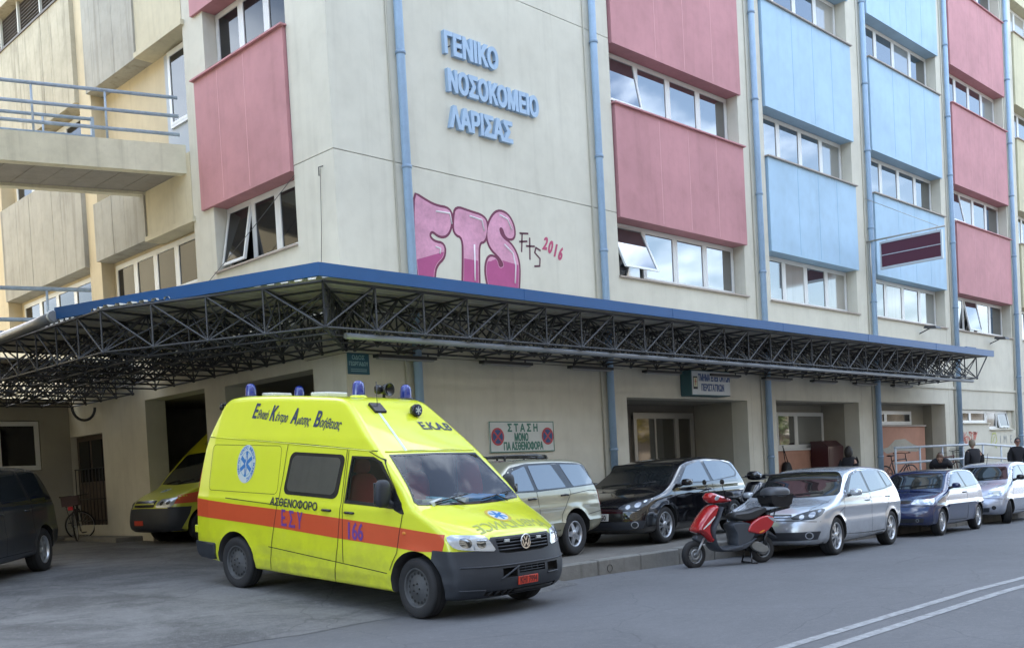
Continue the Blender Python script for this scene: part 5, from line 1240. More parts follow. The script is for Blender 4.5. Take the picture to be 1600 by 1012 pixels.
mb.add(P.tolist() + Pn.tolist(), [(i, i + 1, 15 + i, 14 + i) for i in range(13)]); part('tape_strip', mb, mat('tape_white', (.68, .72, .72), .5, var=.2, vscale=20), AMB, fix=False)
# roof fittings
for x, y, s_ in ((-.3, -.45, 1), (-.36, .40, 1), (1.58, -.19, 1.12), (1.63, .57, 1.05)):
    b_ = thing_part('beacon', AMB); zr_ = float(AB.lift('top', [(x, y)])[0][2])
    mb = MB(); mb.lathe([(0, -.02), (.10 * s_, -.02), (.095 * s_, .012), (.075 * s_, .02), (0, .02)], (x, y, zr_), 'Z', 24); part('beacon_base', mb, M_yel if s_ > 1.1 else M_black, b_)
    mb = MB(); mb.lathe([(.072 * s_, .02), (.07 * s_, .10 * s_), (.06 * s_, .15 * s_), (.035 * s_, .175 * s_), (0, .18 * s_)], (x, y, zr_), 'Z', 24); part('beacon_dome', mb, M_blueglass, b_)
for x, y, a, b in ((-.2, -.1, .13, .16), (.66, .1, .17, .18)):
    zr_ = float(AB.lift('top', [(x, y)])[0][2]); mb = MB(); mb.box(x - a, x + a, y - b, y + b, zr_ - .01, zr_ + .05, 0, .015); part('roof_vent', mb, mat('vent_white', (.6, .6, .56), .5), AMB)
zr_ = float(AB.lift('top', [(1.62, .18)])[0][2])
mb = MB(); mb.lathe([(0, -.09), (.05, -.09), (.055, -.03), (.07, .02), (.085, .09), (.078, .09), (.05, .04), (0, .03)], (1.64, .20, zr_ + .10), 'X', 20); mb.tube([(1.62, .2, zr_ - .02), (1.62, .2, zr_ + .06)], .02, 8); blobmb((1.6, .12, zr_ + .10), (.05, .05, .06), 2.5, 12, 8, mb); part('siren_horn', mb, M_black, AMB)
p = AB.lift('top', [(2.05, -.30)], .0)[0]
mb = MB(); mb.hexa([(p[0] - .07, p[1] - .09, p[2] + .05), (p[0] + .06, p[1] - .09, p[2] - .05), (p[0] + .06, p[1] + .09, p[2] - .05), (p[0] - .07, p[1] + .09, p[2] + .05), (p[0] - .05, p[1] - .09, p[2] + .08), (p[0] + .07, p[1] - .09, p[2] - .02), (p[0] + .07, p[1] + .09, p[2] - .02), (p[0] - .05, p[1] + .09, p[2] + .08)]); mb.tube([tuple(p), (p[0] - .02, p[1], p[2] + .33)], .005, 6); part('aerial', mb, M_black, AMB)
p = AB.lift('top', [(2.12, .24)], .06)[0]; mb = MB(); mb.lathe([(0, -.05), (.06, -.05), (.078, .0), (.078, .035), (.066, .04), (0, .042)], tuple(p), 'X', 24, 0); mb.lathe([(0, .044), (.06, .044)], tuple(p), 'X', 24, 1); star(mb, lambda V, k: [(p[0] + .047 + k * .001, p[1] + a, p[2] + b) for a, b in V], .05, 2); mb.tube([(p[0] - .02, p[1], p[2] - .12), (p[0], p[1], p[2] - .05)], .02, 8)
part('front_flasher', mb, [M_black, M_letblue, M_disc], AMB, fix=False)
# ---------------------------------------------------------------- the parked cars
def hatch(spec):
    """car from a spec: implicit body, cut arches, glass, lamps, seams, wheels; x forward, origin under the rear axle"""
    g = spec; B = Body(g['prof'], g['plan'], g['sec'], k=g.get('k', .085), nose=g.get('nose', (.26, 3.)), tail=g.get('tail', (.22, 2.6)), crown=g.get('crown', .045), arches=((0, g['R'] + .0, g['aR']), (g['wb'], g['R'], g['aR'])), flare=g.get('flare', .012), crease=g.get('crease'))
    T = thing(g['name'], g['label'], g['cat']); T.location = g['loc']; T.rotation_euler = (0, g.get('pitch', 0), math.radians(g['az']))
    if g.get('group'): T['group'] = g['group']
    P = g['paint']; res = g.get('res', .038)
    bo = part('body', B.solid(res, core=(B.x0 + .40, B.x1 - .45, B.W * .4, B.z0 + .16, B.z0 + .38)), [P, M_well], T)
    cz = g['R'] + .005; yi = B.W - .30
    boolean(bo, [tmp(arch_cutter(x, cz, g['aR'], y0, y1), [P, M_well]) for x in (0, g['wb']) for y0, y1 in ((-B.W - .3, -yi), (yi, B.W + .3))]); sharpen(bo.data)
    # underbody shadow pan
    sides = g.get('sides', (1, -1)); fullside = g.get('near', 1)
    for s_ in (1, -1):
        if 'trim' in g: part('window_surround', patch(B, 'side', rpoly(g['trim'], .06), .003, s_, 0, .05, .012), M_black, T)
        for w_ in g['glass']: part('side_window', patch(B, 'side', rpoly(w_, .035), .007, s_, 0, .05, .008), g.get('gm', M_carglass), T)
        sm = MB()
        for pts in g['seams']: seam(B, 'side', pts, .010, .002, s_, sm)
        part('panel_gaps', sm, M_seam, T, fix=False)
        for h_ in g['handles']: handle(T, B, h_[0], h_[1], s_, g.get('handle_mat', P))
        if g.get('mirror'): mx_ = g['mirror']; mirror_part(T, mx_[0], s_ * (mx_[1]), mx_[2], s_, mx_[3], g.get('mirror_mat', P), M_black)
        for x in (0, g['wb']): wheel(T, x, s_ * (B.W - .02 - g['ww'] / 2), g['R'], g['rim'], g['ww'], g['style'], s_, g.get('steer', 0) if x else 0)
        for cl in g.get('cladding', []): part('side_moulding', patch(B, 'side', cl[0], cl[1], s_, 0, .05, .02), cl[2], T)
        if g.get('tail_lamp'): part('tail_light', patch(B, 'side', rpoly(g['tail_lamp'], .02), .006, s_, 0, .04, .02), M_taillamp, T)
        if g.get('lamp'):
            lp_ = [(s_ * a, b) for a, b in g['lamp']]; lp_ = lp_ if s_ > 0 else lp_[::-1]
            hl = thing_part('headlight', T); part('lamp_lens', patch(B, 'front', rpoly(lp_, .02), .006, 1, 0, .03, .03), g.get('lens', M_lampdark), hl)
            for (cy_, cz_, R_, m__) in g['bulbs']:
                mb = MB(); p = B.lift('front', [(s_ * cy_, cz_)], .008)[0]; mb2 = [(s_ * cy_ + R_ * math.cos(2 * math.pi * i / 18), cz_ + R_ * math.sin(2 * math.pi * i / 18)) for i in range(18)]
                patch(B, 'front', mb2, .0085, 1, 0, .03, .01, mb); part('reflector', mb, m__, hl)
        for f_ in g.get('fogs', []):
            mb = MB(); V = lambda r, o_: [(s_ * f_[0] + r * math.cos(2 * math.pi * i / 20), f_[1] + r * math.sin(2 * math.pi * i / 20)) for i in range(20)]
            patch(B, 'front', V(f_[2], 0), .012, 1, 0, .03, .01, mb, 0); patch(B, 'front', V(f_[2] * .72, 0), .0135, 1, 0, .03, .006, mb, 1); part('fog_light', mb, [f_[3], M_lampdark], T)
        if g.get('rail'):
            mb = MB(); pts = B.lift('side', g['rail'], .015, s_); mb.tube([tuple(p + np.array([0, 0, .045])) for p in pts], .022, 8)
            for i in (1, len(pts) // 2, -2): mb.tube([tuple(pts[i] - np.array([0, 0, .02])), tuple(pts[i] + np.array([0, 0, .045]))], .02, 6)
            part('roof_rail', mb, M_black, T)
    if g.get('screen'): 
        part('windscreen_surround', patch(B, 'front', rpoly(g['screen'], .06), .003, 1, 0, .05, .01), M_black, T)
        c_ = np.mean(np.array(g['screen']), axis=0); part('windscreen', patch(B, 'front', rpoly([(c_[0] + (a - c_[0]) * .95, c_[1] + (b - c_[1]) * .90 - .004) for a, b in g['screen']], .05), .006, 1, 0, .05, .006), g.get('wm', M_scrglass), T)
        for a, b in g.get('wipers', [((-.55, -.02), (0, .02)), ((.0, -.02), (.55, .03))]):
            z0 = min(q[1] for q in g['screen']); mb = MB(); Q = B.lift('front', [(a[0], z0 + .035), (b[0], z0 + .06 + b[1])], .02); mb.tube([tuple(Q[0]), tuple(Q[1])], .008, 6); part('wiper', mb, M_black, T)
    if g.get('back'): part('rear_window', patch(B, 'back', rpoly(g['back'], .05), .005, 1, 0, .05, .008), M_carglass, T)
    for nm, poly, off, m__ in g.get('front', []): part(nm, patch(B, 'front', rpoly(poly, .015), off, 1, 0, .04, .015), m__, T)
    sm = MB()
    for pts in g.get('fseams', []): seam(B, 'front', pts, .010, .002, 1, sm)
    for pts in g.get('tseams', []): seam(B, 'top', pts, .009, .002, 1, sm)
    if sm.v: part('bonnet_gap', sm, M_seam, T, fix=False)
    if g.get('plate'):
        z_, txt, mi_ = g['plate']; p = B.lift('front', [(0, z_)], .0)[0]; mb = MB(); mb.box(p[0] - .03, p[0] + .02, -.26, .26, z_ - .06, z_ + .06, 0, .003); text_mb(mb, txt, .115, lambda a, b, h: (p[0] + .0215, a, z_ - .04 + b), .003, 0, .9, 'CENTER', 0, 1)
        part('number_plate', mb, [M_white, M_ink], T, fix=False)
    if g.get('badge'):
        z_, R_ = g['badge']; p = B.lift('front', [(0, z_)], .01)[0]; mb = MB(); mb.lathe([(R_ * .82, 0), (R_ * .9, .01), (R_, .004), (R_, -.02)], (p[0], 0, z_), 'X', 24, 0)
        for q in ([(-.4, .7), (0, .1), (.4, .7)], [(-.72, .35), (-.38, -.65), (0, -.05), (.38, -.65), (.72, .35)]):
            for a, b in zip(q[:-1], q[1:]): mb.tube([(p[0] + .006, a[0] * R_, z_ + a[1] * R_), (p[0] + .006, b[0] * R_, z_ + b[1] * R_)], R_ * .08, 5)
        mb.lathe([(0, -.002), (R_ * .85, -.002)], (p[0], 0, z_), 'X', 24, 1); part('badge', mb, [M_chrome, M_black], T, fix=False)
    if g.get('aerial'): a = g['aerial']; mb = MB(); p = B.lift('top', [(a[0], a[1])], 0)[0]; mb.tube([tuple(p), tuple(p + np.array([-a[2] * .5, 0, a[2]]))], .006, 6); part('aerial', mb, M_black, T)
    for nm, pos, txt in g.get('shelf', []): pass
    return T, B
def root_from(P, az, wb, W, front=True, near=1):
    a = math.radians(az); f = Vector((math.cos(a), math.sin(a), 0)); l_ = Vector((-f.y, f.x, 0)); o = Vector(P) - l_ * near * (W - .06)
    if front: o = o - f * wb
    return o
M_silver = paint('silver_paint', (.50, .535, .585), .22, .45); M_blackp = paint('black_paint', (.006, .006, .008), .08, 0, 1., .25); M_bluep = paint('dark_blue_paint', (.006, .018, .085), .16, 0); M_goldp = paint('champagne_paint', (.34, .33, .24), .3, .3); M_navyp = paint('midnight_paint', (.008, .013, .022), .35, 0, .35, .3); M_lilac = paint('silver_blue_paint', (.40, .44, .53), .25, .4)
golf_prof = [(-.66, .26), (-.76, .36), (-.79, .52), (-.78, .74), (-.74, .93), (-.68, 1.02), (-.50, 1.24), (-.36, 1.38), (-.24, 1.415), (.2, 1.465), (.8, 1.485), (1.3, 1.455), (1.62, 1.39), (1.80, 1.31), (2.34, 1.01), (2.54, .935), (2.9, .875), (3.2, .82), (3.36, .735), (3.42, .66), (3.45, .52), (3.46, .36), (3.42, .24), (3.25, .185), (0, .21)]
golf_plan = ([-.8, -.6, -.2, .4, 2.4, 2.9, 3.25, 3.5], [.80, .85, .875, .885, .885, .875, .845, .80]); golf_sec = ([.18, .35, .55, .75, .93, 1.0, 1.38, 1.5], [-.07, -.015, 0, 0, -.018, -.035, -.18, -.25])
M_bowl = mat('lamp_bowl', (.30, .32, .35), .22, metal=.7)
golf_common = dict(prof=golf_prof, plan=golf_plan, sec=golf_sec, R=.317, aR=.345, wb=2.575, rim=.225, ww=.215, style='twin10', crease=((.80, .012, .05), (.62, -.006, .07), (.30, .012, .03)),
    screen=[(-.64, 1.375), (0, 1.395), (.64, 1.375), (.795, 1.03), (.78, .985), (.4, .96), (0, .955), (-.4, .96), (-.78, .985), (-.795, 1.03)],
    back=[(-.52, 1.33), (.52, 1.33), (.60, 1.06), (-.60, 1.06)], tail_lamp=[(-.80, .80), (-.60, .80), (-.56, .90), (-.66, .97), (-.80, .97)],
    lamp=[(.42, .655), (.46, .625), (.60, .605), (.76, .62), (.835, .68), (.845, .77), (.80, .785), (.66, .755), (.50, .70)], bulbs=[(.72, .69, .045, M_bowl), (.585, .66, .037, M_bowl), (.79, .745, .02, M_lampglass)],
    front=[('grille', [(-.43, .655), (.43, .655), (.43, .705), (-.43, .705)], .006, M_black), ('lower_grille', [(-.80, .30), (-.5, .285), (.5, .285), (.80, .30), (.84, .43), (.5, .42), (-.5, .42), (-.84, .43)], .006, M_plastic), ('grille_trim', [(-.42, .667), (.42, .667), (.42, .675), (-.42, .675)], .009, M_chrome)],
    fogs=[(.70, .365, .058, M_chrome)], fseams=[[(-.84, .58), (-.44, .605), (.44, .605), (.84, .58)]], tseams=[[(3.33, .62), (2.9, .70), (2.5, .745)], [(3.33, -.62), (2.9, -.70), (2.5, -.745)]],
    mirror=(2.02, .985, 1.02, (.07, .095, .06)), badge=(.705, .06), wipers=[((-.58, 0), (.0, .01)), ((-.02, 0), (.52, .02))])
near_label = {}
g5 = dict(golf_common, name='parked_car', cat='car', label='silver five-door hatchback parked on the road just behind the red scooter', paint=M_silver, loc=root_from((5.83, -5.26, -.124), 185.5, 2.575, .885), az=185.5, pitch=-.018,
    trim=[(2.22, 1.0), (1.95, 1.16), (1.60, 1.335), (1.2, 1.405), (.7, 1.42), (.15, 1.395), (-.12, 1.33), (-.30, 1.13), (-.28, 1.085), (.3, 1.03), (1.2, .985)],
    glass=[[(2.02, 1.02), (1.58, 1.30), (1.15, 1.375), (1.10, 1.005)], [(1.0, 1.01), (1.05, 1.38), (.72, 1.395), (.28, 1.375), (.14, 1.065)], [(.06, 1.08), (.20, 1.365), (-.06, 1.315), (-.22, 1.125)]],
    seams=[[(2.24, .97), (2.30, .7), (2.22, .33)], [(1.055, .98), (1.03, .6), (1.02, .30)], [(.14, 1.03), (.12, .9), (.34, .62), (.37, .45), (.40, .31)], [(2.22, .33), (1.02, .30), (.40, .31)], [(2.28, .78), (2.5, .70)]], handles=[(1.20, .865), (.18, .90)], mirror_mat=M_silver)
hatch(g5)
g3 = dict(golf_common, name='parked_car', cat='car', label='glossy black three-door hatchback parked on the pavement in front of the entrance recess', paint=M_blackp, loc=root_from((4.42, -2.85, .22), 186, 2.575, .885), az=186,
    trim=[(2.22, 1.0), (1.95, 1.16), (1.60, 1.335), (1.2, 1.405), (.7, 1.42), (.25, 1.39), (-.08, 1.32), (-.28, 1.14), (-.2, 1.06), (1.2, .985)],
    glass=[[(2.02, 1.02), (1.58, 1.30), (1.02, 1.39), (.92, 1.005)], [(.80, 1.015), (.90, 1.385), (.25, 1.36), (-.04, 1.295), (-.20, 1.14), (-.12, 1.075)]],
    seams=[[(2.24, .97), (2.30, .7), (2.22, .33)], [(.86, .98), (.82, .6), (.86, .30)], [(2.22, .33), (.86, .30)]], handles=[(1.02, .865)], plate=(.50, 'ΥΗΖ 4650', 1), mirror_mat=M_blackp)
hatch(g3)
saxo = dict(name='parked_car', cat='car', label='dark blue small three-door car parked between the silver hatchback and the silver-blue car', paint=M_bluep, loc=root_from((11.13, -4.83, -.216), 184.2, 2.385, .81), az=184.2, pitch=-.018, R=.285, aR=.31, wb=2.385, rim=.20, ww=.18, style='multi',
    prof=[(-.52, .27), (-.62, .38), (-.64, .6), (-.60, .85), (-.50, .97), (-.30, 1.22), (-.16, 1.34), (.1, 1.365), (.7, 1.38), (1.2, 1.345), (1.42, 1.29), (2.0, .98), (2.12, .925), (2.5, .87), (2.85, .78), (2.98, .70), (3.04, .58), (3.09, .45), (3.07, .28), (2.95, .2), (0, .2)],
    plan=([-.7, -.4, 0, 2.2, 2.7, 3.1], [.75, .79, .81, .81, .795, .74]), sec=([.18, .35, .55, .9, 1.0, 1.3, 1.4], [-.06, -.01, 0, -.02, -.05, -.18, -.24]), nose=(.20, 3.), crease=((.62, .012, .03),),
    screen=[(-.52, 1.27), (0, 1.285), (.52, 1.27), (.65, .99), (.64, .965), (0, .95), (-.64, .965), (-.65, .99)], back=[(-.5, 1.25), (.5, 1.25), (.58, 1.02), (-.58, 1.02)],
    trim=[(2.02, .965), (1.42, 1.265), (.9, 1.31), (.3, 1.31), (-.02, 1.26), (-.22, 1.06), (-.2, 1.0), (1.0, .945)], glass=[[(1.86, .975), (1.38, 1.235), (.98, 1.28), (.86, .965)], [(.76, .97), (.88, 1.285), (.3, 1.285), (.0, 1.235), (-.15, 1.07), (-.1, 1.01)]],
    seams=[[(2.05, .93), (2.06, .6), (2.02, .3)], [(.80, .94), (.76, .6), (.80, .28)], [(2.02, .3), (.80, .28)]], handles=[(.95, .85)], cladding=[([(2.05, .58), (.3, .58), (.3, .63), (2.05, .63)], .016, M_bluep)],
    lamp=[(.36, .66), (.74, .645), (.755, .70), (.72, .77), (.40, .755)], bulbs=[(.62, .705, .045, M_chrome), (.47, .71, .035, M_chrome)], lens=M_lampglass, front=[('grille', [(-.34, .68), (.34, .68), (.34, .74), (-.34, .74)], .006, M_black), ('lower_grille', [(-.6, .3), (.6, .3), (.62, .38), (-.62, .38)], .006, M_plastic)],
    fseams=[[(-.78, .62), (.78, .62)]], tseams=[[(2.95, .58), (2.15, .66)], [(2.95, -.58), (2.15, -.66)]], mirror=(1.82, .90, 1.01, (.06, .085, .055)), mirror_mat=M_bluep, fogs=[(.5, .34, .03, M_lampglass)], handle_mat=M_black)
hatch(saxo)
yaris = dict(name='parked_car', cat='car', label='silver-blue small car at the right edge of the picture, front wheels turned out', paint=M_lilac, loc=root_from((15.94, -4.48, -.303), 184, 2.37, .83), az=184, pitch=-.018, R=.285, aR=.315, wb=2.37, rim=.19, ww=.18, style='six', steer=.42,
    prof=[(-.50, .28), (-.60, .4), (-.62, .65), (-.56, .95), (-.45, 1.15), (-.30, 1.40), (-.15, 1.47), (.3, 1.50), (.8, 1.505), (1.25, 1.46), (1.45, 1.39), (2.05, 1.06), (2.2, 1.0), (2.5, .94), (2.8, .83), (2.94, .72), (3.0, .58), (3.03, .42), (3.0, .27), (2.85, .2), (0, .21)],
    plan=([-.7, -.4, 0, 2.1, 2.6, 3.1], [.76, .80, .83, .83, .815, .75]), sec=([.18, .35, .55, .9, 1.02, 1.4, 1.5], [-.06, -.01, 0, -.02, -.05, -.21, -.27]), nose=(.24, 3.), crease=((.60, .010, .03),),
    screen=[(-.52, 1.37), (0, 1.385), (.52, 1.37), (.67, 1.09), (.66, 1.06), (0, 1.035), (-.66, 1.06), (-.67, 1.09)], back=[(-.5, 1.37), (.5, 1.37), (.58, 1.1), (-.58, 1.1)],
    trim=[(2.02, 1.05), (1.45, 1.36), (.9, 1.42), (.2, 1.41), (-.1, 1.34), (-.28, 1.12), (1.0, 1.02)], glass=[[(1.88, 1.06), (1.42, 1.325), (.98, 1.385), (.90, 1.045)], [(.80, 1.05), (.90, 1.39), (.2, 1.38), (-.02, 1.32), (-.18, 1.13)]],
    seams=[[(2.08, 1.0), (2.1, .6), (2.02, .3)], [(.85, 1.02), (.82, .3)], [(2.02, .3), (.82, .29)]], handles=[(1.0, .92)],
    lamp=[(.40, .70), (.52, .66), (.72, .67), (.76, .74), (.74, .84), (.64, .885), (.50, .83)], bulbs=[(.62, .75, .06, mat('lamp_pale', (.5, .52, .45), .15, coat=1.)), (.50, .74, .03, M_chrome)], lens=M_lampglass,
    front=[('lower_grille', [(-.5, .30), (.5, .30), (.52, .40), (-.52, .40)], .006, M_plastic), ('grille', [(-.28, .72), (.28, .72), (.25, .77), (-.25, .77)], .006, M_black)], fseams=[[(-.80, .60), (-.4, .63), (.4, .63), (.80, .60)]], tseams=[[(2.9, .50), (2.2, .66)], [(2.9, -.50), (2.2, -.66)]],
    fogs=[(.60, .40, .045, M_black)], mirror=(1.86, .93, 1.10, (.06, .09, .065)), mirror_mat=M_black, aerial=(1.3, 0, .28))
hatch(yaris)
M_blackrail = M_black
fore = dict(name='parked_car', cat='car', label='champagne estate car with black roof rails parked between the ambulance and the black hatchback', paint=M_goldp, loc=root_from((2.14, -2.79, .22), 189, 2.525, .87, False), az=189, R=.335, aR=.40, wb=2.525, rim=.205, ww=.20, style='five', flare=.02,
    prof=[(-.80, .36), (-.93, .44), (-.96, .62), (-.92, .80), (-.89, 1.0), (-.80, 1.15), (-.66, 1.44), (-.55, 1.50), (0, 1.535), (.8, 1.54), (1.3, 1.51), (1.52, 1.45), (2.15, 1.10), (2.32, 1.04), (2.9, .98), (3.25, .88), (3.38, .75), (3.43, .5), (3.38, .32), (0, .30)],
    plan=([-1, -.8, -.4, 0, 2.4, 3, 3.5], [.80, .84, .865, .87, .87, .855, .79]), sec=([.25, .45, .6, .95, 1.05, 1.45, 1.56], [-.05, -.01, 0, -.02, -.04, -.17, -.22]), tail=(.10, 3.), crown=.035, crease=((.53, .02, .04), (.78, .008, .03)),
    screen=[(-.56, 1.42), (0, 1.43), (.56, 1.42), (.71, 1.14), (.70, 1.11), (0, 1.09), (-.70, 1.11), (-.71, 1.14)], back=[(-.56, 1.40), (.56, 1.40), (.64, 1.10), (-.64, 1.10)],
    trim=[(2.06, 1.04), (1.50, 1.40), (1.1, 1.455), (.3, 1.465), (-.40, 1.44), (-.55, 1.40), (-.74, 1.16), (-.70, 1.08), (1.0, 1.03)], glass=[[(1.88, 1.06), (1.46, 1.35), (1.12, 1.42), (1.05, 1.055)], [(.96, 1.06), (1.03, 1.425), (.42, 1.43), (.18, 1.07)], [(-.02, 1.075), (.18, 1.43), (-.42, 1.41), (-.66, 1.15), (-.62, 1.10)]],
    seams=[[(2.15, 1.0), (2.16, .6), (2.1, .42)], [(1.0, 1.03), (.97, .6), (.98, .42)], [(.10, 1.04), (.08, .98), (.38, .66), (.45, .42)], [(2.1, .42), (.45, .42)], [(-.36, .62), (-.84, .66)], [(.1, .96), (-.5, 1.0), (-.88, .98)]], handles=[(1.14, .93), (.26, .95)], handle_mat=M_black,
    tail_lamp=[(-.95, .72), (-.80, .74), (-.78, .98), (-.80, 1.14), (-.92, 1.1)], cladding=[([(2.1, .44), (.44, .44), (.42, .54), (2.1, .54)], .018, M_goldp)], rail=[(1.25, 1.515), (.9, 1.53), (.3, 1.53), (-.2, 1.52), (-.55, 1.49)], mirror=(1.86, .98, 1.12, (.07, .1, .075)), mirror_mat=M_black,
    lamp=[(.5, .74), (.8, .72), (.82, .86), (.5, .86)], bulbs=[(.66, .79, .05, M_chrome)], front=[('grille', [(-.42, .72), (.42, .72), (.42, .86), (-.42, .86)], .006, M_black)])
hatch(fore)
van = dict(name='parked_car', cat='car', label='dark midnight-blue minivan cut off by the left edge of the picture', paint=M_navyp, loc=root_from((-3.75, 3.05, .42), 230, 3.03, .96, False), az=230, pitch=.02, R=.34, aR=.385, wb=3.03, rim=.22, ww=.21, style='five',
    prof=[(a, b * .93 + .02) for a, b in [(-.78, .35), (-.93, .45), (-.95, .75), (-.90, 1.0), (-.78, 1.35), (-.62, 1.63), (-.45, 1.70), (.2, 1.75), (1.2, 1.77), (1.9, 1.72), (2.2, 1.62), (2.9, 1.22), (3.2, 1.10), (3.6, 1.0), (3.85, .85), (3.93, .6), (3.9, .35), (3.7, .24), (0, .26)]],
    plan=([-1, -.7, -.2, 2.8, 3.5, 4], [.84, .91, .955, .96, .93, .84]), sec=([.2, .4, .6, 1.0, 1.12, 1.65, 1.8], [-.06, -.01, 0, -.02, -.05, -.24, -.30]), crown=.05, crease=((.62, .012, .05), (1.0, .008, .03)),
    screen=[(-.66, 1.58), (0, 1.6), (.66, 1.58), (.80, 1.24), (.78, 1.20), (0, 1.17), (-.78, 1.20), (-.80, 1.24)], back=[(-.66, 1.58), (.66, 1.58), (.74, 1.12), (-.74, 1.12)],
    trim=[(2.8, 1.12), (2.2, 1.53), (1.6, 1.62), (.2, 1.62), (-.38, 1.55), (-.66, 1.15), (-.62, 1.06), (1.4, 1.06)], glass=[[(2.6, 1.14), (2.16, 1.48), (1.65, 1.57), (1.58, 1.10)], [(1.45, 1.10), (1.52, 1.58), (.58, 1.585), (.50, 1.10)], [(.36, 1.10), (.44, 1.58), (-.32, 1.52), (-.58, 1.16), (-.54, 1.10)]], gm=mat('tinted_glass', (.012, .015, .018), .05, spec=.6),
    seams=[[(1.5, 1.05), (1.48, .35)], [(.42, 1.05), (.40, .62), (.5, .36)], [(2.75, 1.08), (2.76, .36)], [(2.76, .36), (.5, .36)]], handles=[(1.62, .95), (.60, .97)], tail_lamp=[(-.92, .86), (-.76, .86), (-.66, 1.2), (-.74, 1.24), (-.86, 1.1)], mirror=(2.5, 1.08, 1.2, (.08, .11, .08)))
hatch(van)
# ---------------------------------------------------------------- second ambulance, nosing out of the colonnade
prof2 = [(-1.2, .35), (-1.25, .6), (-1.2, 1.6), (-1.1, 2.25), (-.9, 2.42), (0, 2.46), (1.3, 2.44), (1.75, 2.36), (1.95, 2.20), (2.35, 1.82), (2.90, 1.22), (3.02, 1.14), (3.40, 1.02), (3.62, .90), (3.70, .80), (3.74, .60), (3.76, .42), (3.72, .28), (3.5, .24), (0, .3)]
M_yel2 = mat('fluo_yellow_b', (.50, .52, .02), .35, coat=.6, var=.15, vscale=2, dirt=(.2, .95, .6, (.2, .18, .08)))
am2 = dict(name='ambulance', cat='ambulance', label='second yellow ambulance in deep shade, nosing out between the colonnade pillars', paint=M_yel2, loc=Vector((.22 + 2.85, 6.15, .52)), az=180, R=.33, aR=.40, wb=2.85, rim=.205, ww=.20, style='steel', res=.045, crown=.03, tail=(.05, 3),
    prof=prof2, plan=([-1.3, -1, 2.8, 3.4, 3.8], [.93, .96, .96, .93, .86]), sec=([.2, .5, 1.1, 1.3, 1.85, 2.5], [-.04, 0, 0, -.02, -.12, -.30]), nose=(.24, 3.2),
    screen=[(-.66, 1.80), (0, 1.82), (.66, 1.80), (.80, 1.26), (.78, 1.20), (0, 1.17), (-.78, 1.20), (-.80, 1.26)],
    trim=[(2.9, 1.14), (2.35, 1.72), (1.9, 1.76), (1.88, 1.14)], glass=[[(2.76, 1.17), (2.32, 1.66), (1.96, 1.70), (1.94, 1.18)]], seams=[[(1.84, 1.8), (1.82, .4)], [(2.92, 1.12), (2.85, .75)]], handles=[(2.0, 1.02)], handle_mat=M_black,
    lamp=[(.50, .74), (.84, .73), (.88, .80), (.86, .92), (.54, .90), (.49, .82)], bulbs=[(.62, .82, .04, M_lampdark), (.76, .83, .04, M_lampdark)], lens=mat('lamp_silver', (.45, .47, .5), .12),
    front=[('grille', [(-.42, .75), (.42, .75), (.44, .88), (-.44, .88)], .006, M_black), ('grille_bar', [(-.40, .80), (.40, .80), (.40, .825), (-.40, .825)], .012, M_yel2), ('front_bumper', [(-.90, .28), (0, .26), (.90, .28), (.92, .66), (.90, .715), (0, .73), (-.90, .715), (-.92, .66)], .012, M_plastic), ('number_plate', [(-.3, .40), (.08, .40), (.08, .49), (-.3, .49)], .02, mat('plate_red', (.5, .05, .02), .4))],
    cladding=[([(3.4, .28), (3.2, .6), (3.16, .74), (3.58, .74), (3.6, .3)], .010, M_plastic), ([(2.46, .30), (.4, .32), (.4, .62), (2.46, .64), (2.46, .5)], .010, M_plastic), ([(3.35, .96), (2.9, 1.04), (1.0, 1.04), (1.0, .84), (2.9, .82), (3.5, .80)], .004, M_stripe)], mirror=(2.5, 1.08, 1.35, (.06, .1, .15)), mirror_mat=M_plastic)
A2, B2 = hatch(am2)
for y in (-.35, .35):
    b_ = thing_part('beacon', A2); zr_ = float(B2.lift('top', [(1.5, y)])[0][2])
    mb = MB(); mb.lathe([(0, 0), (.1, 0), (.09, .03), (0, .03)], (1.5, y, zr_), 'Z', 20); part('beacon_base', mb, M_black, b_); mb = MB(); mb.lathe([(.075, .03), (.07, .13), (.05, .17), (0, .18)], (1.5, y, zr_), 'Z', 20); part('beacon_dome', mb, M_blueglass, b_)
mb = MB(); vs, fs = subdiv(*text_geo('Ε.Κ.Α.Β', .17, .003, 0, .9, 'CENTER', 2)); mb.add(B2.lift('top', [(2.16 - b * .75, a) for a, b in vs], .006).tolist(), fs, 0); part('lettering', mb, M_letblue, A2, fix=False)
mb = MB(); fh2 = lambda V, lay: B2.lift('top', [(3.25 - b * .9, a + .1) for a, b in V], .004 + .001 * lay).tolist(); disc(mb, fh2, .12, 0, 0); star(mb, lambda V, k: fh2(V, 1 + k * .15), .1, 1); part('bonnet_emblem', mb, [M_disc, M_cross], A2, fix=False)
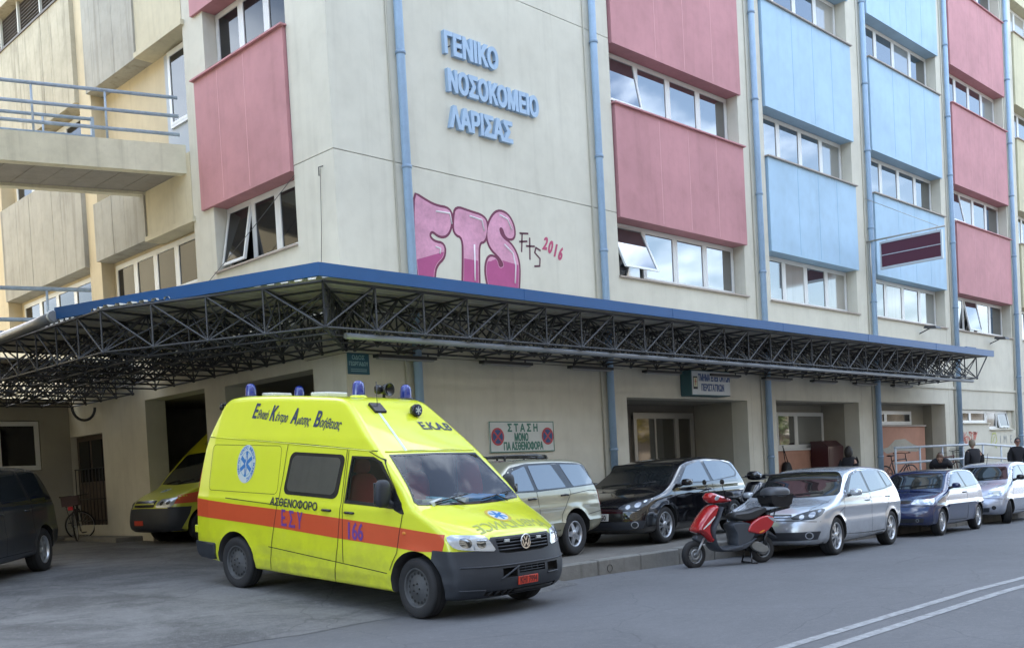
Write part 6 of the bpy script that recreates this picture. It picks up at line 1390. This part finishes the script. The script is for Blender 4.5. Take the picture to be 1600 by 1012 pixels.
# ---------------------------------------------------------------- scooters
def puffy(mb, poly, hw, inset=.02, yc=0., mi=0, layers=((-1, 1.), (-.82, .35), (-.4, 0), (.4, 0), (.82, .35), (1, 1.)), smooth=True):
    P = chaikin(poly, 2); n = len(P); vs = []
    for y, k in layers:
        Q = grow(P, -inset * k) if k else P
        vs += [(a, yc + y * hw, b) for a, b in Q]
    L_ = len(layers)
    fs = [(j * n + i, j * n + (i + 1) % n, (j + 1) * n + (i + 1) % n, (j + 1) * n + i) for j in range(L_ - 1) for i in range(n)]
    mb.add(vs, fs, mi, smooth)
    for (y, k), rev in ((layers[0], True), (layers[-1], False)):
        Q = grow(P, -inset * k) if k else P
        r = delaunay_2d_cdt([Vector(q) for q in Q], [], [list(range(n))], 1, 1e-7)
        mb.add([(v.x, yc + y * hw, v.y) for v in r[0]], [tuple(f)[::-1] if rev else tuple(f) for f in r[2]], mi, smooth)
    return mb
def sc(px, py):
    z = (870 + (900 - px) * .0743 - py) * .00163; return ((900 - px) / 740 * 1.22 - max(z - .25, 0) * .13, z)
def scl(*pts): return [sc(*p) for p in pts]
def scooter(label, loc, az, m_main, m_dark, box=True, mirrors=True, group='parked motor scooters', lean=0.):
    T = thing('motor_scooter', label, 'scooter', loc, math.radians(az), group); T.rotation_euler = (lean, 0, math.radians(az))
    m_seat = mat('seat_vinyl', (.025, .027, .03), .5, bump=.1)
    def P(nm, mb, m, par=T, lab=None): return part(nm, mb, m, par, lab)
    for x, st in ((0, 0), (1.22, .15)):
        w_ = thing_part('wheel', T); w_.location = (x, 0, .215); w_.rotation_euler = (0, 0, st); mb = MB()
        mb.lathe([(.125, -.04), (.15, -.05), (.19, -.05), (.21, -.03), (.215, 0), (.21, .03), (.19, .05), (.15, .05), (.125, .04), (.125, -.04)], (0, 0, 0), 'Y', 36); part('tyre', mb, M_tyre, w_)
        mb = MB(); mb.lathe([(.128, -.045), (.118, -.04), (.118, .04), (.128, .045)], (0, 0, 0), 'Y', 36)
        for k in range(5):
            a = 2 * math.pi * k / 5; mb.tube([(.02 * math.cos(a), 0, .02 * math.sin(a)), (.12 * math.cos(a + .2), 0, .12 * math.sin(a + .2))], .014, 6)
        mb.lathe([(0, -.05), (.03, -.05), (.03, .05), (0, .05)], (0, 0, 0), 'Y', 14); mb.lathe([(.05, .045), (.09, .045), (.09, .05), (.05, .05), (.05, .045)], (0, 0, 0), 'Y', 24); part('rim', mb, mat('scooter_rim', (.28, .29, .3), .4, metal=.5), w_)
    mb = MB(); puffy(mb, scl((300, 318), (372, 335), (345, 430), (300, 500), (282, 560), (335, 650), (318, 690), (255, 640), (205, 598), (132, 585), (138, 530), (215, 410)), .165, .05); P('front_fairing', mb, m_main)
    mb = MB(); puffy(mb, scl((372, 340), (400, 340), (375, 470), (330, 560), (345, 650), (400, 735), (560, 700), (640, 690), (640, 735), (430, 775), (350, 740), (290, 620), (275, 540), (330, 450)), .185, .03); P('leg_shield', mb, m_dark)
    mb = MB(); puffy(mb, scl((510, 480), (720, 480), (780, 560), (760, 640), (640, 740), (560, 720), (560, 600), (500, 540)), .15, .03); P('under_seat_body', mb, m_dark)
    mb = MB(); puffy(mb, scl((415, 725), (640, 690), (780, 620), (780, 640), (700, 720), (600, 760), (430, 765)), .17, .02); P('floorboard', mb, m_dark)
    for s_ in (1, -1):
        mb = MB(); puffy(mb, scl((668, 575), (700, 500), (800, 432), (900, 412), (968, 440), (955, 500), (920, 545), (840, 602), (740, 585)), .035, .02, s_ * .135); P('rear_side_panel', mb, m_main)
        mb = MB(); puffy(mb, scl((795, 575), (850, 550), (855, 565), (800, 590)), .006, .002, s_ * .173); P('side_reflector', mb, M_amber)
        mb = MB(); puffy(mb, scl((880, 430), (975, 450), (978, 478), (960, 482), (890, 445)), .01, .003, s_ * .165); P('turn_signal', mb, M_lampglass)
    mb = MB(); puffy(mb, scl((512, 470), (520, 400), (600, 392), (700, 380), (780, 348), (880, 335), (900, 372), (840, 420), (720, 482)), .135, .03); P('seat', mb, m_seat)
    mb = MB(); puffy(mb, scl((860, 420), (940, 365), (955, 372), (900, 440)), .11, .02); P('rear_grab', mb, M_black)
    mb = MB(); puffy(mb, scl((235, 250), (280, 205), (380, 235), (505, 270), (500, 300), (400, 312), (300, 318), (255, 290)), .12, .04); P('headset', mb, m_main)
    mb = MB(); puffy(mb, scl((285, 255), (325, 222), (385, 245), (350, 300), (300, 305)), .126, .03); P('headlight', mb, M_lampglass)
    mb = MB(); x, z = sc(420, 262)
    for s_ in (1, -1):
        mb.tube([(x, 0, z), (x - .02, s_ * .14, z + .01), (x - .10, s_ * .33, z + .0)], [.016, .016, .02], 8, 0); mb.tube([(x + .06, s_ * .14, z), (x + .07, s_ * .32, z - .015)], .007, 6)
    P('handlebar', mb, M_black)
    for s_ in ((1, -1) if mirrors else ()):
        mb = MB(); mb.tube([(x + .03, s_ * .17, z + .02), (x + .10, s_ * .22, z + .14), (x + .12, s_ * .24, z + .2)], .006, 6); blobmb((x + .13, s_ * .25, z + .25), (.018, .055, .04), 2.3, 12, 8, mb); P('wing_mirror', mb, M_black)
    mb = MB(); puffy(mb, scl((140, 655), (165, 600), (235, 600), (290, 660), (270, 690), (220, 690)), .07, .02); P('front_mudguard', mb, m_dark)
    mb = MB()
    for s_ in (1, -1): mb.tube([(*[sc(235, 640)[0]], s_ * .075, .46), (1.215, s_ * .075, .215)], .017, 8)
    mb.tube([sc(340, 400)[:1] + (0,) + sc(340, 400)[1:], (1.13, 0, .45)], .025, 8); P('front_fork', mb, mat('fork_grey', (.4, .41, .42), .35, metal=.6))
    mb = MB(); puffy(mb, scl((725, 690), (770, 660), (840, 672), (920, 715), (940, 750), (890, 775), (800, 765), (745, 728)), .035, .012, .10); P('engine_case', mb, mat('cast_alloy', (.26, .26, .25), .5, metal=.5, var=.3, vscale=12))
    mb = MB(); mb.tube([(.25, -.12, .22), (.05, -.14, .24), (-.22, -.14, .30)], [.02, .05, .05], 10); P('exhaust', mb, M_steelrim)
    mb = MB(); mb.tube([sc(905, 560)[:1] + (.08,) + sc(905, 560)[1:], (.0, .08, .23)], .022, 8); mb.tube([sc(905, 560)[:1] + (.08,) + sc(905, 560)[1:], (.0, .08, .23)], .03, 8) ; P('shock_absorber', mb, M_black)
    mb = MB(); puffy(mb, scl((880, 590), (905, 560), (960, 560), (1055, 632), (1045, 640), (960, 600)), .07, .01); P('rear_mudguard', mb, m_dark)
    mb = MB(); x2, z2 = sc(1000, 560); mb.hexa([(x2 - .04, -.09, z2 - .08), (x2 - .03, -.09, z2 - .08), (x2 - .03, .09, z2 - .08), (x2 - .04, .09, z2 - .08), (x2 + .04, -.09, z2 + .06), (x2 + .05, -.09, z2 + .06), (x2 + .05, .09, z2 + .06), (x2 + .04, .09, z2 + .06)]); P('plate_holder', mb, M_black)
    mb = MB()
    for s_ in (1, -1): mb.tube([(.24, s_ * .07, .24), (.28, s_ * .14, .02), (.20, s_ * .17, .012)], .012, 6)
    mb.tube([(.28, -.14, .03), (.28, .14, .03)], .01, 6); P('centre_stand', mb, M_black)
    if box:
        x, z = sc(1020, 238); bx_ = thing_part('top_case', T)
        mb = MB(); blobmb((x, 0, z + .045), (.215, .20, .11), 2.8, 24, 14, mb); P('lid', mb, mat('case_lid', (.06, .065, .075), .4), bx_)
        mb = MB(); mb.prism([(-.21, .03), (-.17, -.12), (-.12, -.155), (.12, -.155), (.18, -.10), (.215, .03)], -.19, .19, lambda a, b, h: (x + a, h, z + b)); P('box_base', mb, M_black, bx_)
        mb = MB(); mb.tube([(x + .2, 0, z + .01), (x - .2, 0, z + .01)], .004, 4); mb.lathe([(0, .0), (.225, 0), (.225, .015), (0, .015)], (x, 0, z + .02), 'Z', 30); P('box_seam', mb, M_plastic, bx_)
        mb = MB(); mb.hexa([(x - .2, -.1, z - .19), (x + .25, -.1, z - .26), (x + .25, .1, z - .26), (x - .2, .1, z - .19), (x - .2, -.1, z - .16), (x + .25, -.1, z - .24), (x + .25, .1, z - .24), (x - .2, .1, z - .16)]); mb.tube([(x + .05, .06, z - .2), (x + .12, .06, z - .4)], .01, 6); mb.tube([(x + .05, -.06, z - .2), (x + .12, -.06, z - .4)], .01, 6); P('carrier', mb, M_black)
    return T
M_scred = mat('scooter_red', (.42, .015, .018), .2, coat=1., var=.1); M_scdark = mat('scooter_grey_plastic', (.055, .062, .075), .5, var=.2, vscale=6)
SCT = scooter('bright red motor scooter with a black top case standing at the kerb', (4.17, -4.88, zroad(4.2)), 156, M_scred, M_scdark)
mb = MB(); mb.add([(a, .172, b) for a, b in scl((185, 548), (300, 430), (305, 440), (262, 495), (190, 556))], [(0, 1, 2, 3, 4)]); part('flash_decal', mb, mat('decal_white', (.7, .7, .7), .4), SCT, fix=False)
scooter('black motor scooter parked behind the red one beside the black car', (7.35, -3.32, .22), 184, M_blackp, M_plastic, box=False, mirrors=False)
# ---------------------------------------------------------------- bicycles
def bicycle(label, loc, az, col, basket=None, steer=0., lean=0., crate=False, group='bicycles leaning outside'):
    T = thing('bicycle', label, 'bicycle', loc, 0, group); T.rotation_euler = (lean, 0, math.radians(az))
    R = .335; wb = 1.04; m = mat('bike_' + col[0], col[1], .35)
    def whl(x, st, par):
        w_ = thing_part('wheel', par); w_.location = (x, 0, R); w_.rotation_euler = (0, 0, st)
        mb = MB(); mb.lathe([(R - .035, -.012), (R - .02, -.018), (R, 0), (R - .02, .018), (R - .035, .012), (R - .035, -.012)], (0, 0, 0), 'Y', 44); part('tyre', mb, M_tyre, w_)
        mb = MB(); mb.lathe([(R - .035, -.01), (R - .045, 0), (R - .035, .01)], (0, 0, 0), 'Y', 44)
        for k in range(20):
            a = 2 * math.pi * k / 20; mb.tube([(.018 * math.cos(a + .5 * (k % 2)), .025 * (1 if k % 2 else -1), .018 * math.sin(a)), ((R - .04) * math.cos(a), 0, (R - .04) * math.sin(a))], .0018, 4)
        mb.lathe([(0, -.04), (.02, -.04), (.02, .04), (0, .04)], (0, 0, 0), 'Y', 10); part('rim', mb, M_alloy, w_)
    whl(0, 0, T); whl(wb, steer, T)
    mb = MB(); bb = (.42, 0, .30); st_ = (.28, 0, .80); hd = (.86, 0, .88); hl = (.90, 0, .72)
    for a, b in ((bb, st_), (bb, hl), (st_, (.865, 0, .84)), (hd, hl)): mb.tube([a, b], .017, 8)
    for s_ in (.05, -.05): mb.tube([bb, (0, s_, R)], .010, 6); mb.tube([(.29, 0, .77), (0, s_, R)], .008, 6)
    part('frame', mb, m, T)
    mb = MB()
    for s_ in (.05, -.05): mb.tube([(.90, s_ * .8, .70), (wb, s_, R)], .012, 6)
    mb.tube([(.90, -.05, .71), (.90, .05, .71)], .014, 6); part('fork', mb, m, T)
    mb = MB(); mb.tube([(.86, 0, .88), (.84, 0, 1.0)], .013, 8); mb.tube([(.74, .29, 1.02), (.84, .1, 1.02), (.86, 0, 1.0), (.84, -.1, 1.02), (.74, -.29, 1.02)], .012, 8); mb.tube([(.74, .29, 1.02), (.66, .30, 1.02)], .016, 8); mb.tube([(.74, -.29, 1.02), (.66, -.30, 1.02)], .016, 8); part('handlebar', mb, M_black, T)
    mb = MB(); mb.tube([(.28, 0, .78), (.26, 0, .93)], .013, 8); puffy(mb, [(.12, .93), (.30, .93), (.42, .955), (.40, .975), (.26, .965), (.13, .985)], .07, .02); part('saddle', mb, M_black, T)
    mb = MB(); mb.lathe([(.07, -.004), (.095, -.004), (.095, .004), (.07, .004), (.07, -.004)], (bb[0], -.05, bb[2]), 'Y', 20); mb.tube([(bb[0], -.06, bb[2]), (bb[0] + .12, -.06, bb[2] - .12)], .009, 6); mb.tube([(bb[0], .06, bb[2]), (bb[0] - .12, .06, bb[2] + .12)], .009, 6); mb.box(bb[0] + .07, bb[0] + .17, -.16, -.07, bb[2] - .135, bb[2] - .11); mb.box(bb[0] - .17, bb[0] - .07, .07, .16, bb[2] + .11, bb[2] + .135); part('crankset', mb, M_blackmetal, T)
    if basket or crate:
        mb = MB(); x0, x1, z0, z1 = (.92, 1.24, .84, 1.08) if basket else (-.32, .12, .80, 1.0)
        for z in (z0, (z0 + z1) / 2, z1): mb.tube([(x0, -.17, z), (x1, -.17, z), (x1, .17, z), (x0, .17, z), (x0, -.17, z)], .006, 5)
        if crate: mb.box(x0, x1, -.17, -.165, z0, z1); mb.box(x0, x1, .165, .17, z0, z1); mb.box(x0, x0 + .005, -.165, .165, z0, z1); mb.box(x1 - .005, x1, -.165, .165, z0, z1); mb.box(x0, x1, -.17, .17, z0 - .006, z0)
        else:
            for k in range(9): mb.tube([(x0 + (x1 - x0) * k / 8, -.17, z0), (x0 + (x1 - x0) * k / 8, -.17, z1)], .003, 4); mb.tube([(x0 + (x1 - x0) * k / 8, .17, z0), (x0 + (x1 - x0) * k / 8, .17, z1)], .003, 4); mb.tube([(x1, -.17 + .34 * k / 8, z0), (x1, -.17 + .34 * k / 8, z1)], .003, 4)
            mb.box(x0, x1, -.17, .17, z0 - .006, z0)
        part('basket' if basket else 'crate', mb, M_blackmetal if basket else mat('crate_dark', (.06, .03, .03), .6), T)
        if crate: mb = MB(); mb.box(-.36, -.33, -.05, .05, .70, .78, 0, .008); part('rear_light', mb, mat('rear_red', (.6, .02, .03), .3), T); mb = MB(); mb.tube([(-.3, .1, .79), (.25, .1, .78)], .008, 5); mb.tube([(-.3, -.1, .79), (.25, -.1, .78)], .008, 5); mb.tube([(-.2, .1, .79), (0, .06, R)], .007, 5); mb.tube([(-.2, -.1, .79), (0, -.06, R)], .007, 5); part('rack', mb, M_blackmetal, T)
    return T
bicycle('black bicycle without basket on the ramp, in front of the salmon wall', (19.6, .25, .56), -19, ('black', (.02, .02, .022)))
bicycle('bicycle with a black wire basket on the ramp beside the farther pier', (22.9, .05, .56), -12, ('darkred', (.12, .02, .025)), basket=True)
bicycle('dark bicycle with a crate leaning by the side door under the canopy', (-.75, 9.2, .58), 62, ('dark', (.025, .022, .022)), crate=True, steer=-1.25, lean=-.08)
# ---------------------------------------------------------------- cabinet and bag in the second recess
CB = thing('cabinet', 'tall dark red cabinet with a sloping top in the second recess', 'cabinet', (16.95, .72, .22)); m_cab = mat('cabinet_red', (.045, .006, .012), .35, coat=.4)
mb = MB(); mb.prism([(.42, .22), (.95, .22), (.95, 2.03), (.62, 2.03), (.42, 1.86)], 16.5, 17.38, lambda a, b, h: (h, a, b)); wpart('case', mb, m_cab, CB)
mb = MB(); mb.box(16.56, 17.32, .41, .419, .4, 1.8); wpart('front_panel', mb, mat('cabinet_dark', (.05, .012, .014), .3), CB)
BG = thing('hanging_bag', 'black bag hanging by its strap in the second recess', 'bag', (15.0, .95, 1.2))
mb = MB(); P_ = [(14.86, .85), (14.9, 1.35), (15.0, 1.5), (15.14, 1.5), (15.26, 1.3), (15.36, .85), (15.3, .7), (14.92, .7)]; puffy(mb, P_, .08, .03, .90); wpart('pouch', mb, mat('bag_black', (.015, .015, .017), .7), BG)
mb = MB(); mb.tube([(15.0, .9, 1.48), (15.03, .97, 1.92), (15.14, .9, 1.48)], .014, 6); mb.tube([(15.03, 1.0, 1.92), (15.03, .95, 1.93)], .012, 6); wpart('strap', mb, M_black, BG)
# ---------------------------------------------------------------- people
M_skin = mat('skin', (.42, .24, .17), .55, var=.1, vscale=20); M_skin2 = mat('skin_ruddy', (.46, .24, .18), .55)
def person(label, loc, az, H, m_coat, m_hair, m_legs, bend=0., cap=None, skin=M_skin, hood=False, hair_len=.0):
    """one skinned body (limbs, hands with five fingers), head with face, coat and hair as clothing; faces +x"""
    T = thing('person', label, 'person', loc, math.radians(az)); s = H / 1.7
    J = []; E = []; Rr = []
    def j(p, r, parent=None):
        J.append(Vector(p) * s); Rr.append(r * s); i = len(J) - 1
        if parent is not None: E.append((parent, i))
        return i
    cb, sb = math.cos(bend), math.sin(bend)
    def up(x, y, z): dz = z - .92; return (x * cb + dz * sb, y, .92 + dz * cb - x * sb)    # torso leans about the hips
    pel = j((0, 0, .92), .125); wa = j(up(0, 0, 1.08), .115, pel); ch = j(up(.0, 0, 1.28), .13, wa); nk = j(up(0, 0, 1.43), .07, ch); hb = j(up(.01, 0, 1.50), .055, nk)
    for sd in (1, -1):
        hip = j((0, sd * .095, .86), .095, pel); kn = j((.02, sd * .11, .48), .06, hip); an = j((-.02, sd * .12, .09), .042, kn); j((.12, sd * .14, .045), .035, an)
        sh = j(up(0, sd * .17, 1.38), .065, ch); el = j(up(-.02, sd * .25, 1.10), .045, sh); wr = j(up(.10, sd * .23, .86), .028, el); pm = j(up(.13, sd * .225, .79), .030, wr)
        for k, (dy, ln) in enumerate(((-.028, .075), (-.010, .085), (.010, .08), (.028, .06))):
            a = j(up(.14, sd * .225 + dy, .755), .0095, pm); b = j(up(.155, sd * .225 + dy, .755 - ln * .5), .0085, a); j(up(.145, sd * .225 + dy, .755 - ln), .0075, b)
        a = j(up(.165, sd * .215, .80), .0105, pm); j(up(.19, sd * .212, .765), .009, a)
    me = bpy.data.meshes.new('body'); me.from_pydata([tuple(v) for v in J], E, []); o = bpy.data.objects.new('body', me); COL.objects.link(o)
    sk = o.modifiers.new('s', 'SKIN'); 
    for i, v in enumerate(me.skin_vertices[0].data): v.radius = (Rr[i], Rr[i]); v.use_root = (i == 0)
    sk.use_smooth_shade = True; sd_ = o.modifiers.new('d', 'SUBSURF'); sd_.levels = 1; sd_.render_levels = 1
    dg = bpy.context.evaluated_depsgraph_get(); dg.update(); nm = bpy.data.meshes.new_from_object(o.evaluated_get(dg)); bpy.data.objects.remove(o)
    nm.name = 'body'; nm.materials.clear(); nm.materials.append(skin); nm.materials.append(m_legs); nm.materials.append(mat('shoe', (.03, .025, .02), .5))
    for p in nm.polygons:
        z = p.center.z / s; p.use_smooth = True; p.material_index = 2 if z < .09 else (1 if (z < .95 and abs(p.center.y) < .2 * s) else 0)
    # head: swept sections with brow, nose, chin, ears welded into the same mesh object
    hb_ = Vector(up(.02, 0, 1.50)) * s; mb = MB(); n_u, n_v = 24, 18
    vs = []
    for jv in range(n_v + 1):
        t = jv / n_v; ph = -math.pi / 2 + math.pi * t; z = math.sin(ph) * .118
        for iu in range(n_u):
            u = 2 * math.pi * iu / n_u; rx = .098; ry = .076 - .014 * max(0, -math.sin(ph)); x = math.cos(ph) * math.cos(u) * rx; y = math.cos(ph) * math.sin(u) * ry
            fr_ = max(0, math.cos(u)) ** 10
            if -.045 < z < .015: x += fr_ * max(0, math.cos(u)) ** 24 * .026 * (1 - (z + .045) / .06) ** .6          # nose
            if .012 < z < .03: x += fr_ * .006
            if -.01 < z < .018 and .25 < abs(math.sin(u)) < .55 and math.cos(u) > 0: x -= .009                        # eye sockets
            if -.075 < z < -.06: x -= fr_ * .004
            if z < -.085: x += fr_ * .012
            vs.append((x, y, z + .105))
    mb.add(vs, [(a * n_u + b, a * n_u + (b + 1) % n_u, (a + 1) * n_u + (b + 1) % n_u, (a + 1) * n_u + b) for a in range(n_v) for b in range(n_u)], 0, True)
    for sd in (1, -1): blobmb((-.005, sd * .077, .105), (.018, .009, .03), 2.2, 10, 8, mb)
    for sd in (1, -1): blobmb((.083, sd * .031, .112), (.012, .013, .011), 2., 10, 8, mb, 3)
    mb.tube([(.088, -.022, .052), (.096, 0, .050), (.088, .022, .052)], .0045, 5, 4)
    R_ = Matrix.Rotation(bend * .6, 3, 'Y'); mb.v = [tuple(R_ @ (Vector(v) * s * 1.04) + hb_) for v in mb.v]
    hm = mb.mesh('h', [skin]); bm = bmesh.new(); bm.from_mesh(nm); bm.from_mesh(hm); bm.to_mesh(nm); bm.free()
    nm.materials.append(M_black); nm.materials.append(mat('lips', (.3, .12, .1), .5))
    body_ = link('body', nm, T)
    # hair (or cap) as a shell over the skull
    mb = MB(); vs = []; fs = []
    for jv in range(11):
        t = jv / 10; ph = math.pi / 2 - t * math.pi * (.60 + hair_len)
        for iu in range(n_u):
            u = 2 * math.pi * iu / n_u; front = max(0, math.cos(u)); p_ = math.pi / 2 - (math.pi / 2 - ph) * (1 - .58 * front ** .7)
            k = 1.16 + .02 * math.sin(u * 7 + jv) + (.26 + .25 * max(0, -math.sin(p_)) if hood else 0); vs.append((math.cos(p_) * math.cos(u) * .098 * k, math.cos(p_) * math.sin(u) * .078 * k, math.sin(p_) * .118 * k + .112))
    for a in range(10):
        for b in range(n_u): fs.append((a * n_u + b, a * n_u + (b + 1) % n_u, (a + 1) * n_u + (b + 1) % n_u, (a + 1) * n_u + b))
    mb.add(vs, fs, 0, True)
    if cap: mb.hexa([(.05, -.07, .135), (.17, -.055, .125), (.17, .055, .125), (.05, .07, .135), (.05, -.07, .15), (.17, -.055, .135), (.17, .055, .135), (.05, .07, .15)])
    mb.v = [tuple(R_ @ (Vector(v) * s * 1.04) + hb_) for v in mb.v]; o = part('cap' if cap else 'hair', mb, cap or m_hair, T)
    # coat: closed shell round torso and arms
    J = []; E = []; Rr = []
    c0 = j(up(0, 0, .80) if bend < .3 else (0, 0, .84), .20); c1 = j(up(0, 0, 1.08), .19, c0); c2 = j(up(.0, 0, 1.30), .20, c1); c3 = j(up(-.01, 0, 1.46), .10, c2)
    j((0, 0, .62), .185, c0)
    for sd in (1, -1):
        a = j(up(0, sd * .165, 1.375), .115, c2); b = j(up(-.02, sd * .24, 1.10), .095, a); j(up(.09, sd * .225, .88), .07, b)
    me = bpy.data.meshes.new('coat'); me.from_pydata([tuple(v) for v in J], E, []); o = bpy.data.objects.new('coat', me); COL.objects.link(o); sk = o.modifiers.new('s', 'SKIN')
    for i, v in enumerate(me.skin_vertices[0].data): v.radius = (Rr[i] * .8, Rr[i]); v.use_root = (i == 0)
    sk.use_smooth_shade = True; sd_ = o.modifiers.new('d', 'SUBSURF'); sd_.levels = 2; sd_.render_levels = 2
    dg = bpy.context.evaluated_depsgraph_get(); dg.update(); nm = bpy.data.meshes.new_from_object(o.evaluated_get(dg)); bpy.data.objects.remove(o); nm.materials.clear(); nm.materials.append(m_coat)
    for p in nm.polygons: p.use_smooth = True
    nm.name = 'coat'; link('coat', nm, T); return T
m_bc = mat('coat_black', (.014, .014, .018), .85, bump=.2, bscale=80); m_hd = mat('hair_dark', (.018, .014, .012), .6); m_hg = mat('hair_grey_brown', (.20, .16, .11), .6); m_hb = mat('hair_brown', (.09, .045, .025), .6)
person('person in a black coat with dark hood-like hair walking past the second recess', (15.7, -.55, .22), 10, 1.54, m_bc, m_hd, m_bc, .12, hair_len=.26, hood=True)
person('person in a black coat with grey-brown hair, back turned, by the ramp railing', (20.55, -2.0, .22), 50, 1.60, m_bc, m_hg, m_bc, .15, hair_len=.08)
person('brown-haired person bending down behind the dark blue car', (17.2, -2.4, .22), 200, 1.62, m_bc, m_hb, m_bc, 1.15)
person('person in dark clothes and a dark flat cap at the right edge of the picture', (24.0, -2.0, .22), 215, 1.60, m_bc, m_hd, m_bc, .08, cap=mat('cap_dark', (.03, .032, .04), .8), skin=M_skin2)
# ---------------------------------------------------------------- across the street, behind the viewer: what the panes and paintwork mirror
def block(x0, x1, y0, y1, h, col, lab, nst):
    T = thing('apartment_building', lab, 'building', ((x0 + x1) / 2, (y0 + y1) / 2, 0), 0, 'apartment blocks across the street'); m = mat('block_%d' % int(x0 + 500), col, .9, var=.2, vscale=.3)
    mb = MB(); mb.box(x0, x1, y0, y1, -1, h); mb.box(x0 - .2, x1 + .2, y0 - .2, y1 + .2, h + .002, h + .5); wpart('wall', mb, m, T)
    bl = MB(); gl = MB()
    fh_ = h / nst
    for k in range(nst):
        z = k * fh_
        if k: bl.box(x0 + .6, x1 - .6, y1 + .002, y1 + 1.3, z - .12, z + .02); bl.box(x0 + .6, x1 - .6, y1 + 1.22, y1 + 1.3, z + .022, z + .95)
        x = x0 + 1.2
        while x < x1 - 2.4: gl.box(x, x + 1.6, y1 + .003, y1 + .05, z + (.9 if k % 2 else .1), z + 2.35); x += 3.1
    wpart('balcony', bl, mat('balcony', (.3, .29, .26), .8), T); wpart('window', gl, M_glass2, T)
for i_, (xa, xb, hh, cc, nst) in enumerate(((-60, -32, 18, (.22, .2, .16), 6), (-30, -8, 20, (.2, .19, .17), 6), (-6, 16, 22, (.2, .19, .175), 7), (18, 43, 19, (.24, .21, .17), 6), (46, 100, 7.5, (.22, .18, .14), 2))):
    block(xa, xb, -41, -27, hh, cc, ['cream', 'stone-coloured', 'grey', 'sand-coloured', 'ochre'][i_] + ' apartment block across the street, with balconies', nst)
def tree(x, y, h, R, col, seed, lab):
    T = thing('plane_tree', lab, 'tree', (x, y, -.1), 0, 'street trees across the road'); rr = random.Random(seed)
    mb = MB(); mb.tube([(0, 0, 0), (.1, 0, h * .3), (0, .1, h * .55)], [.22, .16, .1], 10)
    tips = []
    for k in range(9):
        a = k * 2.4; z0 = h * (.3 + .03 * k); e = Vector((math.cos(a) * R * .7, math.sin(a) * R * .7, z0 + h * .28)); mb.tube([(0.05, 0, z0), tuple(e * .5 + Vector((0, 0, z0 * .5))), tuple(e)], [.08, .05, .02], 6); tips.append(e)
    part('trunk', mb, mat('bark', (.12, .09, .07), .9), T)
    mb = MB(); nps = np.random.default_rng(seed); cl = [(Vector((rr.gauss(0, R * .45), rr.gauss(0, R * .45), h * .68 + rr.gauss(0, h * .13))), rr.uniform(.5, 1.1)) for _ in range(34)] + [(t, .8) for t in tips]
    for c, r in cl:
        for _ in range(95):
            d = Vector((rr.gauss(0, 1), rr.gauss(0, 1), rr.gauss(0, 1))).normalized() * r * rr.uniform(.4, 1); p = c + d; u = Vector((rr.gauss(0, 1), rr.gauss(0, 1), rr.gauss(0, 1))).normalized(); v = u.orthogonal().normalized(); sz = rr.uniform(.06, .13)
            mb.add([p + u * sz, p + v * sz * .7, p - u * sz, p - v * sz * .7], [(0, 1, 2, 3)], rr.randint(0, 2))
    part('crown', mb, [mat('leaf_a' + col[0], col[1], .7), mat('leaf_b' + col[0], tuple(q * .6 for q in col[1]), .7), mat('leaf_c' + col[0], tuple(min(q * 1.5, 1) for q in col[1]), .7)], T, fix=False)
tree(31, -17, 8, 3, ('y', (.22, .17, .025)), 1, 'yellowing street tree across the road, nearest of the row'); tree(39, -18, 9, 3.2, ('y', (.22, .17, .025)), 2, 'yellowing street tree across the road, second of the row'); tree(47, -17.5, 8, 3, ('g', (.07, .1, .025)), 3, 'green street tree across the road, third of the row'); tree(24, -19, 7, 2.6, ('g', (.07, .1, .025)), 4, 'small green street tree across the road, opposite the parked cars')
